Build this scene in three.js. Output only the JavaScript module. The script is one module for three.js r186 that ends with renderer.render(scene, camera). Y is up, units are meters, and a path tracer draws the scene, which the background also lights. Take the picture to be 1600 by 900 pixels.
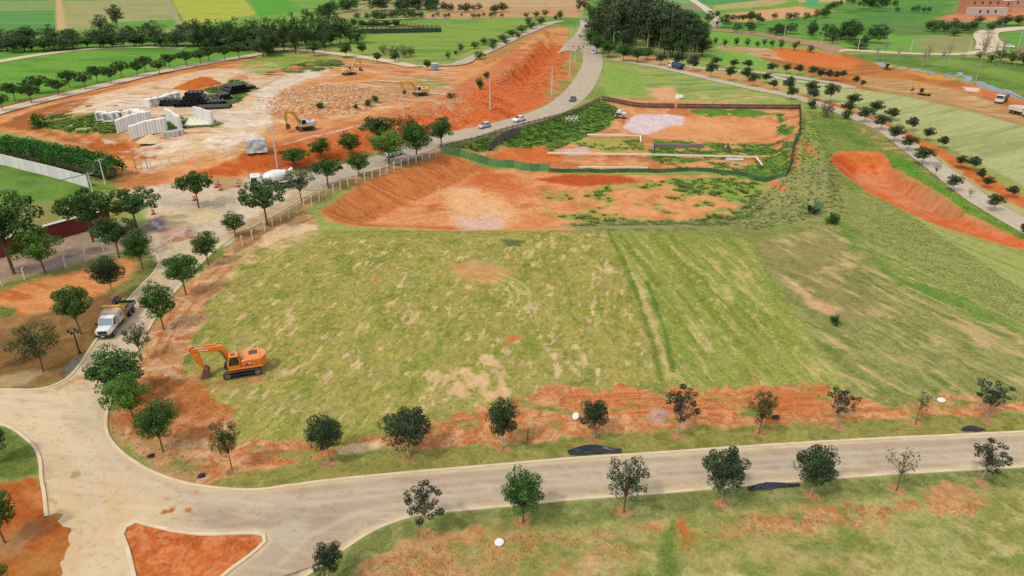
import * as THREE from 'three';
import { mergeGeometries } from 'three/addons/utils/BufferGeometryUtils.js';
import { RoundedBoxGeometry } from 'three/addons/geometries/RoundedBoxGeometry.js';

// ---------------------------------------------------------------- camera, sky, sun, exposure
const scene = new THREE.Scene();
const camera = new THREE.PerspectiveCamera(44.86, 16 / 9, 1, 6000);
camera.position.set(0, 45, 0);
camera.rotation.set(THREE.MathUtils.degToRad(-26), 0, 0);
const renderer = new THREE.WebGLRenderer({ antialias: true });
renderer.toneMapping = THREE.LinearToneMapping;
renderer.toneMappingExposure = 1.22;
renderer.shadowMap.enabled = true;

const sunDir = new THREE.Vector3(-0.42, 0.78, 0.42).normalize();
{ // bright thin overcast, a little lighter around the veiled sun
  const W = 256, H = 128, d = new Float32Array(W * H * 4);
  for (let j = 0; j < H; j++) for (let i = 0; i < W; i++) {
    const up = ((j + 0.5) / H - 0.5) * Math.PI, az = ((i + 0.5) / W - 0.5) * 2 * Math.PI;
    const v = new THREE.Vector3(Math.cos(az) * Math.cos(up), Math.sin(up), Math.sin(az) * Math.cos(up));
    const glow = Math.pow(Math.max(0, v.dot(sunDir)), 6) * 0.55, base = up > 0 ? 0.64 + 0.22 * Math.sin(up) : 0.4;
    const o = (j * W + i) * 4;
    d[o] = base * 0.97 + glow; d[o + 1] = base * 0.995 + glow * 0.98; d[o + 2] = base * 1.04 + glow * 0.92; d[o + 3] = 1;
  }
  const t = new THREE.DataTexture(d, W, H, THREE.RGBAFormat, THREE.FloatType);
  t.mapping = THREE.EquirectangularReflectionMapping; t.magFilter = THREE.LinearFilter; t.needsUpdate = true;
  scene.background = t; scene.environment = t;
}
const sun = new THREE.DirectionalLight(0xfff0dc, 2.0);
sun.position.copy(sunDir).multiplyScalar(400); sun.target.position.set(0, 0, -150);
sun.position.add(sun.target.position); sun.castShadow = true; sun.shadow.radius = 10;
Object.assign(sun.shadow.camera, { left: -300, right: 300, top: 300, bottom: -300, near: 1, far: 1200 });
sun.shadow.mapSize.set(4096, 4096);
scene.add(sun, sun.target);

// ---------------------------------------------------------------- helpers
let seedState = 7;
const seed = (s) => { seedState = s >>> 0; };
const rnd = () => { seedState = (seedState + 0x6d2b79f5) | 0; let t = Math.imul(seedState ^ (seedState >>> 15), 1 | seedState); t = (t + Math.imul(t ^ (t >>> 7), 61 | t)) ^ t; return ((t ^ (t >>> 14)) >>> 0) / 4294967296; };
const rr = (a, b) => a + (b - a) * rnd();
const clamp01 = (v) => (v < 0 ? 0 : v > 1 ? 1 : v);
const mix = (a, b, t) => a + (b - a) * t;
const LAT = new Float32Array(65536);
for (let i = 0; i < 65536; i++) LAT[i] = rnd();
function noise(x, z) {
  const ix = Math.floor(x), iz = Math.floor(z); let fx = x - ix, fz = z - iz;
  fx = fx * fx * (3 - 2 * fx); fz = fz * fz * (3 - 2 * fz);
  const a = (iz & 255) << 8, b = ((iz + 1) & 255) << 8, c = ix & 255, d = (ix + 1) & 255;
  return (LAT[a | c] * (1 - fx) + LAT[a | d] * fx) * (1 - fz) + (LAT[b | c] * (1 - fx) + LAT[b | d] * fx) * fz;
}
const fbm = (x, z) => noise(x, z) * 0.5 + noise(x * 2.03 + 17.3, z * 2.03 + 5.1) * 0.27 + noise(x * 4.1 + 3.7, z * 4.1 + 41.9) * 0.15 + noise(x * 8.3 + 9.1, z * 8.3 + 1.9) * 0.08;
function segDist(x, z, a, b) {
  const vx = b[0] - a[0], vz = b[1] - a[1];
  const t = clamp01(((x - a[0]) * vx + (z - a[1]) * vz) / (vx * vx + vz * vz + 1e-9));
  return Math.hypot(x - a[0] - t * vx, z - a[1] - t * vz);
}
function polyDist(x, z, p) {
  let d = 1e18, inside = false;
  for (let i = 0, n = p.length; i < n; i++) {
    const a = p[i], b = p[i + 1 === n ? 0 : i + 1], vx = b[0] - a[0], vz = b[1] - a[1], wx = x - a[0], wz = z - a[1];
    let t = (wx * vx + wz * vz) / (vx * vx + vz * vz + 1e-9); t = t < 0 ? 0 : t > 1 ? 1 : t;
    const ex = wx - t * vx, ez = wz - t * vz, e = ex * ex + ez * ez;
    if (e < d) d = e;
    if ((a[1] > z) !== (b[1] > z) && x < (vx * (z - a[1])) / vz + a[0]) inside = !inside;
  }
  d = Math.sqrt(d);
  return inside ? d : -d;
}
const bounds = (p) => p.reduce((b, q) => [Math.min(b[0], q[0]), Math.max(b[1], q[0]), Math.min(b[2], q[1]), Math.max(b[3], q[1])], [1e9, -1e9, 1e9, -1e9]);
const rgb = (r, g, b) => (r << 16) | (g << 8) | b;
const lin = (hex) => { const c = new THREE.Color(hex); return [c.r, c.g, c.b]; };
const names = new Map();
const numbered = (n) => { const k = names.get(n) || 0; names.set(n, k + 1); return k ? n + '_' + String(k).padStart(3, '0') : n; };
function tag(o, label, category, group, kind) { o.userData.label = label; if (category) o.userData.category = category; if (group) o.userData.group = group; if (kind) o.userData.kind = kind; return o; }
function shade(o) { o.traverse((m) => { if (m.isMesh) { m.castShadow = true; m.receiveShadow = true; } }); return o; }
const flat = (g) => (g.index ? g.toNonIndexed() : g);
function mesh(name, geos, mat, parent) {
  const list = [].concat(geos).map(flat);
  const m = new THREE.Mesh(list.length > 1 ? mergeGeometries(list) : list[0], mat);
  m.name = parent ? name : numbered(name);
  (parent || scene).add(m);
  return shade(m);
}
function thing(name, label, category, at, turn = 0, group) {
  const o = new THREE.Group(); o.name = numbered(name); scene.add(o);
  o.position.set(at[0], at.length > 2 ? at[1] : height(at[0], at[1]), at.length > 2 ? at[2] : at[1]); o.rotation.y = turn;
  return tag(o, label, category, group);
}
const M = (hex, roughness = 0.85, extra = {}) => new THREE.MeshStandardMaterial({ color: hex, roughness, ...extra });

// ---------------------------------------------------------------- terrain: banks, pits and terraces, in metres
const TERRAIN = [
  { h: -3.6, outer: [[-36.7,-125.6],[-36.3,-135.1],[-32.8,-143.7],[-24.2,-161.1],[-17.5,-171.0],[-6.8,-183.4],[0.0,-190.6],[11.3,-206.6],[22.8,-225.2],[30.0,-234.6],[40.3,-222.3],[49.9,-220.3],[89.9,-219.4],[76.3,-182.7],[63.8,-154.7],[64.0,-146.0],[65.6,-137.2],[59.6,-125.6],[49.6,-118.1],[38.8,-116.5],[16.5,-115.9],[-11.3,-114.9],[-27.6,-117.4],[-34.0,-120.4]], inner: [[-28.0,-129.3],[-21.6,-140.4],[-12.9,-154.2],[-7.5,-164.9],[6.6,-177.1],[8.7,-188.1],[14.3,-193.7],[28.0,-202.7],[47.3,-205.9],[74.4,-207.5],[73.8,-197.4],[62.9,-167.1],[56.7,-152.8],[49.9,-135.6],[37.8,-129.3],[12.5,-128.2],[-9.9,-126.1]] },
  { h: -3.2, outer: [[74.6,-160.0],[80.1,-169.2],[90.2,-168.0],[87.5,-157.9],[86.6,-149.8],[85.5,-138.8],[85.6,-126.3],[86.9,-114.9],[87.1,-108.5],[85.3,-105.7],[82.4,-109.6],[77.8,-116.8],[75.0,-124.8],[72.9,-138.8]], inner: [[77.1,-151.5],[81.3,-156.3],[86.1,-155.8],[85.0,-146.0],[86.2,-132.6],[88.5,-122.4],[84.5,-127.2],[79.7,-137.6]] },
  { h: 4, outer: [[-72.1,-140.6],[-56.6,-149.8],[-48.1,-154.7],[-36.8,-163.9],[-26.2,-176.7],[-14.1,-192.1],[0.0,-204.9],[10.0,-221.3],[18.5,-242.5],[26.1,-282.2],[31.8,-331.8],[29.2,-358.4],[32.9,-477.3],[16.5,-477.3],[-17.3,-327.8],[-43.2,-305.1],[-82.6,-336.0],[-115.3,-327.8],[-139.1,-279.2],[-150.0,-237.9],[-153.1,-210.1],[-151.1,-186.3],[-143.2,-195.2],[-119.8,-182.7],[-98.7,-168.0],[-87.4,-154.7]], inner: [[-78.0,-173.0],[-59.3,-159.8],[-45.2,-173.7],[-28.3,-194.7],[-15.4,-213.8],[-4.4,-247.7],[5.3,-302.3],[16.1,-370.6],[20.4,-406.8],[3.0,-349.7],[-15.2,-288.0],[-37.7,-265.7],[-71.1,-288.0],[-93.4,-278.0],[-115.3,-239.0],[-117.0,-209.0],[-113.3,-191.5],[-95.6,-180.0]] },
  { h: 5.6, outer: [[-73.2,-209.0],[-74.8,-231.9],[-60.4,-241.4],[-43.2,-229.6],[-35.9,-209.0],[-42.2,-193.1],[-54.5,-186.7],[-65.4,-191.5]], inner: [[-64.0,-202.6],[-61.1,-212.3],[-50.1,-214.3],[-44.5,-205.4],[-49.8,-196.3],[-57.5,-192.1]] },
  { h: -1.2, outer: [[-10.2,-218.8],[0.0,-257.1],[11.3,-322.3],[21.8,-406.8],[30.5,-420.4],[26.7,-340.1],[21.3,-302.3],[11.3,-254.4],[0.0,-218.8],[-5.5,-204.3]], inner: [[-4.5,-251.3],[3.9,-289.7],[15.7,-358.4],[25.0,-423.9],[28.3,-417.6],[20.4,-340.7],[9.7,-286.6],[-0.5,-252.5]] },
  { h: -1.5, outer: [[117.7,-353.7],[162.9,-373.3],[164.4,-327.8],[173.4,-301.7],[178.4,-270.5],[181.6,-240.2],[146.7,-189.9],[140.4,-221.3],[134.0,-240.2],[120.8,-254.5],[113.8,-291.6],[104.7,-312.4]], inner: [[126.6,-342.9],[156.2,-356.1],[161.7,-315.3],[168.5,-291.6],[172.7,-260.4],[174.1,-228.7],[157.1,-204.1],[151.1,-239.2],[143.4,-257.9],[132.0,-273.8],[125.4,-315.3]] }
];
for (const t of TERRAIN) t.bb = bounds(t.outer);
function height(x, z) {
  let h = 0;
  for (const t of TERRAIN) {
    if (x < t.bb[0] || x > t.bb[1] || z < t.bb[2] || z > t.bb[3]) continue;
    const a = polyDist(x, z, t.outer);
    if (a <= 0) continue;
    const b = -polyDist(x, z, t.inner);
    let w = b <= 0 ? 1 : a / (a + b);
    w = w * w * (3 - 2 * w) * 0.5 + w * 0.5;
    h += (t.h - h) * w;
  }
  return h;
}
// fine relief: rubble mounds in the yard, ripples on the cut banks, uneven fields
function relief(x, z, h) {
  let r = 0;
  if (Math.abs(h) > 0.2) r += (fbm(x * 0.22 + 50, z * 0.22) - 0.5) * Math.min(0.7, Math.abs(h) * 0.35);
  if (h > 4.05) r += (fbm(x * 0.5, z * 0.5 + 9) - 0.5) * 1.0 * Math.min(1, h - 4);
  return r;
}

// ---------------------------------------------------------------- ground colour: what lies where, painted in metres on four sheets
const SHEETS = [
  { x0: -90, x1: 90, z0: -34, z1: -108, w: 2048, h: 842, cell: 1 },
  { x0: -192, x1: 192, z0: -108, z1: -240, w: 2048, h: 704, cell: 1 },
  { x0: -450, x1: 450, z0: -240, z1: -560, w: 2048, h: 728, cell: 4 },
  { x0: -800, x1: 800, z0: -560, z1: -1200, w: 1024, h: 410, cell: 20 },
];
for (const s of SHEETS) { s.buf = new Float32Array(s.w * s.h * 3); s.px = (s.x1 - s.x0) / s.w; }
// o: c colours, v size of the colour patches, f soft edge, e ragged edge, es its size, p share covered, ps [across, along, turn] of the patches, a strength
function paint(kind, pts, o) {
  const cols = o.c.map(lin), f = o.f ?? 1, e = o.e ?? 0, es = o.es ?? 4, a = o.a ?? 1, v = o.v ?? 6, wide = o.w ?? 1, many = kind === 'spots';
  const b = pts ? bounds(pts) : [-1e9, 1e9, -1e9, 1e9], pad = f + e + (kind === 'fill' ? 0 : wide);
  const ps = o.ps ?? [2, 2, 0], ca = Math.cos(ps[2]), sa = Math.sin(ps[2]), so = (o.s ?? 0) * 13.7;
  const vs = o.vs ?? [v, v, 0], cv = Math.cos(vs[2]), sv = Math.sin(vs[2]);
  for (const s of SHEETS) {
    const F = Math.max(f, s.px * 1.2), nx = s.px, nz = (s.z1 - s.z0) / s.h;
    const i0 = Math.max(0, Math.floor((b[0] - pad - s.x0) / nx)), i1 = Math.min(s.w - 1, Math.ceil((b[1] + pad - s.x0) / nx));
    const j0 = Math.max(0, Math.floor((b[3] + pad - s.z0) / nz)), j1 = Math.min(s.h - 1, Math.ceil((b[2] - pad - s.z0) / nz));
    for (let j = j0; j <= j1; j++) {
      const z = s.z0 + (j + 0.5) * nz;
      for (let i = i0; i <= i1; i++) {
        const x = s.x0 + (i + 0.5) * nx;
        let w = a;
        if (pts) {
          let d;
          if (kind === 'fill') d = polyDist(x, z, pts);
          else if (many) { d = 1e9; for (const q of pts) d = Math.min(d, Math.hypot(x - q[0], z - q[1])); d = wide - d; }
          else { d = 1e9; for (let k = 0; k + 1 < pts.length; k++) d = Math.min(d, segDist(x, z, pts[k], pts[k + 1])); d = wide / 2 - d; }
          if (d < -pad) continue;
          if (e) d += (noise(x / es + so, z / es) * 0.5 + noise(x / es * 2.7, z / es * 2.7 + so) * 0.29 + noise(x / es * 6.9 + so, z / es * 6.9) * 0.21 - 0.5) * 2.3 * e;
          w *= clamp01(0.5 + d / F);
        }
        if (w <= 0) continue;
        if (o.p !== undefined) {
          const u = (x * ca + z * sa) / ps[0], t = (-x * sa + z * ca) / ps[1], n = fbm(u + so, t + so * 2) + (noise(u * 5.1 + 3, t * 5.1 + so) - 0.5) * 0.1;
          w *= clamp01(0.5 + (n - (1 - (0.25 + o.p * 0.5))) / (o.pe ?? 0.12));
          if (w <= 0) continue;
        }
        let c = cols[0];
        const k = (j * s.w + i) * 3;
        let r = c[0], g = c[1], bl = c[2];
        if (cols.length > 1) {
          const n = clamp01(fbm((x * cv + z * sv) / vs[0] + so + 7, (-x * sv + z * cv) / vs[1] + 3) * 2.1 - 0.55) * (cols.length - 1), q = Math.min(cols.length - 2, Math.floor(n)), t = n - q, c0 = cols[q], c1 = cols[q + 1];
          r = mix(c0[0], c1[0], t); g = mix(c0[1], c1[1], t); bl = mix(c0[2], c1[2], t);
        }
        s.buf[k] += (r - s.buf[k]) * w; s.buf[k + 1] += (g - s.buf[k + 1]) * w; s.buf[k + 2] += (bl - s.buf[k + 2]) * w;
      }
    }
  }
}
{
  const GREEN = [rgb(119,128,67), rgb(133,135,76), rgb(108,119,59)], LUSH = [rgb(78,119,42), rgb(96,130,48), rgb(65,103,38)], TAN = [rgb(177,152,118), rgb(168,138,101)], SOIL = [rgb(168,96,51), rgb(179,114,67), rgb(154,79,38)], RED = [rgb(162,77,38), rgb(149,67,33), rgb(173,96,52)], DUST = [rgb(184,163,133), rgb(175,147,114), rgb(190,175,152)], ROAD = [rgb(171,152,130), rgb(182,165,140), rgb(159,145,126)], DARK = [rgb(92,103,47), rgb(71,86,38)];
  const F = (p, o) => paint('fill', p, o), Ln = (p, o) => paint('line', p, o);
  paint('all', null, { c: [rgb(116,130,65), rgb(128,135,74), rgb(103,119,58)], v: 14 });
  // ---- far country
  F([[-353.51,-406.77],[-299.74,-432.43],[-281.47,-439.34],[-239.47,-446.45],[-200.07,-453.79],[-166.15,-406.77],[-79.25,-378.49],[-35.35,-406.77],[8.51,-494.24],[115.87,-446.45],[160.35,-400.8],[211.33,-378.49],[247.81,-353.72],[340.74,-353.72],[1322.98,-1436.62],[-1322.98,-1436.62]], { c: [rgb(92,128,55), rgb(105,133,63), rgb(78,114,48)], v: 40, f: 6 });
  F([[-342.74,-461.37],[-277.74,-453.79],[-397.73,-655.49],[-489.89,-780.9],[-595.81,-780.9]], { c: [rgb(70,118,62), rgb(78,124,67), rgb(92,128,65)], vs: [90, 6, 0.1], f: 2 });
  F([[-432.18,-587.5],[-366.16,-599.98],[-427.46,-704.1],[-514.87,-704.1]], { c: [rgb(105,128,72), rgb(114,128,77)], vs: [90, 5, 0.1], f: 3 });
  F([[-274.6,-453.79],[-204.05,-461.37],[-338.27,-740.57],[-420.28,-704.1]], { c: [rgb(128,128,84), rgb(140,133,92), rgb(109,126,74)], vs: [90, 6, 0.06], f: 2 });
  F([[-251.08,-461.37],[-204.85,-461.37],[-234.12,-521.98],[-276.66,-494.24]], { c: [rgb(87,133,56), rgb(78,123,52)], v: 10, f: 3 });
  F([[-194.66,-446.45],[-200.88,-477.26],[-192.29,-563.97],[-264.08,-740.57],[-334.5,-740.57]], { c: [rgb(135,144,56), rgb(146,148,60), rgb(126,138,59)], vs: [70, 5, 0.5], f: 2 });
  F([[-184.21,-542.2],[-160.81,-587.5],[-244.8,-802.71],[-265.72,-760.22]], { c: [rgb(81,135,48), rgb(71,126,47)], vs: [60, 4, 0.7], f: 2 });
  Ln([[-276.17,-453.79],[-348.3,-575.5],[-434.25,-721.89]], { c: [rgb(168,137,103)], w: 5, f: 2 });
  Ln([[-197.75,-446.45],[-246.98,-547.49],[-329.98,-721.89]], { c: [rgb(135,128,94)], w: 4, f: 2 });
  F([[-125.58,-521.98],[-94.8,-552.88],[-41.88,-612.99],[0,-721.89],[-132.4,-780.9],[-148.55,-670.96]], { c: [rgb(140,128,92), rgb(119,125,79)], v: 30, f: 5 });
  F([[-71.76,-521.98],[0,-531.91],[27.91,-542.2],[47.95,-531.91],[65.71,-670.96],[0,-670.96],[-53.47,-626.55]], { c: [rgb(160,128,92), rgb(153,119,86)], vs: [90, 6, 0], f: 3 });
  F([[-74.86,-626.55],[65.57,-640.71],[77.39,-760.22],[-90.29,-760.22]], { c: [rgb(163,136,103), rgb(152,128,94)], vs: [90, 6, 0], f: 3 });
  F([[-129.9,-503.17],[-88.68,-575.5],[-49.34,-521.98],[0,-512.41],[13.46,-521.98],[0,-453.79],[-33.91,-389.34],[-71.71,-412.91]], { c: [rgb(101,128,60), rgb(89,123,54), rgb(114,130,67)], v: 16, f: 4 });
  F([[-85.85,-378.49],[-74.93,-432.43],[0,-521.98],[15.59,-503.17],[0,-422.46],[-18.82,-358.42],[-28.84,-327.75],[-47.23,-336],[-67.32,-349.13]], { c: [rgb(101,130,54), rgb(113,135,60), rgb(92,119,48)], vs: [40, 8, 0.1], f: 2 });
  F([[103.16,-521.98],[150.71,-531.91],[160.81,-587.5],[115.58,-587.5]], { c: [rgb(65,114,57), rgb(74,121,59)], vs: [80, 4, 0], f: 2 });
  F([[115.58,-587.5],[158.3,-587.5],[165.69,-670.96],[131.41,-670.96]], { c: [rgb(119,116,86), rgb(105,114,79)], vs: [80, 4, 0], f: 2 });
  F([[131.41,-670.96],[162.84,-670.96],[183.6,-802.71],[149.6,-802.71]], { c: [rgb(92,131,74), rgb(105,140,84)], vs: [80, 4, 0], f: 2 });
  F([[162,-655.49],[233.88,-687.14],[278.05,-780.9],[185.36,-780.9]], { c: [rgb(65,123,72), rgb(71,126,74)], vs: [80, 4, 0], f: 2 });
  F([[158.98,-599.98],[218.57,-640.71],[251.42,-687.14],[277.33,-760.22],[291.29,-780.9],[178.75,-655.49]], { c: [rgb(140,130,84), rgb(153,136,92)], vs: [80, 4, 0], f: 2 });
  F([[159.44,-563.97],[245.89,-640.71],[246.24,-587.5],[222.78,-552.88],[176.25,-512.41],[155.88,-503.17],[145.4,-512.41]], { c: [rgb(173,135,101), rgb(170,128,92)], vs: [80, 4, 0], f: 2 });
  F([[263.12,-687.14],[317.3,-704.1],[364.11,-780.9],[299.2,-802.71]], { c: [rgb(167,140,106), rgb(153,135,103)], f: 2 });
  F([[254.72,-655.49],[262.96,-648.02],[303.06,-740.57],[296.68,-760.22]], { c: [rgb(72,133,92)], f: 2 });
  F([[119.56,-461.37],[179.29,-412.91],[235.83,-439.34],[315.29,-575.5],[489.6,-802.71],[367.2,-802.71],[246.32,-575.5],[173.2,-503.17],[140.46,-494.24]], { c: [rgb(72,116,50), rgb(84,121,57), rgb(62,104,43)], v: 30, f: 3 });
  F([[233.23,-521.98],[239.12,-461.37],[287.05,-521.98],[399.95,-670.96],[374.21,-687.14],[291.47,-587.5]], { c: [rgb(78,119,59), rgb(65,104,52)], v: 10, f: 6, e: 6 });
  F([[159.86,-365.63],[198.58,-432.43],[225.55,-419.23],[230.62,-389.34],[219.55,-358.42],[192.06,-353.72]], { c: [rgb(81,133,50), rgb(96,133,60)], v: 20, f: 4 });
  F([[219.61,-400.8],[262.27,-432.43],[247.57,-389.34],[225.83,-358.42],[200.73,-358.42]], { c: [rgb(130,125,86), rgb(116,119,72)], v: 10, f: 6 });
  F([[238.75,-477.26],[295.22,-512.41],[318.08,-485.61],[345.78,-477.26],[329.52,-453.79],[290.29,-453.79],[258.4,-425.73],[218.27,-419.23]], { c: [rgb(87,114,62), rgb(74,101,52)], v: 12, f: 5 });
  F([[296.02,-521.98],[351.78,-587.5],[402.2,-655.49],[538.82,-704.1],[411.03,-531.91],[358.81,-521.98],[303.1,-503.17]], { c: [rgb(173,111,79), rgb(160,101,72), rgb(179,123,92)], v: 20, f: 4, e: 3 });
  F([[254.36,-389.34],[296.69,-439.34],[329.52,-453.79],[270.24,-368.2],[244.57,-363.25]], { c: [rgb(78,123,52), rgb(96,133,60)], v: 10, f: 4 });
  F([[231.63,-368.2],[252.27,-378.49],[247.81,-353.72],[242.22,-327.75],[263.46,-358.42],[252.57,-373.28]], { c: [rgb(140,101,65), rgb(128,114,74)], v: 8, f: 4 });
  // right-hand flats below the dirt road
  F([[149.45,-347.2],[206.61,-336],[220.53,-312.35],[213.55,-279.19],[167.78,-214.65],[172.72,-239.15],[175.06,-273.88],[171.56,-297.91],[162.47,-323.23]], { c: [rgb(87,114,50), rgb(76,103,45), rgb(99,119,57)], v: 10, f: 3 });
  F([[176.42,-312.35],[188.12,-294.91],[185.89,-240.19],[203.46,-264.96],[203.99,-312.35],[198.37,-331.83]], { c: [rgb(104,128,59), rgb(94,119,54)], v: 14, f: 6 });
  F([[123.84,-373.28],[160.95,-353.17],[160,-333.43],[161.65,-315.32],[170.09,-294.9],[173.84,-266.28],[169.93,-223.37],[146.73,-189.89],[140.4,-221.29],[134.02,-240.19],[120.82,-254.52],[117.98,-302.9],[112.95,-329.19]], { c: [rgb(149,93,48), rgb(133,86,47), rgb(160,103,55)], vs: [30, 6, -0.35], f: 3, e: 2 });
  F([[128.68,-368.2],[156.17,-356.11],[158.74,-330.54],[144.6,-308.19],[129.6,-319],[120.73,-334.7]], { c: [rgb(175,103,54), rgb(167,91,45)], v: 14, f: 3, e: 2 });
  F([[165.66,-301.35],[172.96,-286.2],[173.5,-278.25],[163.54,-282.44]], { c: [rgb(180,128,59)], f: 3, e: 2, a: 0.8 });
  F([[171.98,-275.37],[176.17,-258.79],[174.64,-235.73],[167.27,-224.7],[163.87,-245.88]], { c: [rgb(170,101,55)], f: 3, e: 2, a: 0.8 });
  F([[141.12,-288.5],[155.99,-282.44],[161.94,-257.88],[160.75,-210.13],[146.73,-189.89],[142.21,-224.33],[136.2,-244.29],[129.71,-268.82]], { c: [rgb(167,133,92), rgb(144,109,67), rgb(179,150,113)], vs: [30, 3, -0.35], f: 3 });
  F([[128.68,-271.93],[139.2,-249.88],[142.21,-224.33],[146.22,-189.15],[142.26,-183.44],[136.04,-213.73],[127.49,-235.74]], { c: [rgb(140,114,76), rgb(153,128,89)], v: 6, f: 2, e: 1, p: 0.7, ps: [3, 3, 0] });
  F([[167.6,-265.62],[172.41,-262.96],[166.47,-255.4],[163.79,-257.88]], { c: [rgb(180,163,157)], f: 1, e: 1 });
  F([[103.87,-285.29],[110.34,-267.7],[118.42,-259.64],[122.35,-254.86],[132.87,-237.94],[139.92,-213.73],[145.65,-183.44],[104.6,-125.56],[107.78,-141.44],[108.97,-166.84],[108.91,-187.69],[107.96,-199.95],[104.62,-217.45],[100.3,-242.47],[95.53,-267.7]], { c: [rgb(137,142,94), rgb(146,150,104), rgb(126,132,84)], vs: [50, 3, -0.55], f: 2 });
  F([[105.34,-282.21],[117.18,-262.28],[115.03,-257.05],[107.27,-259.64],[101.05,-273.33]], { c: [rgb(109,140,62)], f: 2 });
  // verges of the tree-lined road on the hillside
  F([[96.27,-249.57],[103.6,-229.34],[106.06,-211.92],[107.43,-195.19],[107.18,-178.03],[105.68,-161.14],[103.79,-143.66],[102.12,-122.06],[94.92,-111.9],[95.22,-129.99],[96.91,-145.95],[99.63,-166.84],[101.99,-187.69],[99.9,-206.64],[96.11,-231.44]], { c: [rgb(168,87,42), rgb(173,101,55), rgb(153,79,37)], v: 6, f: 1.5, e: 1, es: 5 });
  F([[104.44,-189.15],[102.46,-169.21],[100.24,-151.72],[98.42,-135.1],[98.39,-116.8],[94.92,-111.9],[94.74,-129.23],[95.85,-144.12],[97.8,-163.38]], { c: [rgb(140,136,86), rgb(153,140,99)], v: 4, f: 1, e: 1.4, es: 4 });
  F([[71.67,-312.35],[85.33,-291.63],[95.53,-267.7],[97.14,-252.02],[98.58,-237.94],[93.76,-242.47],[81.99,-270.49],[67.93,-294.91]], { c: [rgb(167,114,72), rgb(153,133,86)], v: 5, f: 1, e: 1 });
  F([[40.42,-316.07],[67.93,-294.91],[87.42,-257.05],[95.11,-240.19],[89.51,-229.34],[51.8,-229.34],[32.15,-237.94],[34.07,-264.96]], { c: [rgb(116,130,65), rgb(133,140,79), rgb(97,121,60)], vs: [16, 4, -0.3], f: 1.5 });
  F([[39.92,-305.15],[50.17,-298.25],[49.68,-264.96],[43.61,-242.47],[31.83,-242.47]], { c: [rgb(101,133,55), rgb(114,140,62)], vs: [1.6, 20, 0.2], f: 3, a: 0.8 });
  F([[47.87,-254.51],[57.97,-257.05],[53.87,-229.34],[47.27,-227.28]], { c: [rgb(177,136,99)], f: 3, e: 2 });
  F([[63.79,-244.79],[85.03,-242.47],[91.93,-231.44],[62.16,-229.34]], { c: [rgb(170,145,104), rgb(116,130,65)], v: 4, f: 2, e: 1.5, p: 0.5, ps: [6, 2, 0] });
  F([[115.87,-446.45],[141.4,-406.77],[145.29,-378.49],[125.46,-358.42],[108.96,-378.49],[92.31,-353.72],[104.29,-406.77]], { c: [rgb(101,140,59), rgb(91,130,54)], v: 12, f: 2 });
  F([[102.36,-378.49],[127.05,-363.25],[125.09,-330.14],[112.16,-336.01],[101.64,-363.25]], { c: [rgb(167,140,109), rgb(153,123,86)], v: 5, f: 2, e: 2, p: 0.7, ps: [6, 3, 0] });
  F([[93.47,-358.42],[110.15,-349.13],[114.57,-316.62],[104.51,-294.91],[93.72,-312.35],[84.95,-323.77]], { c: [rgb(99,136,57), rgb(111,143,64)], v: 12, f: 2 });
  // ---- yard on the far side of the main road
  F([[-304.02,-406.77],[-285.81,-446.45],[-163.84,-400.8],[-120.91,-344.64],[-134.86,-305.15],[-150.23,-258.34],[-159.18,-219.35],[-158.52,-201.59]], { c: [rgb(81,126,47), rgb(94,132,52), rgb(72,116,42)], vs: [30, 10, 0.2], f: 2 });
  F([[-164.58,-210.13],[-158.58,-237.94],[-148.08,-267.7],[-132.48,-319.88],[-119.47,-340.27],[-113.58,-322.49],[-131.18,-267.75],[-144,-235.12],[-148.75,-203.68],[-149.96,-189.56]], { c: [rgb(140,79,47), rgb(128,87,54), rgb(153,92,60)], v: 5, f: 1.5, e: 1.5 });
  F([[-145.16,-182.75],[-153.09,-210.13],[-150.01,-237.94],[-139.05,-279.17],[-125.43,-323.77],[-95.58,-340.27],[-55.75,-316.07],[-24.57,-278.02],[-10.63,-302.33],[19.58,-453.19],[34.42,-469.19],[27.65,-350.78],[17.28,-240.08],[0,-204.92],[-26.04,-175.43],[-48.08,-154.74],[-56.16,-148.31],[-71.33,-138.84],[-80.03,-137.15],[-90.33,-154.75],[-117.08,-178.03],[-140.23,-190.63]], { c: [rgb(168,108,64), rgb(180,128,84), rgb(153,92,52)], v: 14, f: 2 });
  F([[-138.23,-198.91],[-137.92,-217.72],[-133.69,-248.96],[-122.39,-294.15],[-95.22,-268.69],[-74.84,-218.84],[-59.93,-176.44],[-61.68,-157.72],[-77.4,-152.24],[-90.14,-160.35],[-85.33,-167.3],[-102.87,-180.74],[-123.68,-199.87]], { c: DUST, vs: [12, 4, 0.25], f: 4, e: 5, es: 9, a: 0.95 });
  F([[-87.3,-241.41],[-75.35,-284.59],[-65.96,-265.71],[-74.06,-229.49],[-62.98,-183.67],[-64.79,-176.44]], { c: [rgb(180,165,145), rgb(168,150,128)], vs: [12, 4, 0.25], f: 3, e: 3 });
  F([[-143.95,-196.32],[-145.27,-216.43],[-140.99,-226.33],[-132.74,-226.74],[-127.5,-206.71],[-131.61,-194.04],[-118.9,-184.28],[-92.7,-165.71],[-94.99,-163.87],[-119.44,-182.06],[-138.5,-193.41]], { c: [rgb(140,86,48), rgb(128,79,45)], v: 6, f: 2, e: 2 });
  F([[-117.63,-185.33],[-95.58,-171.98],[-85.13,-164.94],[-81.12,-157.43],[-89.69,-159.43],[-104.18,-172.48]], { c: [rgb(150,84,38), rgb(140,76,33)], vs: [10, 3, 0.3], f: 2, e: 2 });
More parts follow.
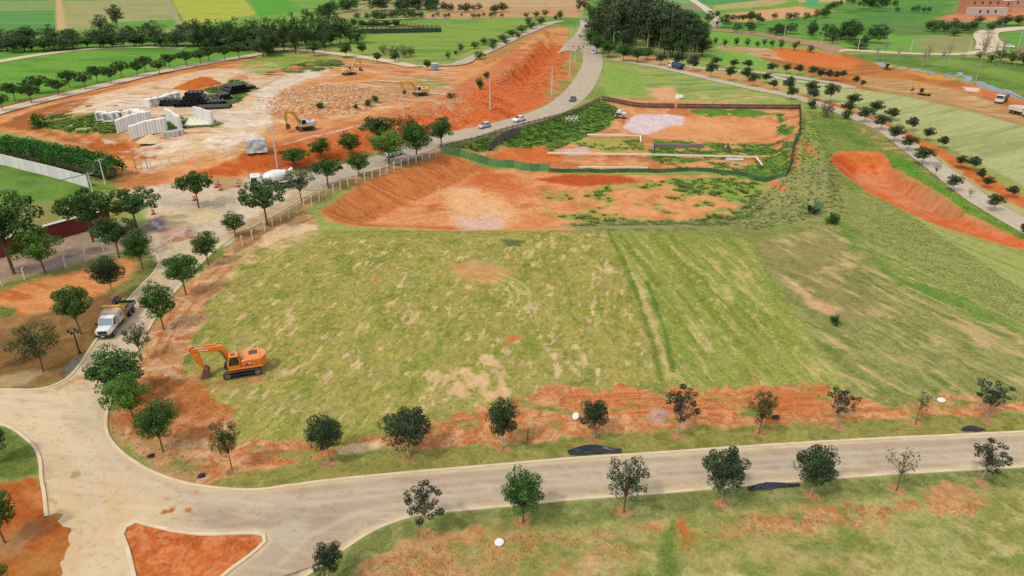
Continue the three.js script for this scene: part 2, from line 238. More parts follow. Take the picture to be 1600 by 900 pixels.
  F([[-136.02,-198.35],[-131.49,-203.52],[-112.45,-193.08],[-101.81,-180.33],[-101.33,-177.3],[-119.3,-185.04],[-131.33,-192.02]], { c: LUSH, v: 4, f: 1.5, e: 2 });
  F([[-96.56,-183.67],[-86.47,-174],[-80.99,-176.44],[-73.94,-179.27],[-77.82,-185.18],[-94.15,-191.45]], { c: [rgb(96,133,50), rgb(114,128,65)], v: 4, f: 1.5, e: 2, p: 0.6, ps: [4, 3, 0] });
  F([[-98.8,-229.61],[-94.95,-249.04],[-82.33,-229.61],[-81.18,-208.95],[-86.93,-204.31]], { c: [rgb(92,128,48), rgb(109,133,60)], v: 4, f: 1.5, e: 2 });
  F([[-124.21,-207.8],[-116.12,-210.86],[-113.3,-199.85],[-120.67,-203.11]], { c: [rgb(109,133,60)], f: 1.5, e: 2, p: 0.6 });
  F([[-118.28,-319.59],[-111.85,-344.64],[-79.85,-324.15],[-63.89,-278.02],[-75.39,-265.71],[-91.4,-257.12],[-105.39,-276.85]], { c: [rgb(92,128,50), rgb(109,136,59), rgb(78,114,43)], v: 6, f: 2, e: 3, p: 0.8, ps: [8, 4, 0] });
  F([[-112.09,-241.41],[-107.9,-258.32],[-98.58,-236.56],[-100.2,-223.03],[-105.05,-227.38]], { c: [rgb(170,87,35), rgb(179,101,45)], v: 3, f: 1.5, e: 1.5 });
  F([[-73.25,-208.95],[-74.77,-231.88],[-60.93,-243.9],[-41.92,-234.2],[-31.51,-218.84],[-36.26,-199.85],[-44.99,-189.85],[-56.25,-186.71],[-66.26,-191.45]], { c: [rgb(168,121,77), rgb(179,140,99), rgb(153,96,55), rgb(163,146,119)], v: 2.5, f: 2, e: 2 });
  F([[-60.45,-224.8],[-41.13,-257.12],[-22.62,-254.37],[-16.47,-229.61],[-30.21,-208.95],[-39.39,-218.84]], { c: [rgb(146,109,72), rgb(163,128,89), rgb(140,89,52)], vs: [14, 3, 0.3], f: 3, e: 3 });
  F([[-33.94,-254.37],[-24.4,-249.04],[-20.96,-234.2],[-29.08,-231.89]], { c: [rgb(111,125,60)], f: 2, e: 2, p: 0.7 });
  F([[-54.61,-197.22],[-52.25,-200.8],[-50.33,-195.68],[-52.69,-193.69]], { c: LUSH, f: 1, e: 1.5, p: 0.6 });
  F([[-60.34,-153.03],[-44.59,-170.81],[-28.33,-194.73],[-12.35,-229.61],[2.51,-284.78],[16.1,-370.61],[26.51,-379.8],[26.05,-293.98],[17.28,-240.08],[0,-204.92],[-17.37,-188.77],[-36.68,-163.38],[-51.91,-152.95],[-59.54,-150.18]], { c: [rgb(166,79,38), rgb(178,96,52), rgb(152,67,32)], vs: [5, 2.2, 0.5], f: 3, e: 3 });
  F([[-57.09,-162.2],[-40.31,-183.67],[-23.43,-216.79],[-9.52,-268.69],[0,-322.28],[5.51,-314.01],[-4.52,-254.37],[-18.52,-204.32],[-39,-176.74],[-54.78,-158.94]], { c: [rgb(153,74,42), rgb(167,109,74), rgb(163,86,48)], vs: [20, 1.6, 0.42], f: 2, e: 1, a: 0.85 });
  F([[-29.01,-199.85],[-15.76,-218.84],[-11.3,-207.6],[-17.86,-195.37],[-26.36,-192.84]], { c: [rgb(167,122,87), rgb(144,114,84)], v: 3, f: 2, e: 2, p: 0.5 });
  F([[-15.14,-296.54],[0,-399.64],[20.58,-477.25],[24.94,-466.08],[6.02,-344.85],[-9.94,-281.27]], { c: [rgb(160,109,65), rgb(116,103,59)], v: 5, f: 1.5, e: 1, p: 0.8 });
  F([[10.64,-236.48],[21.53,-304.91],[30.98,-353.72],[31.13,-327.62],[24.57,-276.05],[17.55,-244.13],[12.42,-229.03]], { c: [rgb(103,114,60), rgb(167,128,86)], v: 5, f: 1.5, e: 1.5, p: 0.6, ps: [4, 4, 0] });
  F([[61.95,-353.72],[43.25,-327.75],[63.37,-298.25],[71.67,-312.35]], { c: [rgb(170,123,86), rgb(167,143,103)], v: 5, f: 2, e: 2 });
  Ln([[-54.1,-161.97],[-45.02,-172.88],[-37.43,-181.63]], { c: [rgb(184,153,125)], w: 0.7, f: 0.4, p: 0.75, ps: [2, 2, 0] });
  for (const q of [[[-76.13,-187.49],[-73.48,-194.73],[-69.39,-191.45],[-70.02,-182.18]], [[-74.76,-179.27],[-70.53,-183.67],[-69.92,-179.99],[-73.15,-177.14]], [[-68.05,-168.41],[-65.98,-172.34],[-64.81,-167.13],[-66.07,-164.63]], [[-67.86,-158.36],[-64.85,-159.19],[-64.54,-157.34],[-66.69,-156.68]], [[-81.64,-249.04],[-76.17,-251.68],[-74.42,-243.9],[-78.46,-241.41]]]) F(q, { c: [rgb(170,153,145), rgb(179,167,158)], f: 0.8, e: 1.2, es: 3 });
  F([[-104.67,-177],[-99.13,-173.17],[-98.93,-171.99],[-103.01,-174.94]], { c: [rgb(173,150,143)], f: 0.8, e: 0.6 });
  // ---- left meadow by the white wall, muddy lane and hedge row
  F([[-138.9,-161.14],[-119.34,-158.96],[-105.97,-151.72],[-91.75,-144.12],[-86.22,-141.44],[-78.72,-137.15],[-86.09,-133.89],[-97.31,-125.56],[-107.97,-120.37]], { c: [rgb(78,111,45), rgb(91,119,50), rgb(69,103,40)], v: 8, f: 1.5 });
  F([[-87.76,-132.3],[-84.85,-138.84],[-78.47,-137.99],[-77.59,-132.3],[-80.63,-128.48]], { c: [rgb(119,128,65), rgb(133,133,79)], v: 3, f: 1, e: 1 });
  F([[-107.97,-120.37],[-92.71,-129.99],[-85.66,-133.09],[-75.55,-130.75],[-72.44,-122.06],[-84.66,-116.8],[-99.78,-109.58]], { c: [rgb(130,114,72), rgb(104,114,59)], v: 4, f: 1, e: 2 });
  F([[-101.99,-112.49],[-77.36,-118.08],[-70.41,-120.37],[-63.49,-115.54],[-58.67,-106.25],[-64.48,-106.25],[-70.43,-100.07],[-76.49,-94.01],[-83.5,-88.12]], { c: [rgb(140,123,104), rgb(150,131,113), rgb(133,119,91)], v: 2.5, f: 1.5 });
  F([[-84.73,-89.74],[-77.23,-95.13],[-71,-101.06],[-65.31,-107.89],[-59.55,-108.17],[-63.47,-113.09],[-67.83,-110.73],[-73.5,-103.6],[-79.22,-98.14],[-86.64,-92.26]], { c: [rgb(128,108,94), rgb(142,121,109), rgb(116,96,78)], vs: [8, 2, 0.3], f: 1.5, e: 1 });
  F([[-74.26,-98.14],[-72.17,-103.08],[-69.81,-105.18],[-68.87,-103.08],[-70.55,-99.58]], { c: [rgb(146,128,128), rgb(140,119,119)], v: 4, f: 0.6, e: 0.8 });
  F([[-81.34,-137.15],[-74.1,-141.44],[-55.69,-146.89],[-45.82,-151.72],[-40.8,-154.75],[-41.98,-137.15],[-45,-125.56],[-45.87,-117.11],[-48.24,-111.02],[-49.89,-106.79],[-54.9,-99.09],[-58.82,-105.44],[-63.74,-112.49],[-66.31,-120.37],[-68.11,-125.56]], { c: ROAD, vs: [12, 5, 0.2], f: 2, e: 2 });
  for (const q of [[[-72.56,-128.48],[-63.92,-133.09],[-54.25,-134.69],[-47.73,-138.84],[-43.82,-144.12]], [[-74.41,-132.3],[-65.25,-136.33],[-55.25,-137.57],[-48.63,-141.88],[-44.55,-146.89]], [[-54.9,-99.09],[-56.87,-108.17],[-56.84,-118.72],[-53.34,-128.48],[-47.23,-137.15]]]) Ln(q, { c: [rgb(150,140,123), rgb(162,150,131)], w: 3, f: 2, e: 0.8, es: 4, a: 0.55, v: 3 });
  F([[-85.13,-144.57],[-79.2,-148.08],[-75.85,-142.32],[-79.97,-139.7]], { c: [rgb(160,101,60)], f: 2, e: 2 });
  F([[-67.51,-125.56],[-59.1,-127.37],[-52.81,-120.37],[-57.73,-118.08],[-60.99,-115.54]], { c: [rgb(171,150,114), rgb(180,163,130)], v: 5, f: 2, e: 1.5 });
  F([[-67.48,-120.37],[-65.31,-122.06],[-61.78,-116.8],[-62.64,-113.7],[-64.78,-114.92]], { c: [rgb(110,101,99), rgb(128,118,116)], v: 4, f: 1, e: 1.2 });
  F([[-66.26,-121.04],[-62.47,-116.8],[-62.35,-115.54],[-65.42,-118.72]], { c: [rgb(167,153,160)], f: 0.5, e: 0.5 });
  F([[-63.2,-114.92],[-57.73,-118.08],[-54.32,-112.49],[-55.79,-108.17],[-59.14,-108.45]], { c: [rgb(146,118,96), rgb(167,140,119), rgb(133,103,79)], vs: [5, 2, 0.5], f: 1.5, e: 1 });
  F([[-59.95,-110.73],[-58.12,-116.8],[-57.56,-114.92],[-59,-109.58]], { c: [rgb(163,141,141)], f: 0.5, e: 0.6 });
  F([[-64.93,-145.64],[-59.26,-145.95],[-55.48,-140.56],[-60.35,-137.15]], { c: [rgb(140,111,77), rgb(153,128,92)], v: 3, f: 1.5, e: 1.5 });
  F([[-70.55,-146.07],[-63.48,-154],[-50.4,-164.9],[-43.93,-169.81],[-36.86,-164.32],[-49.25,-153.73],[-59.07,-148.63]], { c: [rgb(164,87,42), rgb(153,74,35), rgb(173,104,57)], vs: [5, 2, 0.3], f: 2, e: 1.5 });
  F([[-48.08,-154.74],[-39.45,-162.09],[-36.86,-164.32],[-36.23,-161.14],[-40.8,-154.75],[-45.82,-151.72]], { c: [rgb(114,76,45), rgb(103,109,55)], v: 3, f: 1, e: 1 });
  // ---- basin: pit, plots and their banks
  F([[-36.73,-125.56],[-32.78,-143.68],[-24.16,-161.15],[-17.47,-170.59],[-6.28,-166.76],[15.29,-161.73],[59.13,-160.17],[60.87,-147.21],[51.99,-134.16],[38.81,-116.48],[11.34,-115.54],[-11.29,-114.93],[-27.52,-117.11],[-34.62,-120.37]], { c: [rgb(173,113,69), rgb(184,131,89), rgb(163,96,55)], v: 6, f: 1.2, e: 0.8 });
  F([[-36.67,-126.28],[-32.65,-142.99],[-24.05,-160.31],[-17.39,-169.75],[-7.06,-166.52],[-12.91,-154.19],[-21.65,-140.37],[-28.32,-129],[-30.18,-118.81]], { c: [rgb(160,92,52), rgb(172,113,65), rgb(150,84,43), rgb(167,104,62)], vs: [6, 0.75, 0.47], f: 1 });
  F([[-15.59,-148.13],[-8.73,-152.75],[0,-148.13],[1.31,-135.6],[-2.31,-117.7],[-8.21,-119.67],[-13.14,-135.6]], { c: [rgb(187,140,94), rgb(189,150,113)], v: 5, f: 3, e: 2 });
  F([[-10.9,-131.83],[-5.18,-133.32],[-1.27,-130],[-3.41,-115.85],[-8.55,-116.15]], { c: [rgb(177,150,140)], f: 2, e: 1.5, a: 0.8 });
  F([[5.98,-157.63],[15.29,-161.73],[28.73,-159.66],[29.42,-154.67],[14.47,-151.81]], { c: [rgb(159,74,41), rgb(153,69,38)], v: 4, f: 1.5, e: 1 });
  F([[-7.06,-166.52],[0,-160.17],[4.37,-152.75],[0,-139.57],[-4.25,-148.13],[-11.64,-152.75]], { c: [rgb(162,76,37), rgb(173,92,52)], v: 4, f: 3, e: 2, a: 0.7 });
  F([[8.5,-148.13],[29.5,-155.16],[58.31,-157.63],[51,-135],[37.97,-121.34],[12.4,-126.78],[6.41,-131.83]], { c: [rgb(101,128,52), rgb(126,135,67), rgb(78,114,42)], v: 3, f: 3, e: 4, p: 0.34, ps: [5, 4, 0], pe: 0.18 });
  F([[34.87,-160.17],[59.13,-160.17],[55.66,-147.32],[47.72,-141.63],[36.84,-148.13]], { c: [rgb(101,128,52), rgb(126,135,67)], v: 3, f: 3, e: 3, p: 0.7, ps: [5, 4, 0] });
  F([[9.94,-127.12],[20.52,-131.83],[32.95,-130],[45.98,-135.6],[56.12,-146.68],[62.21,-153.16],[86.21,-210.36],[91.2,-217.45],[77.83,-166.84],[63.25,-125.56],[53.98,-120.37],[42.89,-114.92],[11.24,-114.3]], { c: [rgb(116,119,72), rgb(130,126,84), rgb(104,113,60)], v: 2, f: 2, e: 2 });
  F([[81.25,-206.65],[88.53,-215.58],[84.44,-193.65],[73.98,-161.14],[67.31,-154.75],[68.9,-167.84]], { c: [rgb(119,128,67), rgb(105,128,59)], v: 3, f: 2, e: 2 });
  F([[77.03,-187.79],[71.92,-166.84],[73.58,-163.95],[76.18,-178.03]], { c: [rgb(167,108,64)], f: 1, e: 1.2 });
  F([[59.16,-153.87],[59.47,-144.21],[58.26,-144.44],[57.98,-150.3]], { c: [rgb(167,108,64)], f: 0.8, e: 0.8 });
  F([[-17.43,-170.16],[-6.76,-182.94],[9.29,-203.4],[30.43,-237.94],[91.35,-224.24],[63.87,-151.72],[60.32,-163.85],[15.55,-164.93],[0,-167.13],[-8.74,-169.66]], { c: [rgb(168,113,72), rgb(179,130,91), rgb(158,97,57)], v: 5, f: 1.2, e: 0.8 });
  F([[-15.99,-171.98],[0,-190.63],[13.4,-210.13],[29.51,-233.63],[34.64,-222.03],[30.88,-210.94],[17.81,-192.27],[10.09,-180.18],[3.35,-179.7],[-1.67,-180.07],[-6.49,-173.8]], { c: [rgb(76,114,45), rgb(62,101,40), rgb(96,125,50)], v: 3, f: 1.5, e: 1.5 });
  F([[-7.24,-172.19],[0,-179.47],[8.73,-188.08],[13.04,-174.03],[7.87,-167.13],[-1.59,-169.38]], { c: [rgb(167,87,45), rgb(173,103,59)], v: 3, f: 1.5, e: 1.5 });
  F([[14.34,-193.7],[25.52,-197.37],[37.37,-197.37],[35.86,-183.4],[26.9,-180.18],[12.46,-192.12]], { c: [rgb(119,128,60), rgb(146,133,72)], v: 3, f: 1.5, e: 1.5 });
  F([[36.28,-215.19],[45.3,-216.42],[52.43,-214.63],[52,-210.28],[45.6,-206.79],[39.59,-199.62],[34.76,-204.15],[33.41,-208.12]], { c: [rgb(168,153,152), rgb(173,160,158)], v: 6, f: 0.8, e: 1, es: 3 });
  F([[38.71,-211.68],[58.48,-213.6],[80.29,-209.06],[76.15,-199.24],[54.14,-195.15],[39.97,-196.62]], { c: [rgb(184,135,94), rgb(177,121,77)], vs: [10, 3, 0], f: 3, e: 2, a: 0.8 });
  F([[36.16,-214.3],[45.62,-216],[52.36,-214.27],[51.75,-211.01],[44.8,-207.67],[39.31,-201.16],[35.32,-204.18],[34.37,-208.13]], { c: [rgb(172,155,157), rgb(177,163,163)], v: 6, f: 0.8, e: 0.8, es: 3 });
  F([[54.59,-218.69],[69.71,-219.57],[84.55,-216.26],[76.77,-189.29],[75.58,-196],[80.06,-214.23],[56.89,-215.39]], { c: [rgb(78,114,45), rgb(65,103,40)], v: 3, f: 1, e: 1.5, p: 0.7, ps: [4, 3, 0] });
  F([[39.7,-195.15],[74.88,-188.47],[63.52,-153.06],[40.68,-166.02],[34.24,-174.03]], { c: [rgb(78,114,45), rgb(96,125,50), rgb(65,103,40)], v: 3, f: 1.5, e: 1.5, p: 0.62, ps: [4, 3, 0] });
  F([[11.95,-183.4],[20.02,-187.4],[21.21,-182.1],[14.99,-178.3]], { c: [rgb(169,146,140)], f: 1, e: 1 });
  // ---- hillside to the right, the cut, and its field
  F([[91.2,-217.45],[99.9,-206.64],[101.29,-186.26],[96.62,-161.14],[90.4,-139.27],[89.88,-127.37],[90.5,-111.9],[86.14,-105.44],[85.71,-114.69],[85.21,-129.79],[86.27,-146.68],[90.44,-163.95],[80.39,-169.21],[76.28,-166.84]], { c: [rgb(111,133,62), rgb(124,136,70), rgb(101,125,57)], v: 6, f: 2 });
  F([[100.28,-221.29],[102.21,-211.92],[101.61,-183.44],[95.19,-158.42],[89.49,-133.09],[88.69,-112.49],[89.71,-110.73],[86.53,-109.19],[86.93,-133.09],[90.33,-154.75],[92.95,-179.35]], { c: [rgb(140,123,87), rgb(123,133,65), rgb(146,128,92)], v: 4, f: 2, e: 1 });
  F([[91.07,-166.84],[93.04,-160.05],[90.13,-143.66],[88.65,-127.37],[88.3,-111.9],[86.83,-109.66],[85.95,-126.75],[85.76,-140.56],[87.42,-154.75]], { c: [rgb(81,135,43), rgb(99,140,55)], v: 6, f: 2, e: 1.5 });
  F([[74.43,-160.05],[80.33,-169.82],[90.51,-168.61],[87.64,-157.89],[86.65,-149.75],[85.52,-138.84],[85.65,-126.42],[86.9,-114.92],[87.26,-107.89],[85.43,-105.18],[82.25,-109.3],[77.62,-116.48],[74.87,-124.49],[72.73,-138.42]], { c: [rgb(173,84,42), rgb(180,101,59), rgb(160,70,32)], v: 5, f: 0.8, e: 0.6 });
  F([[80.64,-159.88],[87.02,-158.25],[87.05,-145.06],[85.76,-126.2],[82.7,-124.74],[81.74,-141.71],[79.72,-153.88]], { c: [rgb(173,103,65), rgb(177,119,89), rgb(163,86,48)], vs: [8, 1.4, 1.1], f: 2, e: 1.5, a: 0.8 });
  F([[87.16,-153.9],[88.07,-144.11],[85.95,-126.75],[86.88,-113.13],[84.99,-113.48],[84.8,-128.41],[85.71,-144.4]], { c: [rgb(167,122,87), rgb(153,101,62)], vs: [10, 1.2, 1.1], f: 1.5, e: 0.6, a: 0.8 });
  F([[80.69,-166.82],[88.35,-165.91],[86.79,-159.87],[82.31,-162.15],[79.8,-161.84]], { c: [rgb(160,87,32), rgb(170,106,45)], vs: [2, 2, 0], f: 1.5, e: 1, a: 0.7 });
  F([[65.6,-137.15],[72.16,-137.15],[74.51,-123.79],[77.09,-115.54],[81.72,-108.45],[88.05,-105.18],[67.66,-75.73],[64.86,-81.56],[61.72,-88.12],[59.29,-97.9],[58.11,-111.02],[58.09,-120.37]], { c: [rgb(128,136,74), rgb(138,141,84), rgb(116,128,64)], vs: [40, 1.1, 1.23], f: 2 });
  F([[43.04,-111.9],[57.5,-120.37],[58.57,-109.58],[59.29,-97.9],[62.4,-86.16],[67.12,-74.95],[59.52,-63.98],[35.38,-62.19],[35.11,-72.68],[37.44,-86.16]], { c: [rgb(121,126,74), rgb(135,131,82), rgb(108,119,60)], vs: [5, 1.2, 1.2], f: 2 });
  F([[39.7,-108.17],[54.93,-114],[53.9,-99.09],[52.6,-86.16],[44.76,-82.45],[40.12,-86.16]], { c: [rgb(125,114,76), rgb(114,109,65)], v: 5, f: 4, e: 3, a: 0.8 });
  F([[59.49,-123.79],[59.52,-115.54],[57.77,-105.44],[59.29,-97.9],[62.16,-92.26],[64.41,-86.55],[65.72,-81.56],[63.26,-81.03],[61.16,-87.13],[58.94,-93.35],[56.8,-101.06],[57.02,-111.02]], { c: [rgb(87,126,45), rgb(104,133,57)], v: 3, f: 2.5, e: 2.2, es: 3, a: 0.85 });
  F([[41.4,-95.35],[42.71,-94.45],[43.11,-88.12],[46.19,-85.78],[43.64,-83.9],[41.72,-86.16]], { c: TAN, f: 1, e: 1 });
  for (const q of [[[48.89,-100.31],[50.81,-100.07],[49.12,-97.19],[46.94,-97.9]], [[49.05,-84.27],[52.77,-86.16],[51.68,-84.64],[49.49,-83.35]], [[52.72,-104.65],[54.26,-101.06],[52.9,-99.09],[52.14,-101.56]], [[59.24,-80.68],[60.49,-76.52],[59.77,-73.43],[58.8,-75.73]], [[53.21,-77.32],[54.4,-76.52],[53.16,-75.73]]]) F(q, { c: [rgb(167,142,106), rgb(153,133,92)], f: 1, e: 1, es: 2 });
  // ---- the mown field
  const A1 = 0.19;
  F([[-48.86,-104.12],[-41.38,-113.7],[-11.34,-115.51],[16.78,-115.54],[18.07,-67.13],[7.24,-65.84],[-2.74,-61.04],[-17.94,-55.73],[-28.38,-52.86],[-33.09,-56.74],[-38.2,-67.13],[-42.18,-82.45]], { c: [rgb(130,125,62), rgb(141,136,70), rgb(122,122,54), rgb(138,129,76), rgb(130,132,62)], vs: [1.2, 3.2, A1], f: 0.8, e: 1.2 });
  F([[16.78,-115.54],[40.29,-111.9],[39.03,-88.12],[37.82,-64.59],[17.81,-65.84]], { c: [rgb(121,133,59), rgb(135,138,72), rgb(113,126,51)], vs: [1.5, 26, -0.14], f: 1 });
  F([[-51.98,-104.12],[16.78,-115.54],[17.81,-65.84],[-17.94,-55.73],[-32.08,-52.86]], { c: [rgb(118,131,52), rgb(109,123,48)], v: 2, f: 2, p: 0.26, ps: [2.4, 4, A1], s: 4, pe: 0.25, a: 0.75 });
  F([[-47.72,-109.58],[16.7,-114.92],[16.89,-67.13],[-6.84,-61.04],[-32.03,-55.73],[-41.32,-82.45]], { c: [rgb(179,157,123), rgb(167,143,103)], v: 2, f: 2, p: 0.12, ps: [0.9, 2.4, A1], s: 1, pe: 0.06, a: 0.9 });
  F([[-47.72,-109.58],[16.7,-114.92],[16.89,-67.13],[-6.84,-61.04],[-32.03,-55.73],[-41.32,-82.45]], { c: [rgb(155,136,96), rgb(140,126,76)], v: 1.5, f: 2, p: 0.3, ps: [0.35, 0.9, A1], s: 2, pe: 0.2, a: 0.5 });
  F([[16.93,-114.92],[40.11,-111.31],[37.82,-64.59],[17.81,-65.84]], { c: [rgb(165,146,103)], f: 2, p: 0.16, ps: [0.8, 5, -0.14], s: 3, pe: 0.2, a: 0.75 });
  F([[42.3,-109.58],[58,-118.72],[66.58,-78.98],[59.94,-64.59],[35.88,-63.37]], { c: [rgb(163,140,99)], f: 2, p: 0.2, ps: [5, 1.0, 1.15], s: 5, pe: 0.16, a: 0.75 });
  F([[40.54,-104.12],[47.25,-86.16],[62.43,-72.68],[57.09,-64.59],[35.88,-63.37]], { c: [rgb(87,114,47)], f: 2, p: 0.25, ps: [4, 1.2, 1.1], s: 6, pe: 0.2, a: 0.4 });
  F([[-48.32,-105.44],[16.7,-114.92],[40.11,-111.31],[37.82,-64.59],[-6.84,-61.04],[-32.03,-55.73],[-41.32,-82.45]], { c: [rgb(170,157,109), rgb(175,158,119)], v: 1, f: 2, p: 0.15, ps: [0.28, 0.8, 0.1], s: 41, pe: 0.07, a: 0.4 });
  Ln([[16.93,-114.92],[18.1,-96.73],[17.96,-84.27],[17.74,-74.95],[17.17,-67.79]], { c: [rgb(89,109,42), rgb(101,118,50)], w: 0.5, f: 0.5, e: 0.3, es: 2 });
  Ln([[18.3,-110.15],[18.72,-94.45],[18.77,-82.45],[18.71,-74.18],[18.28,-68.19]], { c: [rgb(173,148,113), rgb(160,140,96)], w: 0.5, f: 0.4, e: 0.7, es: 2.2, a: 0.75 });
  Ln([[20.16,-94.45],[20.14,-84.27],[19.81,-77.32],[19.07,-69.82]], { c: [rgb(89,113,45)], w: 0.4, f: 0.4, e: 0.5, es: 3 });
  F([[-9.64,-101.06],[-3.06,-101.56],[0,-97.19],[-2.86,-93.57],[-7.68,-94.45]], { c: [rgb(167,133,92), rgb(163,116,74)], v: 2, f: 1.5, e: 1.4, es: 3, a: 0.9 });
  for (const [r, w] of [[7, 0.35], [8.2, 0.3], [9.8, 0.4]]) { const q = [-7.18,-89.74], a = []; for (let k = -3; k <= 5; k++) a.push([q[0] + Math.cos(k * 0.2) * r, q[1] - Math.sin(k * 0.2) * r * 0.9]); Ln(a, { c: [rgb(162,157,99)], w, f: 0.3, a: 0.7 }); }
  F([[-8.14,-67.79],[-4.57,-70.52],[-3.15,-73.43],[-1.68,-70.52],[0,-67.13],[-0.71,-64.34],[-7.14,-64.59]], { c: [rgb(180,155,119), rgb(170,141,99)], v: 2, f: 1, e: 2, es: 2.5, p: 0.7, ps: [2, 2, 0] });
  paint('spots', [[-27.23,-74.33],[-20.51,-95.35],[0.99,-77.65],[-0.08,-77.32]], { c: [rgb(167,101,59)], w: 0.45, f: 0.5, e: 0.6, es: 1.1 });
  F([[-1.64,-111.02],[2.19,-110.73],[1.61,-107.89],[-1.07,-107.89]], { c: [rgb(92,101,55)], f: 0.8, e: 1, p: 0.6 });
  // earth bared along the far side of the verge
  F([[-33.31,-51.5],[-33.09,-56.74],[-28.82,-55.73],[-20.66,-56.33],[-11.9,-58.19],[-6.84,-61.04],[0,-63.98],[5.96,-68.46],[9.55,-67.13],[15.16,-65.59],[23.1,-65.59],[32.41,-67.39],[35.58,-64.34],[41.63,-62.19],[49.23,-65.84],[56.6,-63.86],[60.68,-63.62],[58.85,-61.04],[26.64,-58.83],[0,-56.33],[-15.1,-54.37],[-24.67,-52.86],[-27.96,-50.2]], { c: [rgb(167,114,74), rgb(177,133,96), rgb(157,96,55), rgb(168,126,86)], v: 2, f: 0.6, e: 2.2, es: 5 });
  F([[7.22,-65.59],[14.52,-66.1],[22.9,-64.84],[31.76,-65.59],[30.53,-62.19],[13.59,-60.48],[8.33,-62.19]], { c: [rgb(163,97,57), rgb(173,116,76), rgb(152,86,45)], vs: [5, 0.6, -0.1], f: 0.6, e: 1.9, es: 2.5 });
  F([[28.48,-66.61],[35.47,-65.84],[34.22,-61.04],[27.87,-60.48]], { c: [rgb(160,92,52), rgb(170,111,70)], vs: [5, 0.6, -0.1], f: 0.6, e: 1.9, es: 2.5 });
  F([[-25.95,-56.74],[-6.94,-62.19],[7.45,-68.46],[36.2,-65.84],[59.94,-64.59],[58.28,-62.19],[13.5,-59.92],[-12.73,-55.24],[-26.07,-53.33]], { c: [rgb(111,120,60), rgb(128,128,72)], v: 1.2, f: 1, p: 0.17, ps: [3, 1.1, 0.1], s: 8, pe: 0.14 });
  F([[14.92,-62.19],[16.61,-61.96],[15.86,-59.92],[14.62,-59.38]], { c: [rgb(160,126,116)], f: 1, e: 1 });
  F([[-17.94,-55.73],[-13.63,-56.74],[-13.49,-55.93],[-17.12,-54.95]], { c: [rgb(184,157,123)], f: 0.6, e: 0.8 });
  // west edge: bare soil along the narrow road and the corner
  F([[-47.27,-78.98],[-48.13,-86.55],[-48.18,-94.9],[-47.5,-104.65],[-44.15,-111.9],[-42.25,-120.37],[-38.92,-125.56],[-34.03,-120.37],[-37.58,-116.16],[-42.92,-108.17],[-44.04,-96.73],[-41.32,-82.45],[-39.02,-72.68],[-36.39,-64.59],[-31.22,-62.19],[-28.89,-59.92],[-29.47,-55.73],[-28.39,-49.77],[-33.43,-51.77],[-37.85,-54.56],[-40.23,-56.74],[-42.77,-61.04],[-44.81,-67.13]], { c: [rgb(167,128,92), rgb(163,113,70), rgb(177,146,114), rgb(155,101,60)], v: 2.6, f: 0.8, e: 1.8, es: 4 });
  F([[-45.54,-67.13],[-41.94,-70.52],[-36.73,-67.13],[-30.68,-64.59],[-30.11,-61.04],[-32.03,-55.73],[-37.63,-56.74],[-42.13,-59.92]], { c: [rgb(158,103,60), rgb(148,91,48), rgb(168,119,81)], v: 2, f: 1, e: 2.2 });
  F([[-38.93,-56.74],[-34.18,-57.77],[-29.98,-53.8],[-30.03,-50.89],[-35.25,-53.05]], { c: [rgb(163,133,96), rgb(150,114,76), rgb(116,114,65)], v: 2.5, f: 2, e: 2 });
  F([[-45.91,-99.09],[-41.67,-111.02],[-34.4,-117.11],[-31.74,-115.54],[-39.5,-104.12],[-43.19,-94.45]], { c: [rgb(179,150,114), rgb(122,127,65)], v: 3, f: 2, e: 2, p: 0.6, ps: [4, 2, 0.4] });
  F([[-44.18,-113.7],[-41.57,-118.08],[-34.96,-119.38],[-34.17,-116.16],[-39.73,-111.9],[-41.85,-108.17]], { c: [rgb(184,157,125)], f: 1, e: 1.2 });
  F([[-42.34,-68.46],[-39.99,-68.19],[-39.17,-66.35],[-41.07,-66.35]], { c: [rgb(119,74,42)], f: 1, e: 1 });
  Ln([[-47.63,-114.92],[-44.11,-126.64],[-41.44,-135.1],[-37.76,-144.57],[-32.41,-152.72],[-26.42,-161.14],[-18.54,-173.52]], { c: [rgb(162,143,116), rgb(153,130,99), rgb(170,153,126)], w: 5.5, f: 1, e: 0.5, es: 3, v: 3 });
  F([[-45.32,-104.12],[-43.93,-109.58],[-43.17,-113.7],[-40.09,-122.75],[-36.22,-135.5],[-30.25,-146.24],[-23.72,-157.64],[-17.15,-166.78],[-17.47,-170.59],[-24.3,-162.25],[-31.22,-151.72],[-37.79,-142.32],[-41.89,-129.23],[-44.98,-119.38],[-47.66,-113.09]], { c: [rgb(153,112,76), rgb(133,99,65), rgb(119,114,67), rgb(163,128,92)], v: 3, f: 1, e: 0.8, es: 3 });
  F([[-38.31,-125.56],[-37.77,-130.75],[-34.66,-139.7],[-32.59,-142.66],[-35.17,-135.96],[-36.37,-127.53]], { c: [rgb(109,119,60)], f: 1, e: 1, p: 0.7, ps: [3, 2, 0.5] });
  // tracks and tread-stained mud of the storage yard
  F([[-138.23,-198.91],[-133.69,-248.96],[-106.14,-300.67],[-54.86,-310.84],[-19.04,-268.69],[-18.88,-208.95],[-61.55,-176.44],[-61.27,-156.36],[-77.4,-152.24],[-113.47,-180.66]], { c: [rgb(140,96,60), rgb(153,114,79)], v: 3, f: 3, p: 0.24, ps: [9, 2, 0.25], s: 31, pe: 0.2, a: 0.7 });
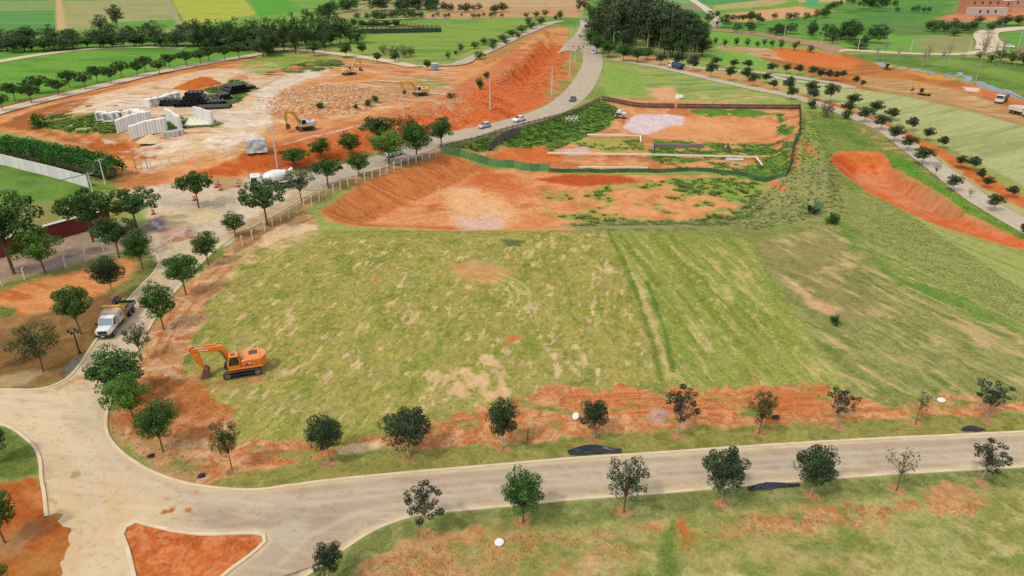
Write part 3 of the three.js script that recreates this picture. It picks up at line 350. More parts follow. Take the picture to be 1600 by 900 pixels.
  F([[-138.23,-198.91],[-133.69,-248.96],[-106.14,-300.67],[-54.86,-310.84],[-19.04,-268.69],[-18.88,-208.95],[-61.55,-176.44],[-61.27,-156.36],[-77.4,-152.24],[-113.47,-180.66]], { c: [rgb(192,179,160), rgb(184,163,136)], v: 3, f: 3, p: 0.2, ps: [7, 1.6, 0.25], s: 33, pe: 0.2, a: 0.7 });
  for (const q of [[[-77.07,-152.14],[-68.48,-155.9],[-59.7,-161.01],[-62.14,-183.67],[-74.84,-218.84],[-75.41,-257.12]], [[-87.42,-154.74],[-74.5,-159.95],[-65.25,-168.41],[-68,-191.45],[-82.33,-229.61],[-82.46,-265.71]], [[-81.32,-151.14],[-67.84,-154.07],[-56.42,-159.76],[-44.76,-173.86],[-28.78,-198.12]], [[-57.56,-158.68],[-45.35,-176.44],[-26.65,-210.86],[-13.57,-254.37]]]) for (const k of [0, 1.9]) Ln(q.map(([x, z]) => [x + k * 0.4, z - k]), { c: [rgb(135,98,64), rgb(150,114,84)], w: 0.55, f: 0.5, e: 0.4, es: 3, a: 0.5 });
  // churned earth and tread marks round the orange excavator
  F([[-33.82,-68.19],[-28.67,-69.55],[-28.67,-67.66],[-31.4,-66.61],[-33.59,-66.61]], { c: [rgb(140,106,64), rgb(153,118,76)], v: 1, f: 1, e: 0.8, es: 1.5, p: 0.7, ps: [1.2, 1.2, 0] });
  for (const q of [[[-33.2,-67.92],[-34.48,-67.39],[-36.09,-65.59],[-37.47,-62.19]], [[-34.67,-70.66],[-36.32,-69.82],[-38.05,-67.66],[-39.49,-64.34]]]) for (const k of [-0.22, 0.22]) Ln(q.map(([x, z]) => [x, z + k]), { c: [rgb(130,87,48), rgb(140,101,60)], w: 0.16, f: 0.2, e: 0.15, es: 0.7, a: 0.6, v: 1 });
  // ruts along the bared earth strips
  for (const q of [[[5.69,-64.34],[11.45,-64.84],[18.4,-63.86],[27.04,-64.34],[34.69,-62.19],[43.02,-62.19]], [[4.9,-62.9],[11.26,-63.37],[18.04,-62.19],[27.91,-62.66],[35.49,-60.82]], [[-24.09,-54.95],[-15.57,-56.74],[-6.71,-59.48],[0,-62.19]], [[-43.85,-72.68],[-46.31,-82.45],[-46.65,-91.2],[-45.64,-101.06]], [[-42.39,-71.52],[-44.58,-81.03],[-44.94,-89.74],[-43.89,-99.58]], [[-8.44,-41.99],[0,-43.23],[8.67,-43.79],[16.55,-44.95]], [[-7.26,-40.93],[1.06,-42.13],[9.61,-42.81]]]) for (const k of [-0.15, 0.15]) Ln(q.map(([x, z]) => [x, z + k]), { c: [rgb(140,82,45), rgb(150,99,60)], w: 0.22, f: 0.3, e: 0.35, es: 1.2, a: 0.55, v: 1 });
  // pale grey-white dust patches of the yard floor
  for (const q of [[[-128.97,-202.47],[-122.47,-211.8],[-112.26,-218.84],[-105.72,-208.95],[-111.51,-198.12]], [[-77.5,-163.66],[-69.78,-172.34],[-65.72,-179.27],[-60.18,-167.13],[-66.76,-159.51]], [[-79.76,-218.84],[-80.51,-243.9],[-75.39,-265.71],[-69.25,-259.93],[-73.34,-227.1],[-63.82,-183.67],[-64.79,-176.44]], [[-93.87,-168.21],[-83.96,-167.86],[-76.03,-163.91],[-78.56,-158.6],[-87.29,-160.9]], [[-81.45,-194.73],[-73.1,-201.62],[-65.16,-183.67],[-70.27,-173.68]]]) F(q, { c: [rgb(189,177,162), rgb(177,162,145), rgb(195,184,170)], v: 2.5, f: 1.5, e: 3, es: 5, p: 0.7, ps: [6, 1.8, 0.25], pe: 0.16, a: 0.85 });
  // verges
  F([[-28.03,-50.37],[-24.61,-52.68],[-15.1,-54.37],[0,-56.33],[13.23,-58.3],[26.82,-59.38],[40.78,-60.48],[57.96,-61.73],[77.39,-63.37],[74.26,-59.92],[52.87,-58.19],[25.72,-56.03],[0,-53.23],[-12.13,-51.59],[-21.06,-50.2],[-24.75,-49.52]], { c: [rgb(120,119,60), rgb(130,126,69), rgb(108,109,52)], v: 1.4, f: 0.4, e: 0.7, es: 3 });
  F([[-16.24,-39.59],[-13.8,-42.4],[-11.04,-45.02],[-5.34,-46.92],[0,-47.63],[12.54,-49.1],[23.88,-50.45],[39.05,-52.04],[49.35,-52.86],[69.66,-54.85],[66.22,-51.06],[47.48,-50.02],[38.21,-49.35],[28.99,-48.36],[19.94,-47.16],[11.21,-46],[4.42,-45.1],[-2.21,-44.95],[-8.58,-43.09],[-12.37,-40.54],[-13.86,-38.07]], { c: [rgb(116,119,72), rgb(105,114,60), rgb(130,131,86)], vs: [1.4, 1.0, 0], f: 0.4, e: 0.8, es: 3 });
  // lower field
  F([[-15.38,-36.34],[-13.93,-38.37],[-12.37,-40.54],[-8.58,-43.09],[-2.21,-44.95],[4.42,-45.1],[11.21,-46],[19.94,-47.16],[28.99,-48.36],[38.21,-49.35],[47.48,-50.02],[66.22,-51.06],[50.92,-34.19],[-14.81,-34.19]], { c: [rgb(133,133,79), rgb(145,141,89), rgb(121,125,65), rgb(140,130,81)], vs: [3, 3, 0], f: 1 });
  F([[-12.24,-39.91],[-9.67,-43.23],[-4.36,-44.08],[3.31,-44.95],[11.17,-45.77],[19.88,-46.92],[28.89,-48.11],[37.99,-48.93],[47.14,-49.52],[65.75,-50.54],[64.22,-48.85],[46.16,-48.03],[34.07,-46.92],[28.01,-46],[21.73,-43.93],[10.63,-42.53],[7.14,-39.91],[-9.9,-38.07]], { c: [rgb(157,114,76), rgb(167,130,89), rgb(146,103,65), rgb(140,128,77)], v: 1.6, f: 0.8, e: 2.5, es: 5, p: 0.74, ps: [4, 1.6, 0.1], pe: 0.2 });
  F([[-5.4,-43.58],[5.43,-43.93],[10.52,-41.86],[8,-38.67],[-5,-38.67]], { c: [rgb(163,128,81), rgb(126,126,74), rgb(153,114,67)], vs: [2, 4, 0.3], f: 3, e: 2, a: 0.7 });
  Ln([[14.07,-45.77],[13.22,-43.23],[12.45,-39.91],[11.73,-36.34]], { c: [rgb(85,108,43), rgb(101,116,55)], w: 1, f: 0.6, e: 0.7, es: 2 });
  Ln([[14.68,-46],[14.78,-43.93],[14.4,-43.23]], { c: [rgb(157,94,52)], w: 1, f: 0.6, e: 0.6, es: 2 });
  F([[24.99,-46.92],[29.7,-47.32],[30.32,-46.15],[24.93,-45.25]], { c: [rgb(103,119,55)], f: 1, e: 1, p: 0.6 });
  F([[-10.63,-42.53],[63.18,-47.71],[52.87,-36.34],[-9.61,-36.34]], { c: [rgb(171,152,111)], f: 1, p: 0.2, ps: [2, 1.4, 0], s: 11, pe: 0.2, a: 0.6 });
  F([[-10.63,-42.53],[63.18,-47.71],[52.87,-36.34],[-9.61,-36.34]], { c: [rgb(103,119,52)], f: 1, p: 0.28, ps: [3, 1.6, 0], s: 12, pe: 0.2, a: 0.6 });
  // north-west island, lawn and earth
  F([[-83.5,-88.12],[-76.06,-93.35],[-70.15,-99.58],[-64.08,-105.44],[-59.12,-105.18],[-56.09,-101.06],[-55.19,-96.73],[-54.8,-89.74],[-53.77,-81.56],[-52.57,-74.64],[-51.66,-68.19],[-53.65,-65.97],[-66.41,-65.59]], { c: [rgb(112,113,60), rgb(124,119,69), rgb(101,109,55)], v: 2.5, f: 0.8 });
  F([[-78.06,-88.12],[-73.46,-92.26],[-68.77,-97.19],[-64.05,-103.34],[-60.54,-102.06],[-58.92,-98.14],[-58.61,-92.69],[-60.26,-87.13],[-64.59,-83.9],[-72.78,-80.68]], { c: [rgb(173,111,65), rgb(180,126,78), rgb(162,92,48)], vs: [5, 1.5, 0.4], f: 1.2, e: 1.2 });
  F([[-73.4,-81.56],[-64.81,-84.27],[-60.37,-87.33],[-58.36,-91.84],[-55.67,-90.57],[-53.92,-81.03],[-52.8,-74.49],[-52.18,-68.46],[-55.34,-66.35],[-62.62,-66.35]], { c: [rgb(122,86,50), rgb(104,82,52), rgb(133,101,62)], v: 3, f: 1.2, e: 1 });
  F([[-59.64,-68.46],[-57.51,-69.82],[-55.68,-69.55],[-55.82,-67.13],[-61.16,-66.35]], { c: [rgb(153,133,99), rgb(140,119,86)], v: 2, f: 1.2, e: 1.2 });
  F([[-53.37,-70.52],[-53.55,-73.28],[-52.28,-72.68],[-51.67,-69.13]], { c: [rgb(116,111,99)], f: 0.6, e: 0.8 });
  F([[-71.32,-86.16],[-68.87,-85.4],[-68.04,-83.17],[-69.9,-83.35]], { c: [rgb(105,114,55)], f: 0.8, e: 1 });
  // south-west corner
  F([[-62.11,-59.92],[-53.57,-59.27],[-51.95,-58.62],[-49.57,-56.94],[-47.79,-55.54],[-46.1,-53.61],[-45.2,-52.13],[-46.47,-51.24],[-54.73,-50.2]], { c: [rgb(92,110,52), rgb(103,116,59), rgb(78,99,43)], v: 2, f: 0.8, e: 0.5 });
  F([[-55.06,-50.63],[-46.47,-51.24],[-45.08,-52.13],[-43.66,-50.2],[-41,-46.92],[-38.37,-45.69],[-36.91,-44.08],[-36.03,-41.19],[-35.27,-38.98],[-35.09,-36.34],[-44.22,-36.34]], { c: [rgb(150,82,38), rgb(140,76,35), rgb(160,104,59)], vs: [5, 2, 0.5], f: 0.8, e: 0.8 });
  F([[-44.07,-43.23],[-41.74,-45.54],[-39.89,-45.25],[-39.99,-41.86],[-42.25,-40.54]], { c: [rgb(153,125,89)], f: 2, e: 1.5, a: 0.6 });
  F([[-41.65,-41.19],[-39.77,-43.23],[-38.3,-43.93],[-36.13,-39.59],[-38.23,-37.48]], { c: [rgb(136,96,48), rgb(153,109,55)], v: 3, f: 2, e: 1.5, a: 0.7 });
  // island triangle
  F([[-33.37,-44.73],[-32.82,-45.62],[-32.08,-45.47],[-28.8,-44.58],[-25.92,-44.22],[-21.6,-44.37],[-20.86,-43.58],[-23.02,-40.1],[-23.63,-38.37],[-24.4,-36.07],[-27.35,-35.25],[-31.13,-41.19]], { c: [rgb(167,91,48), rgb(177,113,70), rgb(157,81,40), rgb(170,103,59)], v: 1.4, f: 0.3 });
  // earth rings round the young trees on the verges
  paint('spots', [[-26.73,-52.22],[-17.77,-53.42],[-10.07,-54.37],[-0.96,-55.44],[8.22,-57.15],[16.94,-57.67],[25.61,-58.09],[34.15,-59.27],[42.36,-59.59],[50.23,-60.37],[-7.37,-44.22],[0.95,-45.77],[9.94,-46.92],[18.87,-48.03],[27.39,-49.02],[35.56,-49.69],[43.92,-50.71]], { c: [rgb(143,103,65), rgb(153,119,84), rgb(133,92,55)], v: 0.5, w: 0.74, f: 0.25, e: 0.22, es: 0.7 });
  F([[99.58,-182.75],[99.63,-166.84],[97.8,-163.38],[98.27,-179.35]], { c: [rgb(140,123,86)], f: 1 });
  // grain of grass, clods and dust
  for (const s of SHEETS) {
    const nz = (s.z1 - s.z0) / s.h;
    for (let j = 0; j < s.h; j++) for (let i = 0; i < s.w; i++) {
      const x = s.x0 + (i + 0.5) * s.px, z = s.z0 + (j + 0.5) * nz, k = (j * s.w + i) * 3;
      const n = 1 + (noise(x * 4.3, z * 4.3) - 0.5) * 0.26 + (noise(x * 1.1 + 3, z * 1.1) - 0.5) * 0.18 + (LAT[(i * 7919 + j * 104729) & 65535] - 0.5) * 0.26, t = (noise(x * 1.3 + 40, z * 1.3) - 0.5) * 0.08;
      s.buf[k] *= n * (1 + t); s.buf[k + 1] *= n; s.buf[k + 2] *= n * (1 - t);
    }
  }
}
// the near carriageway is painted on its own sheet of the same size as the first
const GRAIN = (() => {
  const N = 512, d = new Uint8Array(N * N * 4);
  for (let j = 0; j < N; j++) for (let i = 0; i < N; i++) { const v = clamp01(0.5 * LAT[(i * 31 + j * 977) & 65535] + 0.5 * noise(i / 8, j / 8)) * 255, o = (j * N + i) * 4; d[o] = d[o + 1] = d[o + 2] = v; d[o + 3] = 255; }
  const t = new THREE.DataTexture(d, N, N); t.magFilter = THREE.LinearFilter; t.wrapS = t.wrapT = THREE.RepeatWrapping; t.needsUpdate = true; return t;
})();
const toByte = (v) => { v = clamp01(v); return Math.round((v <= 0.0031308 ? v * 12.92 : 1.055 * Math.pow(v, 1 / 2.4) - 0.055) * 255); };
function sheetMaterial(s) {
  const d = new Uint8Array(s.w * s.h * 4);
  for (let k = 0; k < s.w * s.h; k++) { d[k * 4] = toByte(s.buf[k * 3]); d[k * 4 + 1] = toByte(s.buf[k * 3 + 1]); d[k * 4 + 2] = toByte(s.buf[k * 3 + 2]); d[k * 4 + 3] = 255; }
  const t = new THREE.DataTexture(d, s.w, s.h); t.colorSpace = THREE.SRGBColorSpace; t.magFilter = THREE.LinearFilter; t.needsUpdate = true;
  const b = GRAIN.clone(); b.repeat.set((s.x1 - s.x0) / (s.px * 220), (s.z0 - s.z1) / (s.px * 220)); b.needsUpdate = true;
  return new THREE.MeshPhysicalMaterial({ map: t, bumpMap: b, bumpScale: s.px * 0.5, roughness: 1, specularIntensity: 0.08 }); // loose earth and grass hardly mirror the sky
}
function sampleGround(x, z) {
  for (const s of SHEETS) if (x >= s.x0 && x < s.x1 && z <= s.z0 && z > s.z1) { const i = Math.floor((x - s.x0) / s.px), j = Math.floor((z - s.z0) / ((s.z1 - s.z0) / s.h)), k = (j * s.w + i) * 3; return [s.buf[k], s.buf[k + 1], s.buf[k + 2]]; }
  return [0.2, 0.2, 0.1];
}
const groundY = (x, z) => { const h = height(x, z); return h + relief(x, z, h); };
const sheetMats = SHEETS.map(sheetMaterial);
{
  const pos = [], uv = [], idx = [], groups = [];
  SHEETS.forEach((s, n) => {
    const nx = Math.round((s.x1 - s.x0) / s.cell), nz = Math.round((s.z0 - s.z1) / s.cell), base = pos.length / 3, start = idx.length, next = SHEETS[n + 1];
    for (let j = 0; j <= nz; j++) for (let i = 0; i <= nx; i++) {
      const x = s.x0 + ((s.x1 - s.x0) * i) / nx, z = s.z0 + ((s.z1 - s.z0) * j) / nz;
      let y;
      if (j === nz && next && next.cell > s.cell) { const c = next.cell, a = Math.floor((x - next.x0) / c) * c + next.x0; y = mix(groundY(a, z), groundY(a + c, z), (x - a) / c); } else y = groundY(x, z);
      pos.push(x, y, z); uv.push(i / nx, j / nz);
    }
    for (let j = 0; j < nz; j++) for (let i = 0; i < nx; i++) { const a = base + j * (nx + 1) + i, b = a + 1, c = a + nx + 1, d = c + 1; idx.push(a, b, c, b, d, c); }
    groups.push([start, idx.length - start, n]);
  });
  // plain country round the painted sheets, out to the horizon
  const start = idx.length;
  for (const [x0, x1, z0, z1] of [[-5000, 5000, 3000, -34], [-5000, -90, -34, -108], [90, 5000, -34, -108], [-5000, -192, -108, -240], [192, 5000, -108, -240], [-5000, -450, -240, -560], [450, 5000, -240, -560], [-5000, -800, -560, -1200], [800, 5000, -560, -1200], [-5000, 5000, -1200, -5500]]) {
    const b = pos.length / 3; pos.push(x0, 0, z0, x1, 0, z0, x0, 0, z1, x1, 0, z1); uv.push(x0 / 30, z0 / 30, x1 / 30, z0 / 30, x0 / 30, z1 / 30, x1 / 30, z1 / 30); idx.push(b, b + 1, b + 2, b + 1, b + 3, b + 2);
  }
  groups.push([start, idx.length - start, 4]);
  const g = new THREE.BufferGeometry();
  g.setAttribute('position', new THREE.Float32BufferAttribute(pos, 3)); g.setAttribute('uv', new THREE.Float32BufferAttribute(uv, 2)); g.setIndex(idx);
  for (const q of groups) g.addGroup(...q);
  g.computeVertexNormals();
  const ground = new THREE.Mesh(g, [...sheetMats, M(rgb(116,130,65), 1)]);
  ground.name = 'ground'; ground.receiveShadow = true; ground.castShadow = true; scene.add(ground);
  tag(ground, 'grassy and orange earth ground of the building land', null, null, 'structure');
}

// ---------------------------------------------------------------- roads
function roadTexture(cols, px, stretch) {
  const N = 1024, d = new Uint8Array(N * N * 4), c = cols.map(lin);
  for (let j = 0; j < N; j++) for (let i = 0; i < N; i++) {
    // u runs along the road, v across it: wheel-drawn streaks along u
    const a = fbm(i / 128 * 2, j / 64 * stretch), b = noise(i / 24, j / 6 * stretch), n = clamp01(a * 1.6 - 0.4 + (b - 0.5) * 0.4), g = 1 + (LAT[(i * 131 + j * 7717) & 65535] - 0.5) * 0.14, o = (j * N + i) * 4;
    for (let k = 0; k < 3; k++) d[o + k] = toByte(mix(c[0][k], c[1][k], n) * g);
    d[o + 3] = 255;
  }
  const t = new THREE.DataTexture(d, N, N); t.colorSpace = THREE.SRGBColorSpace; t.magFilter = THREE.LinearFilter; t.wrapS = t.wrapT = THREE.MirroredRepeatWrapping; t.needsUpdate = true;
  return t;
}
const asphaltMat = new THREE.MeshPhysicalMaterial({ map: roadTexture([rgb(146,137,123), rgb(168,155,135)], 1, 1.6), roughness: 1, specularIntensity: 0.15 });
const dirtRoadMat = new THREE.MeshPhysicalMaterial({ map: roadTexture([rgb(173,157,136), rgb(187,173,153)], 1, 1.4), roughness: 1, specularIntensity: 0.15 });
const brownRoadMat = new THREE.MeshPhysicalMaterial({ map: roadTexture([rgb(140,106,92), rgb(153,119,103)], 1, 1.4), roughness: 1, specularIntensity: 0.15 });
const concreteRoadMat = new THREE.MeshPhysicalMaterial({ map: roadTexture([rgb(159,148,131), rgb(168,157,140)], 1, 1.2), roughness: 1, specularIntensity: 0.15 });
const smooth = (pts, step) => { const c = new THREE.CatmullRomCurve3(pts.map((p) => new THREE.Vector3(p[0], 0, p[1])), false, 'centripetal'); return c.getSpacedPoints(Math.max(4, Math.round(c.getLength() / step))).map((p) => [p.x, p.z]); };
const sideways = (q, i) => { const a = q[Math.max(0, i - 1)], b = q[Math.min(q.length - 1, i + 1)], l = Math.hypot(b[0] - a[0], b[1] - a[1]) || 1; return [-(b[1] - a[1]) / l, (b[0] - a[0]) / l]; };
function road(name, label, pts, width, mat, lift = 0.08, step = 2) {
  const q = smooth(pts, step), pos = [], uv = [], idx = [], K = 6; let run = 0;
  q.forEach((p, i) => {
    const n = sideways(q, i), w = typeof width === 'function' ? width(i / (q.length - 1)) : width; if (i) run += Math.hypot(p[0] - q[i - 1][0], p[1] - q[i - 1][1]);
    for (let k = 0; k <= K; k++) { const t = k / K - 0.5, x = p[0] + n[0] * w * t, z = p[1] + n[1] * w * t; pos.push(x, groundY(x, z) + lift, z); uv.push(run / 24, (k / K) * w / 14); }
    if (i) for (let k = 0; k < K; k++) { const a = (i - 1) * (K + 1) + k, b = a + K + 1; idx.push(a, a + 1, b, a + 1, b + 1, b); }
  });
  const g = new THREE.BufferGeometry(); g.setAttribute('position', new THREE.Float32BufferAttribute(pos, 3)); g.setAttribute('uv', new THREE.Float32BufferAttribute(uv, 2)); g.setIndex(idx); g.computeVertexNormals();
  const m = new THREE.Mesh(g, mat); m.name = numbered(name); m.receiveShadow = true; scene.add(m);
  return tag(m, label, null, null, 'structure');
}
function kerb(label, pts, wide = 0.32, high = 0.13, closed = false, mat = kerbMat) {
  const q = smooth(closed ? [...pts, pts[0]] : pts, 0.9), pos = [], idx = [], prof = [[-0.5, 0.0], [-0.5, 0.85], [-0.38, 1], [0.38, 1], [0.5, 0.85], [0.5, 0]], K = prof.length;
  q.forEach((p, i) => {
    const n = sideways(q, i), y = groundY(p[0], p[1]);
    for (const [a, b] of prof) pos.push(p[0] + n[0] * a * wide, y + b * high + (b ? (noise(p[0] * 0.9, p[1] * 0.9) - 0.5) * 0.03 : -0.1), p[1] + n[1] * a * wide);
    if (i) for (let k = 0; k < K - 1; k++) { const a = (i - 1) * K + k, b = a + K; idx.push(a, b, a + 1, a + 1, b, b + 1); }
  });
  const g = new THREE.BufferGeometry(); g.setAttribute('position', new THREE.Float32BufferAttribute(pos, 3)); g.setIndex(idx);
  const uv = new Float32Array(pos.length / 3 * 2); for (let i = 0; i < uv.length / 2; i++) { uv[i * 2] = Math.floor(i / K) * 0.06; uv[i * 2 + 1] = (i % K) * 0.03; } g.setAttribute('uv', new THREE.BufferAttribute(uv, 2));
  g.computeVertexNormals();
  const m = new THREE.Mesh(g, mat); m.name = numbered('kerb'); m.receiveShadow = true; m.castShadow = true; scene.add(m);
  return tag(m, label, null, null, 'structure');
}
const kerbMat = new THREE.MeshPhysicalMaterial({ map: roadTexture([rgb(181,163,136), rgb(194,180,157)], 1, 1), roughness: 1, specularIntensity: 0.15 });
const K1 = [[-48.32,-113.7],[-49.17,-104.12],[-49.05,-94.01],[-48.6,-85.21],[-47.58,-79.65],[-46,-71.81],[-45.13,-66.61],[-44.35,-63.98],[-43.38,-61.16],[-41.71,-58.09],[-39.52,-55.73],[-36.42,-53.42],[-33.11,-51.59],[-30.24,-50.54],[-27.89,-50.02],[-23.63,-49.69],[-21.06,-50.2],[-16.74,-51.06],[-11.32,-51.86],[-5.78,-52.59],[0,-53.33],[5.77,-54.08],[13.55,-54.85],[25.75,-56.13],[37.24,-57.15],[52.94,-58.3],[67.33,-59.7]];
const K2 = [[-17.64,-37.48],[-16.49,-39.78],[-15.75,-40.67],[-14,-42.6],[-12.49,-44.22],[-11.14,-45.25],[-8.79,-46.38],[-5.34,-47],[0,-47.71],[5.34,-48.44],[12.55,-49.18],[18.12,-49.85],[23.91,-50.54],[31.58,-51.42],[39.34,-52.13],[49.41,-52.95],[63.01,-54.46]];
const K3 = [[-33.39,-45.1],[-32.85,-45.69],[-32.11,-45.54],[-28.83,-44.66],[-26.16,-44.29],[-21.9,-44.44],[-21.17,-44.22],[-20.8,-43.58],[-21.25,-42.47],[-22.95,-40.03],[-23.63,-38.37],[-24.46,-36.46],[-25.7,-34.71],[-27.13,-34.98],[-29.54,-38.98],[-30.38,-40.29],[-32.06,-42.74],[-33.34,-44.44]];
const K4 = [[-60.49,-60.48],[-53.79,-59.59],[-52.16,-58.94],[-49.63,-57.25],[-47.72,-55.73],[-46.03,-53.8],[-44.41,-51.33],[-42.67,-48.93],[-40.91,-46.3]];
const K5 = [[-64.24,-65.59],[-58,-65.97],[-54.01,-65.97],[-52.65,-66.48],[-51.66,-68.19],[-51.86,-71.23],[-52.57,-74.64],[-53.77,-81.56],[-54.72,-90.16],[-54.93,-92.91],[-55.12,-97.43],[-55.99,-101.06],[-57.59,-104.12],[-59.26,-105.71],[-60.78,-106.25],[-63.29,-105.98]];
let carriageway;
{
  // near carriageway: one paved sheet round the earth triangle, streaked by wheels and dusted with earth
  const R = { ...SHEETS[0], buf: SHEETS[0].buf.slice() }, keep = SHEETS.splice(0, SHEETS.length, R);
  const TANR = [rgb(180,159,130), rgb(187,169,140), rgb(169,146,116)], GREY = [rgb(148,133,114), rgb(156,140,119), rgb(141,126,108)];
  paint('all', null, { c: [rgb(171,153,126), rgb(177,160,131), rgb(162,145,121)], vs: [9, 9, 0] });
  paint('fill', [[-24.69,-49.35],[-12.16,-51.77],[0,-53.33],[25.75,-56.13],[74.76,-60.48],[69.57,-54.75],[23.91,-50.54],[0,-47.71],[-9,-46.3],[-13.04,-43.93],[-16.75,-39.59],[-19.81,-35.25],[-23.58,-35.25],[-20.8,-43.58],[-21.9,-44.44],[-28.62,-44.8],[-29.05,-48.52]], { c: GREY, vs: [16, 1.6, 0.06], f: 5, e: 3 });
  paint('fill', [[-21.62,-50.89],[52.59,-57.77],[51.24,-55.73],[12.22,-52.13],[-17.53,-48.93]], { c: [rgb(150,135,119), rgb(141,128,113)], vs: [20, 1.2, 0.05], f: 4, a: 0.6 });
  paint('fill', [[-39.71,-55.73],[-23.57,-49.52],[-19.31,-46.92],[-21.97,-44.66],[-28.68,-44.95],[-35.69,-50.2]], { c: GREY, vs: [10, 1.6, -0.35], f: 6, e: 3, a: 0.8 });
  paint('fill', [[-66.11,-67.13],[-50.72,-72.68],[-45.4,-69.82],[-39.71,-55.73],[-29.53,-46.92],[-33.5,-44.66],[-28.36,-36.34],[-34.61,-36.34],[-37.48,-43.93],[-41.46,-46.92],[-46.22,-53.8],[-60.76,-59.92]], { c: TANR, vs: [9, 4, 0.7], f: 5, e: 3, a: 0.9 });
  paint('fill', [[-41.93,-47.71],[-38.32,-45.39],[-35.7,-39.91],[-33.15,-39.91],[-34.05,-44.66],[-34.46,-47.71],[-38.07,-50.2]], { c: [rgb(184,160,126), rgb(177,150,114)], v: 4, f: 4, e: 2, a: 0.8 });
  paint('all', null, { c: [rgb(140,96,51)], p: 0.1, ps: [1.6, 0.8, 0.3], pe: 0.1, a: 0.22, s: 21 });
  paint('all', null, { c: [rgb(187,173,150)], p: 0.2, ps: [5, 0.7, 0.1], pe: 0.2, a: 0.28, s: 22 });
  paint('all', null, { c: [rgb(146,133,113)], p: 0.2, ps: [6, 0.7, 0.1], pe: 0.3, a: 0.3, s: 23 });
  for (const p of [[[-59.67,-62.19],[-51.92,-63.14],[-42.73,-57.77],[-36.34,-51.5],[-29.05,-48.52],[-20.68,-47.71],[-5.91,-49.77],[12.22,-52.13],[50.98,-55.34]], [[-60.93,-63.98],[-51.52,-64.84],[-42.25,-59.38],[-35.25,-52.4],[-27.57,-49.18],[-20.38,-48.69],[-6.01,-50.89],[12.37,-53.05],[51.71,-56.44]], [[-33.15,-39.91],[-35.54,-45.39],[-39.61,-51.95],[-44.04,-57.77],[-46.96,-68.46],[-48.24,-80.68],[-48.95,-94.45]], [[-34.17,-39.91],[-36.65,-45.39],[-40.83,-51.95],[-45.03,-57.77],[-48.08,-68.46],[-49.51,-80.68],[-50.88,-95.58]], [[-18.74,-41.19],[-17.38,-43.93],[-13.63,-46.92],[-5.84,-48.93],[5.98,-50.63],[50.47,-54.56]]])
    for (const w of [0.25, 0.6]) paint('line', p, { c: [w < 0.5 ? rgb(151,140,126) : rgb(189,179,160)], w, f: 0.5, e: 0.3, es: 3, a: 0.26 });
  paint('spots', [[-30.84,-46.92],[-30.28,-47.08],[-28.78,-47.16]], { c: [rgb(146,89,45)], w: 0.35, f: 0.3, e: 0.3, es: 0.6 });
  paint('spots', [[-41.46,-51.77],[-35.25,-59.48]], { c: [rgb(146,114,72)], w: 0.4, f: 0.3, e: 0.3, es: 0.6, a: 0.7 });
  paint('spots', [[-18.99,-44.8],[-19.11,-44.66]], { c: [rgb(175,167,153)], w: 1.4, f: 1.5, e: 1, es: 1.2, a: 0.35 });
  for (const q of [[[-43.43,-62.19],[-41.18,-59.92],[-38.43,-55.73],[-39.79,-56.13]], [[-53.57,-65.84],[-51.07,-69.13],[-50.72,-72.68],[-49.2,-68.46],[-51.25,-65.59]], [[-34.33,-52.4],[-30.03,-50.89],[-27.63,-49.35],[-31.68,-50.54]], [[-45.84,-53.8],[-42.83,-50.2],[-40.32,-46.92],[-42.3,-48.52]], [[-49.5,-82.45],[-49.48,-86.16],[-47.34,-82.45],[-46.99,-77.32]], [[-16.92,-40.22],[-14.89,-42.53],[-13.01,-43.79],[-14.7,-41.72]]]) paint('fill', q, { c: [rgb(163,128,89), rgb(153,111,70)], v: 1, f: 0.6, e: 1.2, es: 1.6, p: 0.55, ps: [1.2, 0.8, 0.5], pe: 0.14, a: 0.7 });
  paint('all', null, { c: [rgb(119,108,92)], p: 0.06, ps: [0.35, 0.3, 0], pe: 0.05, a: 0.4, s: 27 });
  for (const p of [K1, K2, K3, K5]) paint('line', p, { c: [rgb(184,169,143), rgb(173,155,126)], w: 1.1, f: 0.4, e: 0.15, es: 2, v: 2, a: 0.85 });
  for (let k = 0; k < R.w * R.h; k++) { const n = 1 + (LAT[(k * 7919) & 65535] - 0.5) * 0.12; for (let c = 0; c < 3; c++) R.buf[k * 3 + c] *= n; }
  SHEETS.splice(0, 1, ...keep);
  const mat = sheetMaterial(R); mat.bumpScale *= 0.3;
  const outer = carriageway = [...smooth(K1, 1.2), [100, -72], [100, -64], ...smooth(K2, 1.2).reverse(), [-30, -34.2], [-80, -34.2], ...smooth([[-35.86,-38.79],[-36.48,-40.54],[-36.91,-41.99],[-37.35,-43.51],[-38.2,-44.8],[-39.58,-45.85],[-40.84,-46.46]], 0.5).map(([x, z]) => [x + (noise(x * 1.3, z * 1.3) - 0.5) * 1.4 + (noise(x * 4, z * 4) - 0.5) * 0.5, z + (noise(x * 1.3 + 9, z * 1.3) - 0.5) * 1.2]), ...smooth(K4, 1.2).reverse(), ...smooth(K5.slice(0, 10), 1.2), ...[[-55.19,-96.73],[-56.01,-101.56],[-57.85,-108.45],[-55.19,-111.9]]];
  const V = (p) => p.map(([x, z]) => new THREE.Vector2(x, z)), hole = smooth([...K3, K3[0]], 1.2).slice(0, -1);
  const tri = THREE.ShapeUtils.triangulateShape(V(outer), [V(hole)]), all = [...outer, ...hole], pos = [], uv = [];
  for (const t of tri) { const [a, b, c] = t.map((i) => all[i]), up = (b[0] - a[0]) * (c[1] - a[1]) - (b[1] - a[1]) * (c[0] - a[0]) < 0; for (const p of up ? [a, b, c] : [a, c, b]) { pos.push(p[0], 0.02, p[1]); uv.push((p[0] - R.x0) / (R.x1 - R.x0), (p[1] - R.z0) / (R.z1 - R.z0)); } }
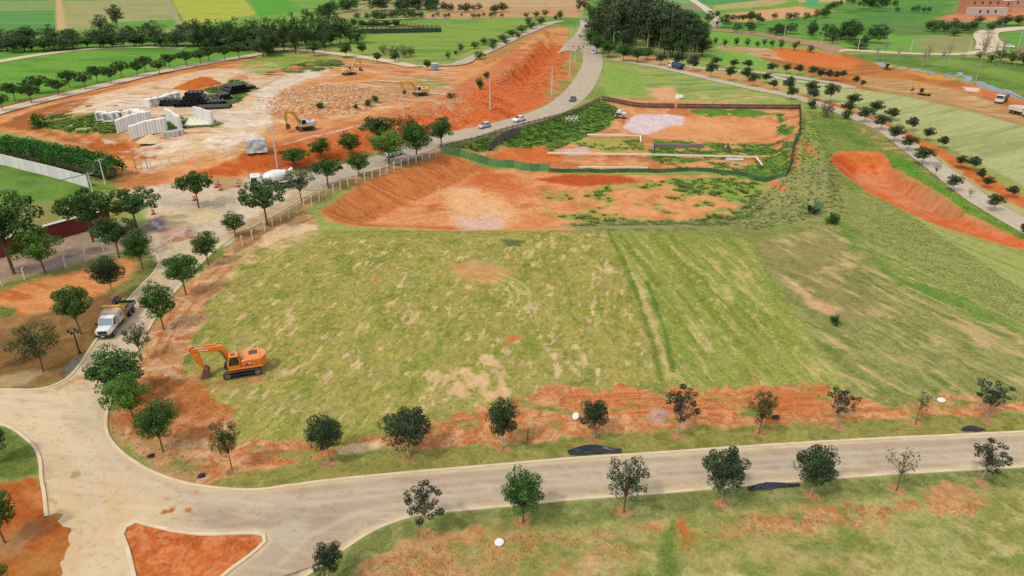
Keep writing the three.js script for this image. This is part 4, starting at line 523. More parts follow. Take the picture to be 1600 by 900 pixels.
  const g = new THREE.BufferGeometry(); g.setAttribute('position', new THREE.Float32BufferAttribute(pos, 3)); g.setAttribute('uv', new THREE.Float32BufferAttribute(uv, 2)); g.computeVertexNormals();
  const m = new THREE.Mesh(g, mat); m.name = 'road'; m.receiveShadow = true; scene.add(m);
  names.set('road', 1);
  tag(m, 'dusty tan and grey estate road widening at the junction', null, null, 'structure');
}
kerb('pale kerb along the field side of the estate road', K1);
kerb('pale kerb along the lower lawn verge', K2);
kerb('pale kerb round the bare earth triangle', K3, 0.36, 0.14, true);
kerb('pale kerb of the grassy corner by the junction', K4);
kerb('pale kerb round the lawn beside the crane truck', K5);
road('road', 'grey dusty main road curving past the building plots', [[-45.05,-139.7],[-41.77,-146.89],[-34.97,-154.75],[-27.59,-163.95],[-19.92,-179.35],[-7.04,-191.38],[3.71,-203.24],[13.53,-219.35],[22,-244.79],[29.3,-279.19],[35.12,-316.07],[38.41,-353.72],[39,-389.34],[39.29,-419.23]], (t) => mix(9.5, 8.5, t), asphaltMat, 0.1);
road('road', 'grey branch road climbing away from the earthworks', [[25.79,-350.53],[33.91,-389.34],[41.96,-432.43],[48.16,-477.26],[51.11,-512.41]], 9, asphaltMat, 0.16);
road('road', 'grey upper road behind the earthworks', [[-31.07,-283.51],[-22.06,-283.89],[-17.29,-327.46],[-8.69,-354.68],[0,-395.37],[12.31,-444.67],[24.48,-489.89],[34.07,-507.75]], 8, asphaltMat, 0.3);
road('dirt_road', 'pale dirt road skirting the storage yard', [[-31.07,-283.51],[-48.24,-312.35],[-65.26,-329.78],[-78.55,-340.27],[-101.3,-356.06],[-116.89,-356.06],[-119.47,-340.27],[-131.66,-314.2],[-141.48,-290.02],[-147.17,-263.61],[-151.31,-240.19],[-154.13,-227.28],[-156.08,-214.65],[-155.65,-197.55]], 6.5, dirtRoadMat, 0.25);
road('path', 'pale curved lane across the green meadow', [[-227.06,-298.25],[-225.49,-319.88],[-219.16,-344.64],[-206.46,-363.25],[-184.98,-368.2],[-163.02,-365.71]], 7, dirtRoadMat, 0.15, 4);
road('road', 'pale concrete road between the rows of young hillside trees', [[45.61,-323.77],[60.69,-305.15],[68.68,-290.02],[77.99,-269.09],[86.97,-252.02],[93.35,-241.32],[98.25,-225.25],[101.03,-208.37],[102.37,-190.63],[98.99,-169.21],[96.61,-154.24],[94.41,-142.32],[92.64,-131.52],[92.17,-123.79],[91.98,-116.8],[91.68,-107.34]], 5.2, concreteRoadMat, 0.12);
road('road', 'pale loop road on the far side of the hillside trees', [[70.13,-305.15],[79.63,-299.94],[90.97,-293.26],[101.85,-286.85],[112.49,-273.33],[118.29,-264.96],[123.12,-256.55]], 4.6, concreteRoadMat, 0.15);
road('road', 'pale narrow lane beside the green median', [[100.07,-285.29],[102.04,-276.23],[109.3,-264.96],[117.33,-257.05],[123.12,-256.55]], 4, concreteRoadMat, 0.14);
road('dirt_road', 'brown dirt road along the far valley', [[116.51,-453.79],[133.13,-439.34],[145.51,-419.23],[152.61,-389.34],[160.96,-359.11]], 11, brownRoadMat, 0.2, 6);
road('dirt_road', 'pale dirt road along the marsh edge', [[160.96,-359.11],[175.94,-349.13],[195.31,-342.44],[210.33,-342.44],[232.21,-356.06],[248.33,-373.28],[261.44,-400.8],[268.47,-419.23]], 6.5, dirtRoadMat, 0.2, 4);
road('dirt_road', 'wide pale dirt track up to the brick house', [[232.21,-356.06],[249.62,-383.84],[265.34,-412.91],[283.37,-439.34],[294.31,-446.45],[312.35,-457.55],[340.18,-469.19]], 12, dirtRoadMat, 0.3, 5);
road('path', 'pale track across the far meadow', [[-110.67,-494.24],[-100.46,-507.75],[-88.91,-517.15],[-67.89,-526.9],[-45.26,-526.9]], 4, dirtRoadMat, 0.2, 8);
road('path', 'pale farm track between the far crop fields', [[139.68,-512.41],[150.74,-563.97],[160.42,-626.55],[170.63,-704.1],[182.05,-780.9]], 7, dirtRoadMat, 0.2, 10);
kerb('low kerb between the main road and the fenced plots', [[-48.09,-114.3],[-46.18,-118.08],[-43.79,-125.56],[-41.33,-134.69],[-37.66,-144.12],[-32.22,-151.72],[-26.26,-160.05],[-19.8,-171.65]], 0.3, 0.16, false);

// ---------------------------------------------------------------- standing water
const waterMat = new THREE.MeshPhysicalMaterial({ color: rgb(101,113,123), roughness: 0.06, metalness: 0, ior: 1.33, specularIntensity: 1 });
function pool(name, label, pts, mat, rough = 0.8, lift = 0.05) {
  const q = smooth([...pts, pts[0]], 0.8).slice(0, -1).map(([x, z], i) => [x + (noise(i * 0.45, 3) - 0.5) * rough * 2, z + (noise(i * 0.45, 9) - 0.5) * rough * 2]);
  const g = new THREE.ShapeGeometry(new THREE.Shape(q.map(([x, z]) => new THREE.Vector2(x, -z)))); g.rotateX(-Math.PI / 2);
  { const p = g.attributes.position; for (let i = 0; i < p.count; i++) p.setY(i, groundY(p.getX(i), p.getZ(i)) + lift); g.computeVertexNormals(); }
  const m = new THREE.Mesh(g, mat); m.name = numbered(name); m.receiveShadow = true; scene.add(m);
  return tag(m, label, null, null, 'structure');
}
pool('water', 'blue grey marsh pool beside the digger', [[161.52,-324.75],[163.42,-321.74],[164.33,-314.17],[167.07,-307.6],[165.57,-305.49],[161.82,-309.94],[160.59,-319]], waterMat, 1);
pool('water', 'narrow marsh channel behind the yellow sand', [[168.41,-304.98],[170.56,-297.89],[172.19,-292.25],[170.12,-290.04],[168.46,-296.65],[167.31,-302.64]], waterMat, 0.8);
pool('water', 'wide blue pool in the marsh', [[173.14,-288.42],[180.07,-290.02],[177.57,-282.21],[176.25,-274.8],[173.66,-273.38],[172.03,-278.96],[171.57,-284.41]], waterMat, 1);
pool('water', 'pale marsh stream running out past the dump trucks', [[175.74,-273.03],[176.5,-265.12],[176.34,-251.81],[175.35,-236.87],[173.42,-233.8],[173.1,-248.19],[173.21,-261.22],[173.63,-269.98]], waterMat, 1);

// ---------------------------------------------------------------- trees
const barkPale = M(rgb(150,140,126), 0.95), barkBrown = M(rgb(101,84,67), 0.95), barkDark = M(rgb(76,64,54), 0.95);
function limb(a, b, r0, r1, seg = 5) {
  const v = new THREE.Vector3().subVectors(b, a), g = new THREE.CylinderGeometry(r1, r0, v.length(), seg, 1, true);
  g.translate(0, v.length() / 2, 0); g.applyQuaternion(new THREE.Quaternion().setFromUnitVectors(new THREE.Vector3(0, 1, 0), v.clone().normalize())); g.translate(a.x, a.y, a.z);
  return g;
}
const leafMats = {};
function leafMat(key, hex, rough = 0.75) { return (leafMats[key] ||= new THREE.MeshPhysicalMaterial({ color: 0xffffff, vertexColors: true, roughness: rough, side: THREE.DoubleSide, transmission: 0.2, thickness: 0, specularIntensity: 0.3 })); }
// a tree one metre tall: trunk with limbs that end in the clumps, and leaves spread through each clump
function makeTree(o) {
  seed(o.seed);
  const V = (x, y, z) => new THREE.Vector3(x, y, z), wood = [], pos = [], nor = [], col = [], cols = o.c.map(lin);
  const fork = o.fork, trunkTop = V(rr(-0.02, 0.02), fork, rr(-0.02, 0.02)), cy = (fork * (o.low ?? 0.95) + 1) / 2, ry = (1 - fork * (o.low ?? 0.95)) / 2, rx = o.wide / 2;
  wood.push(limb(V(0, -0.03, 0), trunkTop, o.girth, o.girth * 0.7, 7));
  const clumps = [];
  for (let i = 0; i < o.clumps; i++) {
    // spread over the crown with a golden-angle spiral, jittered, so that the outline is uneven
    const t = (i + 0.5) / o.clumps, up = 1 - 2 * t, a = i * 2.39996 + rr(-0.5, 0.5), s = Math.sqrt(Math.max(0, 1 - up * up)), r = i % 3 === 2 ? rr(0.15, 0.5) : rr(o.hollow ?? 0.5, 0.86);
    const k = o.shape ? o.shape(up) : 1;
    clumps.push(V(Math.cos(a) * s * rx * r * k, cy + up * ry * r, Math.sin(a) * s * rx * r * k));
  }
  for (const c of clumps) {
    const from = V(trunkTop.x, mix(fork * 0.85, Math.max(fork, Math.min(c.y, o.leader ? 0.9 : fork + 0.12)), rnd() * (o.leader ? 0.9 : 0.7)), trunkTop.z), mid = from.clone().lerp(c, 0.5).add(V(rr(-0.03, 0.03), rr(-0.01, 0.05), rr(-0.03, 0.03)));
    wood.push(limb(from, mid, o.girth * 0.42, o.girth * 0.28, 4), limb(mid, c, o.girth * 0.28, o.girth * 0.1, 4));
    if (o.twigs) for (let k = 0; k < o.twigs; k++) { const e = c.clone().add(V(rr(-1, 1), rr(-0.5, 1), rr(-1, 1)).multiplyScalar(o.size * 1.5)); wood.push(limb(mid.clone().lerp(c, rnd()), e, o.girth * 0.1, o.girth * 0.05, 3)); }
  }
  if (o.leader) wood.push(limb(trunkTop, V(0, 0.93, 0), o.girth * 0.7, o.girth * 0.2, 5));
  clumps.forEach((c) => {
    const n = Math.round(o.leaves * rr(0.6, 1.3)), size = o.size * rr(0.75, 1.25), pick = cols[Math.floor(rnd() * cols.length)], tone = rr(0.85, 1.15);
    for (let i = 0; i < n; i++) {
      let d; do { d = V(rr(-1, 1), rr(-1, 1), rr(-1, 1)); } while (d.lengthSq() > 1);
      d.multiplyScalar(1 / Math.pow(Math.max(0.02, d.length()), 0.45));
      const p = V(c.x + d.x * size, c.y + d.y * size * 0.72, c.z + d.z * size), l = o.leaf * rr(0.6, 1.35);
      const nrm = d.clone().normalize().multiplyScalar(0.7).add(V(rr(-0.8, 0.8), rr(-0.1, 1.1), rr(-0.8, 0.8))).normalize();
      const u = V(rr(-1, 1), rr(-1, 1), rr(-1, 1)).cross(nrm).normalize(), w = nrm.clone().cross(u), half = l * (o.slim ?? 0.6);
      const q = [p.clone().addScaledVector(u, l), p.clone().addScaledVector(w, half), p.clone().addScaledVector(u, -l), p.clone().addScaledVector(w, -half)];
      q[0].addScaledVector(nrm, -l * 0.25); q[2].addScaledVector(nrm, -l * 0.25);
      const g = tone * rr(0.75, 1.25), cc = [pick[0] * g, pick[1] * g, pick[2] * g];
      for (const k of [0, 1, 2, 0, 2, 3]) { pos.push(q[k].x, q[k].y, q[k].z); nor.push(nrm.x, nrm.y, nrm.z); col.push(...cc); }
    }
  });
  const g = new THREE.BufferGeometry();
  g.setAttribute('position', new THREE.Float32BufferAttribute(pos, 3)); g.setAttribute('normal', new THREE.Float32BufferAttribute(nor, 3)); g.setAttribute('color', new THREE.Float32BufferAttribute(col, 3));
  return { crown: g, trunk: mergeGeometries(wood.map(flat)), bark: o.bark, wide: o.wide, leafless: pos.length === 0, rough: o.rough };
}
const DK = [rgb(48,67,38), rgb(58,76,45), rgb(41,58,33), rgb(69,87,57)], MD = [rgb(60,96,38), rgb(70,108,43), rgb(50,82,32)], LT = [rgb(84,123,42), rgb(96,133,48), rgb(70,109,38)], OL = [rgb(74,86,45), rgb(86,94,50), rgb(60,72,40)], GY = [rgb(114,108,94), rgb(103,97,82), rgb(123,114,99)], EU = [rgb(57,81,47), rgb(69,92,55), rgb(47,69,38), rgb(82,104,62)];
const KIND = {
  dense: [11, 12, 13, 14, 15, 16].map((s) => makeTree({ seed: s, fork: 0.3 + (s % 3) * 0.03, wide: 0.82, girth: 0.02, clumps: 30 + (s % 4) * 4, leaves: 200, size: 0.12 + (s % 2) * 0.015, leaf: 0.0165, c: DK, bark: barkPale, hollow: 0.5 })),
  hillside: [17, 18, 19].map((s) => makeTree({ seed: s, fork: 0.32, wide: 0.82, girth: 0.02, clumps: 30, leaves: 80, size: 0.13, leaf: 0.027, c: DK, bark: barkPale, hollow: 0.5 })),
  round: [21, 22, 23].map((s) => makeTree({ seed: s, fork: 0.3, wide: 0.86, girth: 0.022, clumps: 40, leaves: 170, size: 0.12, leaf: 0.0172, c: MD, bark: barkBrown, hollow: 0.55 })),
  bright: [31, 32].map((s) => makeTree({ seed: s, fork: 0.3, wide: 0.95, girth: 0.022, clumps: 40, leaves: 170, size: 0.12, leaf: 0.0172, c: LT, bark: barkBrown, hollow: 0.55 })),
  umbrella: [41, 42, 43].map((s) => makeTree({ seed: s, fork: 0.42, wide: 1.15, girth: 0.024, clumps: 46, leaves: 100, size: 0.105, leaf: 0.021, c: [rgb(54,87,35), rgb(45,74,30), rgb(64,101,42)], bark: barkBrown, low: 1.05, hollow: 0.62 })),
  loose: [51, 52, 53].map((s) => makeTree({ seed: s, fork: 0.36, wide: 0.95, girth: 0.018, clumps: 36, leaves: 74, size: 0.1, leaf: 0.0165, c: [rgb(49,74,38), rgb(60,86,47), rgb(42,65,32)], bark: barkBrown, hollow: 0.6, twigs: 2 })),
  sparse: [61, 62, 63].map((s) => makeTree({ seed: s, fork: 0.38, wide: 0.9, girth: 0.016, clumps: 32, leaves: 72, size: 0.075, leaf: 0.017, c: [rgb(47,60,42), rgb(57,69,48), rgb(38,50,35)], bark: barkPale, hollow: 0.6, twigs: 3 })),
  olive: [71, 72].map((s) => makeTree({ seed: s, fork: 0.32, wide: 1, girth: 0.02, clumps: 38, leaves: 90, size: 0.11, leaf: 0.0165, c: OL, bark: barkBrown, hollow: 0.55, twigs: 2 })),
  bare: [81, 82].map((s) => makeTree({ seed: s, fork: 0.34, wide: 0.8, girth: 0.016, clumps: 22, leaves: 5, size: 0.09, leaf: 0.026, c: [rgb(101,101,76), rgb(87,89,65)], bark: barkBrown, hollow: 0.6, twigs: 7 })),
  eucalyptus: [91, 92, 93, 94].map((s) => makeTree({ seed: s, fork: 0.42, wide: 0.42, girth: 0.013, clumps: 34, leaves: 46, size: 0.075, leaf: 0.017, c: EU, bark: barkPale, leader: true, low: 0.75, hollow: 0.5 })),
  belt: [101, 102, 103, 104].map((s) => makeTree({ seed: s, fork: 0.2, wide: 0.85, girth: 0.022, clumps: 32, leaves: 46, size: 0.125, leaf: 0.026, c: [rgb(56,84,42), rgb(47,74,37), rgb(67,94,52), rgb(77,103,62)], bark: barkDark, low: 0.5, hollow: 0.5 })),
  tallbare: [111, 112].map((s) => makeTree({ seed: s, fork: 0.5, wide: 0.3, girth: 0.008, clumps: 26, leaves: 3, size: 0.06, leaf: 0.014, c: GY, bark: barkPale, leader: true, low: 0.8, hollow: 0.6, twigs: 6 })),
  bush: [121, 122].map((s) => makeTree({ seed: s, fork: 0.1, wide: 1.2, girth: 0.02, clumps: 26, leaves: 44, size: 0.2, leaf: 0.05, c: MD, bark: barkBrown, low: 0, hollow: 0.5 })),
  greybush: [131, 132].map((s) => makeTree({ seed: s, fork: 0.14, wide: 1.2, girth: 0.02, clumps: 26, leaves: 30, size: 0.17, leaf: 0.035, c: [rgb(111,106,87), rgb(99,97,76), rgb(89,92,65)], bark: barkBrown, low: 0.1, hollow: 0.55, twigs: 5 })),
  sapling: [141].map((s) => makeTree({ seed: s, fork: 0.4, wide: 0.4, girth: 0.012, clumps: 12, leaves: 12, size: 0.07, leaf: 0.03, c: [rgb(89,103,60), rgb(101,114,69)], bark: barkBrown, twigs: 3 })),
};
const crownMat = leafMat('leaf');
let treeCount = 0;
function tree(kind, at, label, group, name = 'tree', category = 'tree') {
  const set = KIND[kind], k = set[treeCount % set.length], [x, z, h, w] = at; treeCount++;
  const t = thing(name, label, category, [x, groundY(x, z), z], (treeCount * 2.1) % 6.283, group);
  const trunk = new THREE.Mesh(k.trunk, k.bark), crown = new THREE.Mesh(k.crown, crownMat); trunk.name = 'trunk'; crown.name = 'crown';
  t.add(trunk, crown); const s = (w * (kind === 'umbrella' ? 1.18 : 1.03)) / k.wide; t.scale.set(s, h, s); t.rotation.z = Math.sin(treeCount * 5.3) * 0.03; t.rotation.x = Math.cos(treeCount * 3.7) * 0.03;
  return shade(t);
}
// the two rows along the estate road
const rowA = 'young trees along the field-side verge', rowB = 'young trees along the lower verge';
tree('round', [-34.64,-55.14,5.99,4.2], 'leafy mid green tree in the bare earth corner of the junction', rowA);
tree('loose', [-26.79,-52.4,6.08,3.19], 'small loose dark tree where the verge grass begins past the junction corner', rowA);
tree('dense', [-17.82,-53.61,5.55,3.99], 'dense dark tree on the field verge, second along from the bare corner', rowA);
tree('dense', [-10.08,-54.46,5.45,5.04], 'widest dense dark tree on the field-side verge', rowA);
tree('dense', [-0.96,-55.54,6.24,3.19], 'upright dark tree with a tall clear stem beside a thin stake', rowA);
tree('dense', [8.35,-57.15,4.88,3.39], 'compact dark tree growing above the black plastic by the kerb', rowA);
tree('sparse', [17.07,-57.67,6.27,4.2], 'open dark tree with gaps in the crown beside the wet red patch', rowA);
tree('olive', [25.47,-58.09,5.6,3.17], 'greyish green thin tree on the field verge beside an old tyre', rowA);
tree('sparse', [33.97,-59.16,4.96,3.34], 'thin leaning dark tree on red earth of the field verge', rowA);
tree('sapling', [42.36,-59.59,4.43,1.75], 'spindly pale green sapling on the field-side verge', rowA);
tree('sparse', [50.23,-60.37,4.77,4.48], 'broad dark open tree beside the white drum lid on the field verge', rowA);
tree('dense', [-14.08,-39.04,4.69,2.61], 'dense dark tree at the lower verge where the kerb bends', rowB);
tree('sparse', [-7.37,-44.22,5.56,4.36], 'wide see-through tree on the lower verge near the round white lid', rowB);
tree('round', [0.95,-45.69,5.9,3.79], 'bright green tree with two-part crown on the lower verge', rowB);
tree('loose', [9.93,-46.84,6.09,4.31], 'lopsided open green tree on the lower verge', rowB);
tree('dense', [18.79,-47.95,6.01,4.03], 'dense round dark tree on the lower verge next to black plastic', rowB);
tree('dense', [27.24,-48.93,5.7,3.74], 'dark tree on the lower verge just past the black plastic strip', rowB);
tree('bare', [35.4,-49.6,5.24,3.42], 'nearly leafless grey tree on the lower verge', rowB);
tree('sparse', [43.81,-50.63,5.06,3.83], 'dark tree in tiered flat clumps on the lower verge', rowB);
// south-west corner and west side
tree('round', [-42.65,-43.37,6.12,3.55], 'mid green tree on the bare red bank across the junction', 'trees of the west corner');
tree('dense', [-49.9,-53.33,4.58,2.98], 'dark tree on the grassy corner inside the curved kerb', 'trees of the west corner');
tree('bright', [-39.2,-37.78,3.86,2.17], 'low bright green tree at the foot of the red bank', 'trees of the west corner');
tree('round', [-43.04,-63.62,6.73,6.21], 'broad mid green tree in the clump by the junction, behind its neighbour', 'clump by the junction');
tree('bright', [-39.7,-59.92,6.07,4.86], 'bright green round tree standing in front of the clump by the junction', 'clump by the junction');
tree('loose', [-44.96,-72.39,5.23,3.58], 'thin light tree beside the narrow road next to the clump', 'clump by the junction');
const rowC = 'trees along the narrow road';
tree('round', [-45.65,-79.82,6.97,4.53], 'round green tree leaning over the narrow road by the crane truck', rowC);
tree('round', [-46.96,-89.95,6.9,5.17], 'full dark green tree on the kerb of the narrow road above the crane truck', rowC);
tree('round', [-47.79,-100.31,5.82,4.44], 'small round tree on the kerb between the narrow road and wire fence', rowC);
tree('round', [-48,-112.79,4.46,4.22], 'small dense tree where the narrow road meets the main road', rowC);
tree('round', [-55.82,-78.64,7.44,4.64], 'green tree on the brown island behind the black lamp post', rowC);
tree('dense', [-56.87,-88.93,6.76,4.39], 'dark green tiered tree on the orange island earth', rowC);
tree('olive', [-55.39,-69.82,6.64,6.05], 'wide brownish olive tree on the brown island corner', rowC);
tree('dense', [-61.48,-70.1,6.32,3.04], 'dark tree at the west end of the brown island', rowC);
tree('round', [-57.26,-98.61,7.01,4.57], 'small round tree on the island lawn inside the kerb bend', rowC);
const rowD = 'big trees by the red wall';
tree('umbrella', [-76.43,-97.19,12.72,11], 'largest spreading dark tree in front of the red wall', rowD);
tree('bright', [-71.52,-97.19,7.96,7.27], 'lighter feathery tree in front of the largest spreading one', rowD);
tree('umbrella', [-71.24,-110.15,9.3,8.71], 'spreading dark tree behind the red wall end', rowD);
tree('umbrella', [-66.74,-116.16,7.35,9.11], 'flat-topped dark tree beside the orange barrier and muddy lane', rowD);
tree('umbrella', [-63.43,-103.34,7.11,6.61], 'forked pale-trunked tree by the muddy lane fence', rowD);
const rowE = 'trees along the main road';
tree('umbrella', [-60.21,-127.37,7.22,7.14], 'lone spreading tree on the traffic island among orange cones', rowE);
tree('umbrella', [-44.11,-118.08,8.36,7.85], 'airy tree in front of the concrete mixer truck', rowE);
tree('loose', [-41.2,-130.37,7.09,6.53], 'sparse tree at the mixer truck tail', rowE);
tree('umbrella', [-38.36,-140.13,6.14,6.95], 'wide tree on the fence side of the main road past the mixer', rowE);
tree('round', [-33.46,-147.83,5.55,5.32], 'small tree on the fence side of the main road', rowE);
tree('round', [-49.11,-153.73,5.13,6.95], 'dense dark green tree on the bank behind the mixer drum', rowE);
tree('round', [-44.46,-159.79,5.28,5.69], 'small tree on the red bank above the main road', rowE);
tree('round', [-38.45,-163.11,6.27,5.8], 'dark round tree at the foot of the red bank', rowE);
tree('umbrella', [-32.71,-170.74,8.04,8.89], 'dark tree behind the bright green one by the pickup', rowE);
tree('bright', [-28.47,-157.89,8.16,9.79], 'bright lime green tree hanging over the white pickup', rowE);
tree('round', [-22.49,-160.99,9.62,8.15], 'tall dark tree on the kerb past the white pickup', rowE);
tree('loose', [-25.54,-171.65,8.24,6.39], 'dark leafy tree between the pickup and the red slope', rowE);
tree('round', [-17.62,-172.27,7.8,7.05], 'last dark tree on the main road before the green fence', rowE);
tree('bush', [-130.26,-191.75,4.53,4.22], 'lone round bush on the grass of the storage yard', null, 'bush', 'bush');
tree('bush', [42.71,-81.03,1.64,1.53], 'small dark shrub alone in the mown field', null, 'bush', 'bush');
tree('bush', [-52.78,-194.12,1.9,2.46], 'green bush among the rubble near the lower digger', 'bushes on the rubble', 'bush', 'bush');
for (const p of [[-41.05,-201.46,1.97,2.55], [-39.72,-206.41,2.38,2.42], [-43.65,-197.2,1.41,1.79], [-18.74,-216.79,1.53,3.51], [-10.29,-229.61,3.99,2.88], [-8.96,-251.68,2.6,2.69]]) tree('bush', p, 'green bush growing from the red earthworks', 'bushes on the red earthworks', 'bush', 'bush');
for (const p of [[-155.71,-215.58,5.37,4.7], [-162.13,-231.44,6.1,7.52], [-154.13,-227.28,6.2,6.99], [-162.32,-244.79,5.97,7.92], [-153.04,-240.19,5.66,6.92], [-157.29,-254.51,6.38,6.38], [-150.45,-252.02,6.11,5.87], [-153.07,-264.96,6.38,6.62], [-146.71,-262.28,6.32,6.09], [-149.74,-276.23,6.37,6.39], [-145.26,-279.19,5.72,5.96], [-147.14,-290.02,6.4,7.2], [-139.34,-285.29,5.35,6.08], [-140.99,-298.25,6.31,6.86], [-137.02,-305.15,6.43,8.09], [-133.97,-312.35,5.78,6.62], [-132.58,-317.97,6.67,8.41], [-126.28,-319.88,6.97,6.76], [-122.84,-327.75,7.12,7.5]]) tree('umbrella', p, 'roadside tree in the row along the pale dirt road by the meadow', 'row of trees along the meadow dirt road');
for (const p of [[-90.91,-336,7.28,7.67], [-75.55,-331.83,6.65,6.42], [-69.89,-340.27,5.67,5.08], [-57.83,-312.15,4.99,4.41], [-50.73,-316.07,4.79,5.02], [-31.42,-268.69,4.11,3.33]]) tree('round', p, 'small tree beside the dirt road behind the yellow digger', 'trees along the yard dirt road');
for (const p of [[-59.74,-340.27,5.11,5.97], [-54.31,-336,5.05,6.49], [-49.01,-331.83,6.1,7.58], [-46.63,-336,5.05,5.31]]) tree('greybush', p, 'brownish leafless thicket bush beside the dirt road', 'brown thicket by the dirt road', 'bush', 'bush');
// rows on the hillside road
for (const p of [[94.19,-242.47,6.34,4.36], [91.86,-233.57,4.52,3.79], [100.29,-239.06,5.44,4.73], [98.61,-232.5,3.89,4.2], [102.77,-229.34,6.45,4.97], [106.08,-220.32,4.69,4.79], [101.05,-211.92,3.8,4.24], [100.64,-199.95,4.87,4.76], [107.49,-208.37,4.86,4.56], [109.93,-203.24,3.67,4.46], [100.97,-190.63,4.52,4.56], [98.28,-178.03,4.61,4.29], [109,-189.89,3.99,3.49], [97.41,-169.21,4.12,4.1], [107.56,-179.35,3.65,3.32], [107.28,-171.65,3.21,2.87], [94.35,-156.83,4.48,4.72], [101.85,-154.75,2.97,2.77], [103.55,-152.72,3.23,3.46], [90.37,-137.57,3.66,3.16], [98.77,-139.7,2.61,2.67], [100.23,-133.89,2.4,2.57], [91.25,-125.2,3.67,3.15], [88.08,-111.9,3.17,2.21], [99.69,-143.66,3.22,1.91]]) tree('hillside', p, 'young dark tree in the rows along the hillside road', 'young trees along the hillside road');
for (const p of [[63.26,-308.71,4.95,5.45], [68.85,-301.66,6.62,5.87], [73.18,-291.63,6.43,5.43], [76.22,-276.23,6.14,4.92], [81.99,-270.49,5.57,4.34], [87.18,-267.7,5.52,4.3], [86.9,-258.34,5.14,4.62], [93.69,-264.96,3.89,4.26], [92.17,-252.02,3.51,3.61], [85.77,-305.15,4.13,4.85], [91.84,-299.94,3.82,4.25], [97.16,-298.25,3.8,4.75], [103.12,-286.85,4.4,4.58], [108.98,-286.85,3.92,3.56], [112.92,-283.74,4.12,4.03], [116.81,-279.44,4.31,4.47], [116.55,-271.9,4.44,3.88], [119.44,-271.22,4.2,3.39], [124.23,-274.86,3.79,3.92], [129.65,-282.07,3.64,3.02], [128.58,-267.95,3.25,2.87], [126.39,-258.07,2.92,2.31]]) tree('hillside', p, 'dark tree in the far rows by the pale loop road', 'far young trees by the loop road');
for (const p of [[101.03,-373.28,3.09,3.26], [104.67,-378.49,4.06,3.3], [106.81,-368.2,4.57,3.22], [114.06,-373.28,4.63,3.91], [118.83,-370.72,4.29,3.56], [123.21,-368.2,3.36,3.22], [128.4,-373.28,4.01,3.26], [131.13,-370.72,3.68,3.56], [132.56,-360.82,5.08,3.47], [138.5,-358.77,4.47,3.45], [145.68,-373.28,3.09,2.28], [145.72,-356.79,3.86,4.38]]) tree('belt', p, 'small tree in the line beyond the hillside meadow', 'line of small trees beyond the meadow');
for (const p of [[93.12,-219.35,3.13,3.58], [97.47,-204.93,3.14,3.37]]) tree('bush', p, 'round green bush by the upper bend of the hillside road', 'bushes by the hillside road', 'bush', 'bush');
tree('greybush', [92.55,-206.64,5.37,5.28], 'big grey leafless bush by the upper bend of the hillside road', 'bushes by the hillside road', 'bush', 'bush');
tree('bare', [91.88,-146.89,4.26,2.51], 'leafless small tree at the edge of the hillside road', null);
tree('bare', [91.41,-133.09,2.39,1.79], 'tiny leafless tree between the hillside road and the red earth', null);
// eucalyptus grove
seed(500);
{
  const spots = [[42.27,-378.49,19.02,11.23], [43.91,-358.42,22.09,11.29], [47.76,-344.64,24.6,11.49], [53.85,-349.13,25.97,12.24], [57.35,-340.27,25.39,11.35], [61.98,-336,27.21,11.22], [67.3,-336,25.11,10.63], [71.18,-331.83,23.27,10.5], [75.85,-331.83,21.69,10.5], [79.59,-327.75,20.42,9.8], [84.01,-331.83,17.46,8.75], [47.41,-400.8,20.65,11.85], [50.86,-383.84,24.08,12.72], [56.79,-378.49,26.14,13.21], [61.92,-373.28,26.98,13.04], [67.79,-373.28,26.4,13.04], [72.71,-368.2,24.36,12.22], [77.5,-363.25,22.36,11.43], [82.18,-358.42,20.39,11.29], [86.73,-353.72,16.78,9.91], [90.57,-349.13,14.34,7.96], [52.35,-412.91,21.85,12.91], [57.98,-406.77,24.1,14.14], [65.05,-406.77,26,14.14], [71.11,-400.8,26.9,13.94], [77.39,-400.8,23.78,13.25], [81.39,-389.34,21.95,12.21], [86.33,-383.84,17.43,11.38], [89.3,-373.28,14.62,10.43], [92.75,-363.25,11.93,8.26]];
  for (const p of spots) tree('eucalyptus', p, 'tall dark eucalyptus in the grove beside the main road', 'eucalyptus grove', 'eucalyptus_tree');
  for (const p of spots.slice(0, 21)) tree('belt', [p[0] + rr(-4, 4), p[1] + rr(-4, 2), p[2] * rr(0.5, 0.7), p[3] * rr(0.9, 1.2)], 'lower leafy tree filling the eucalyptus grove', 'understorey of the grove');
}
for (const p of [[39.9,-344.64,8.57,9.07], [40.41,-373.28,7.98,7.82], [43.76,-331.83,7.74,8.17], [49.04,-319.88,8.03,8.46], [54.63,-316.07,6.9,7.8], [59.87,-323.77,5.43,6.27], [88.41,-340.27,7.92,5.97], [99.71,-383.84,6.31,5.35]]) tree('round', p, 'round leafy tree along the front edge of the eucalyptus grove', 'front edge of the grove');
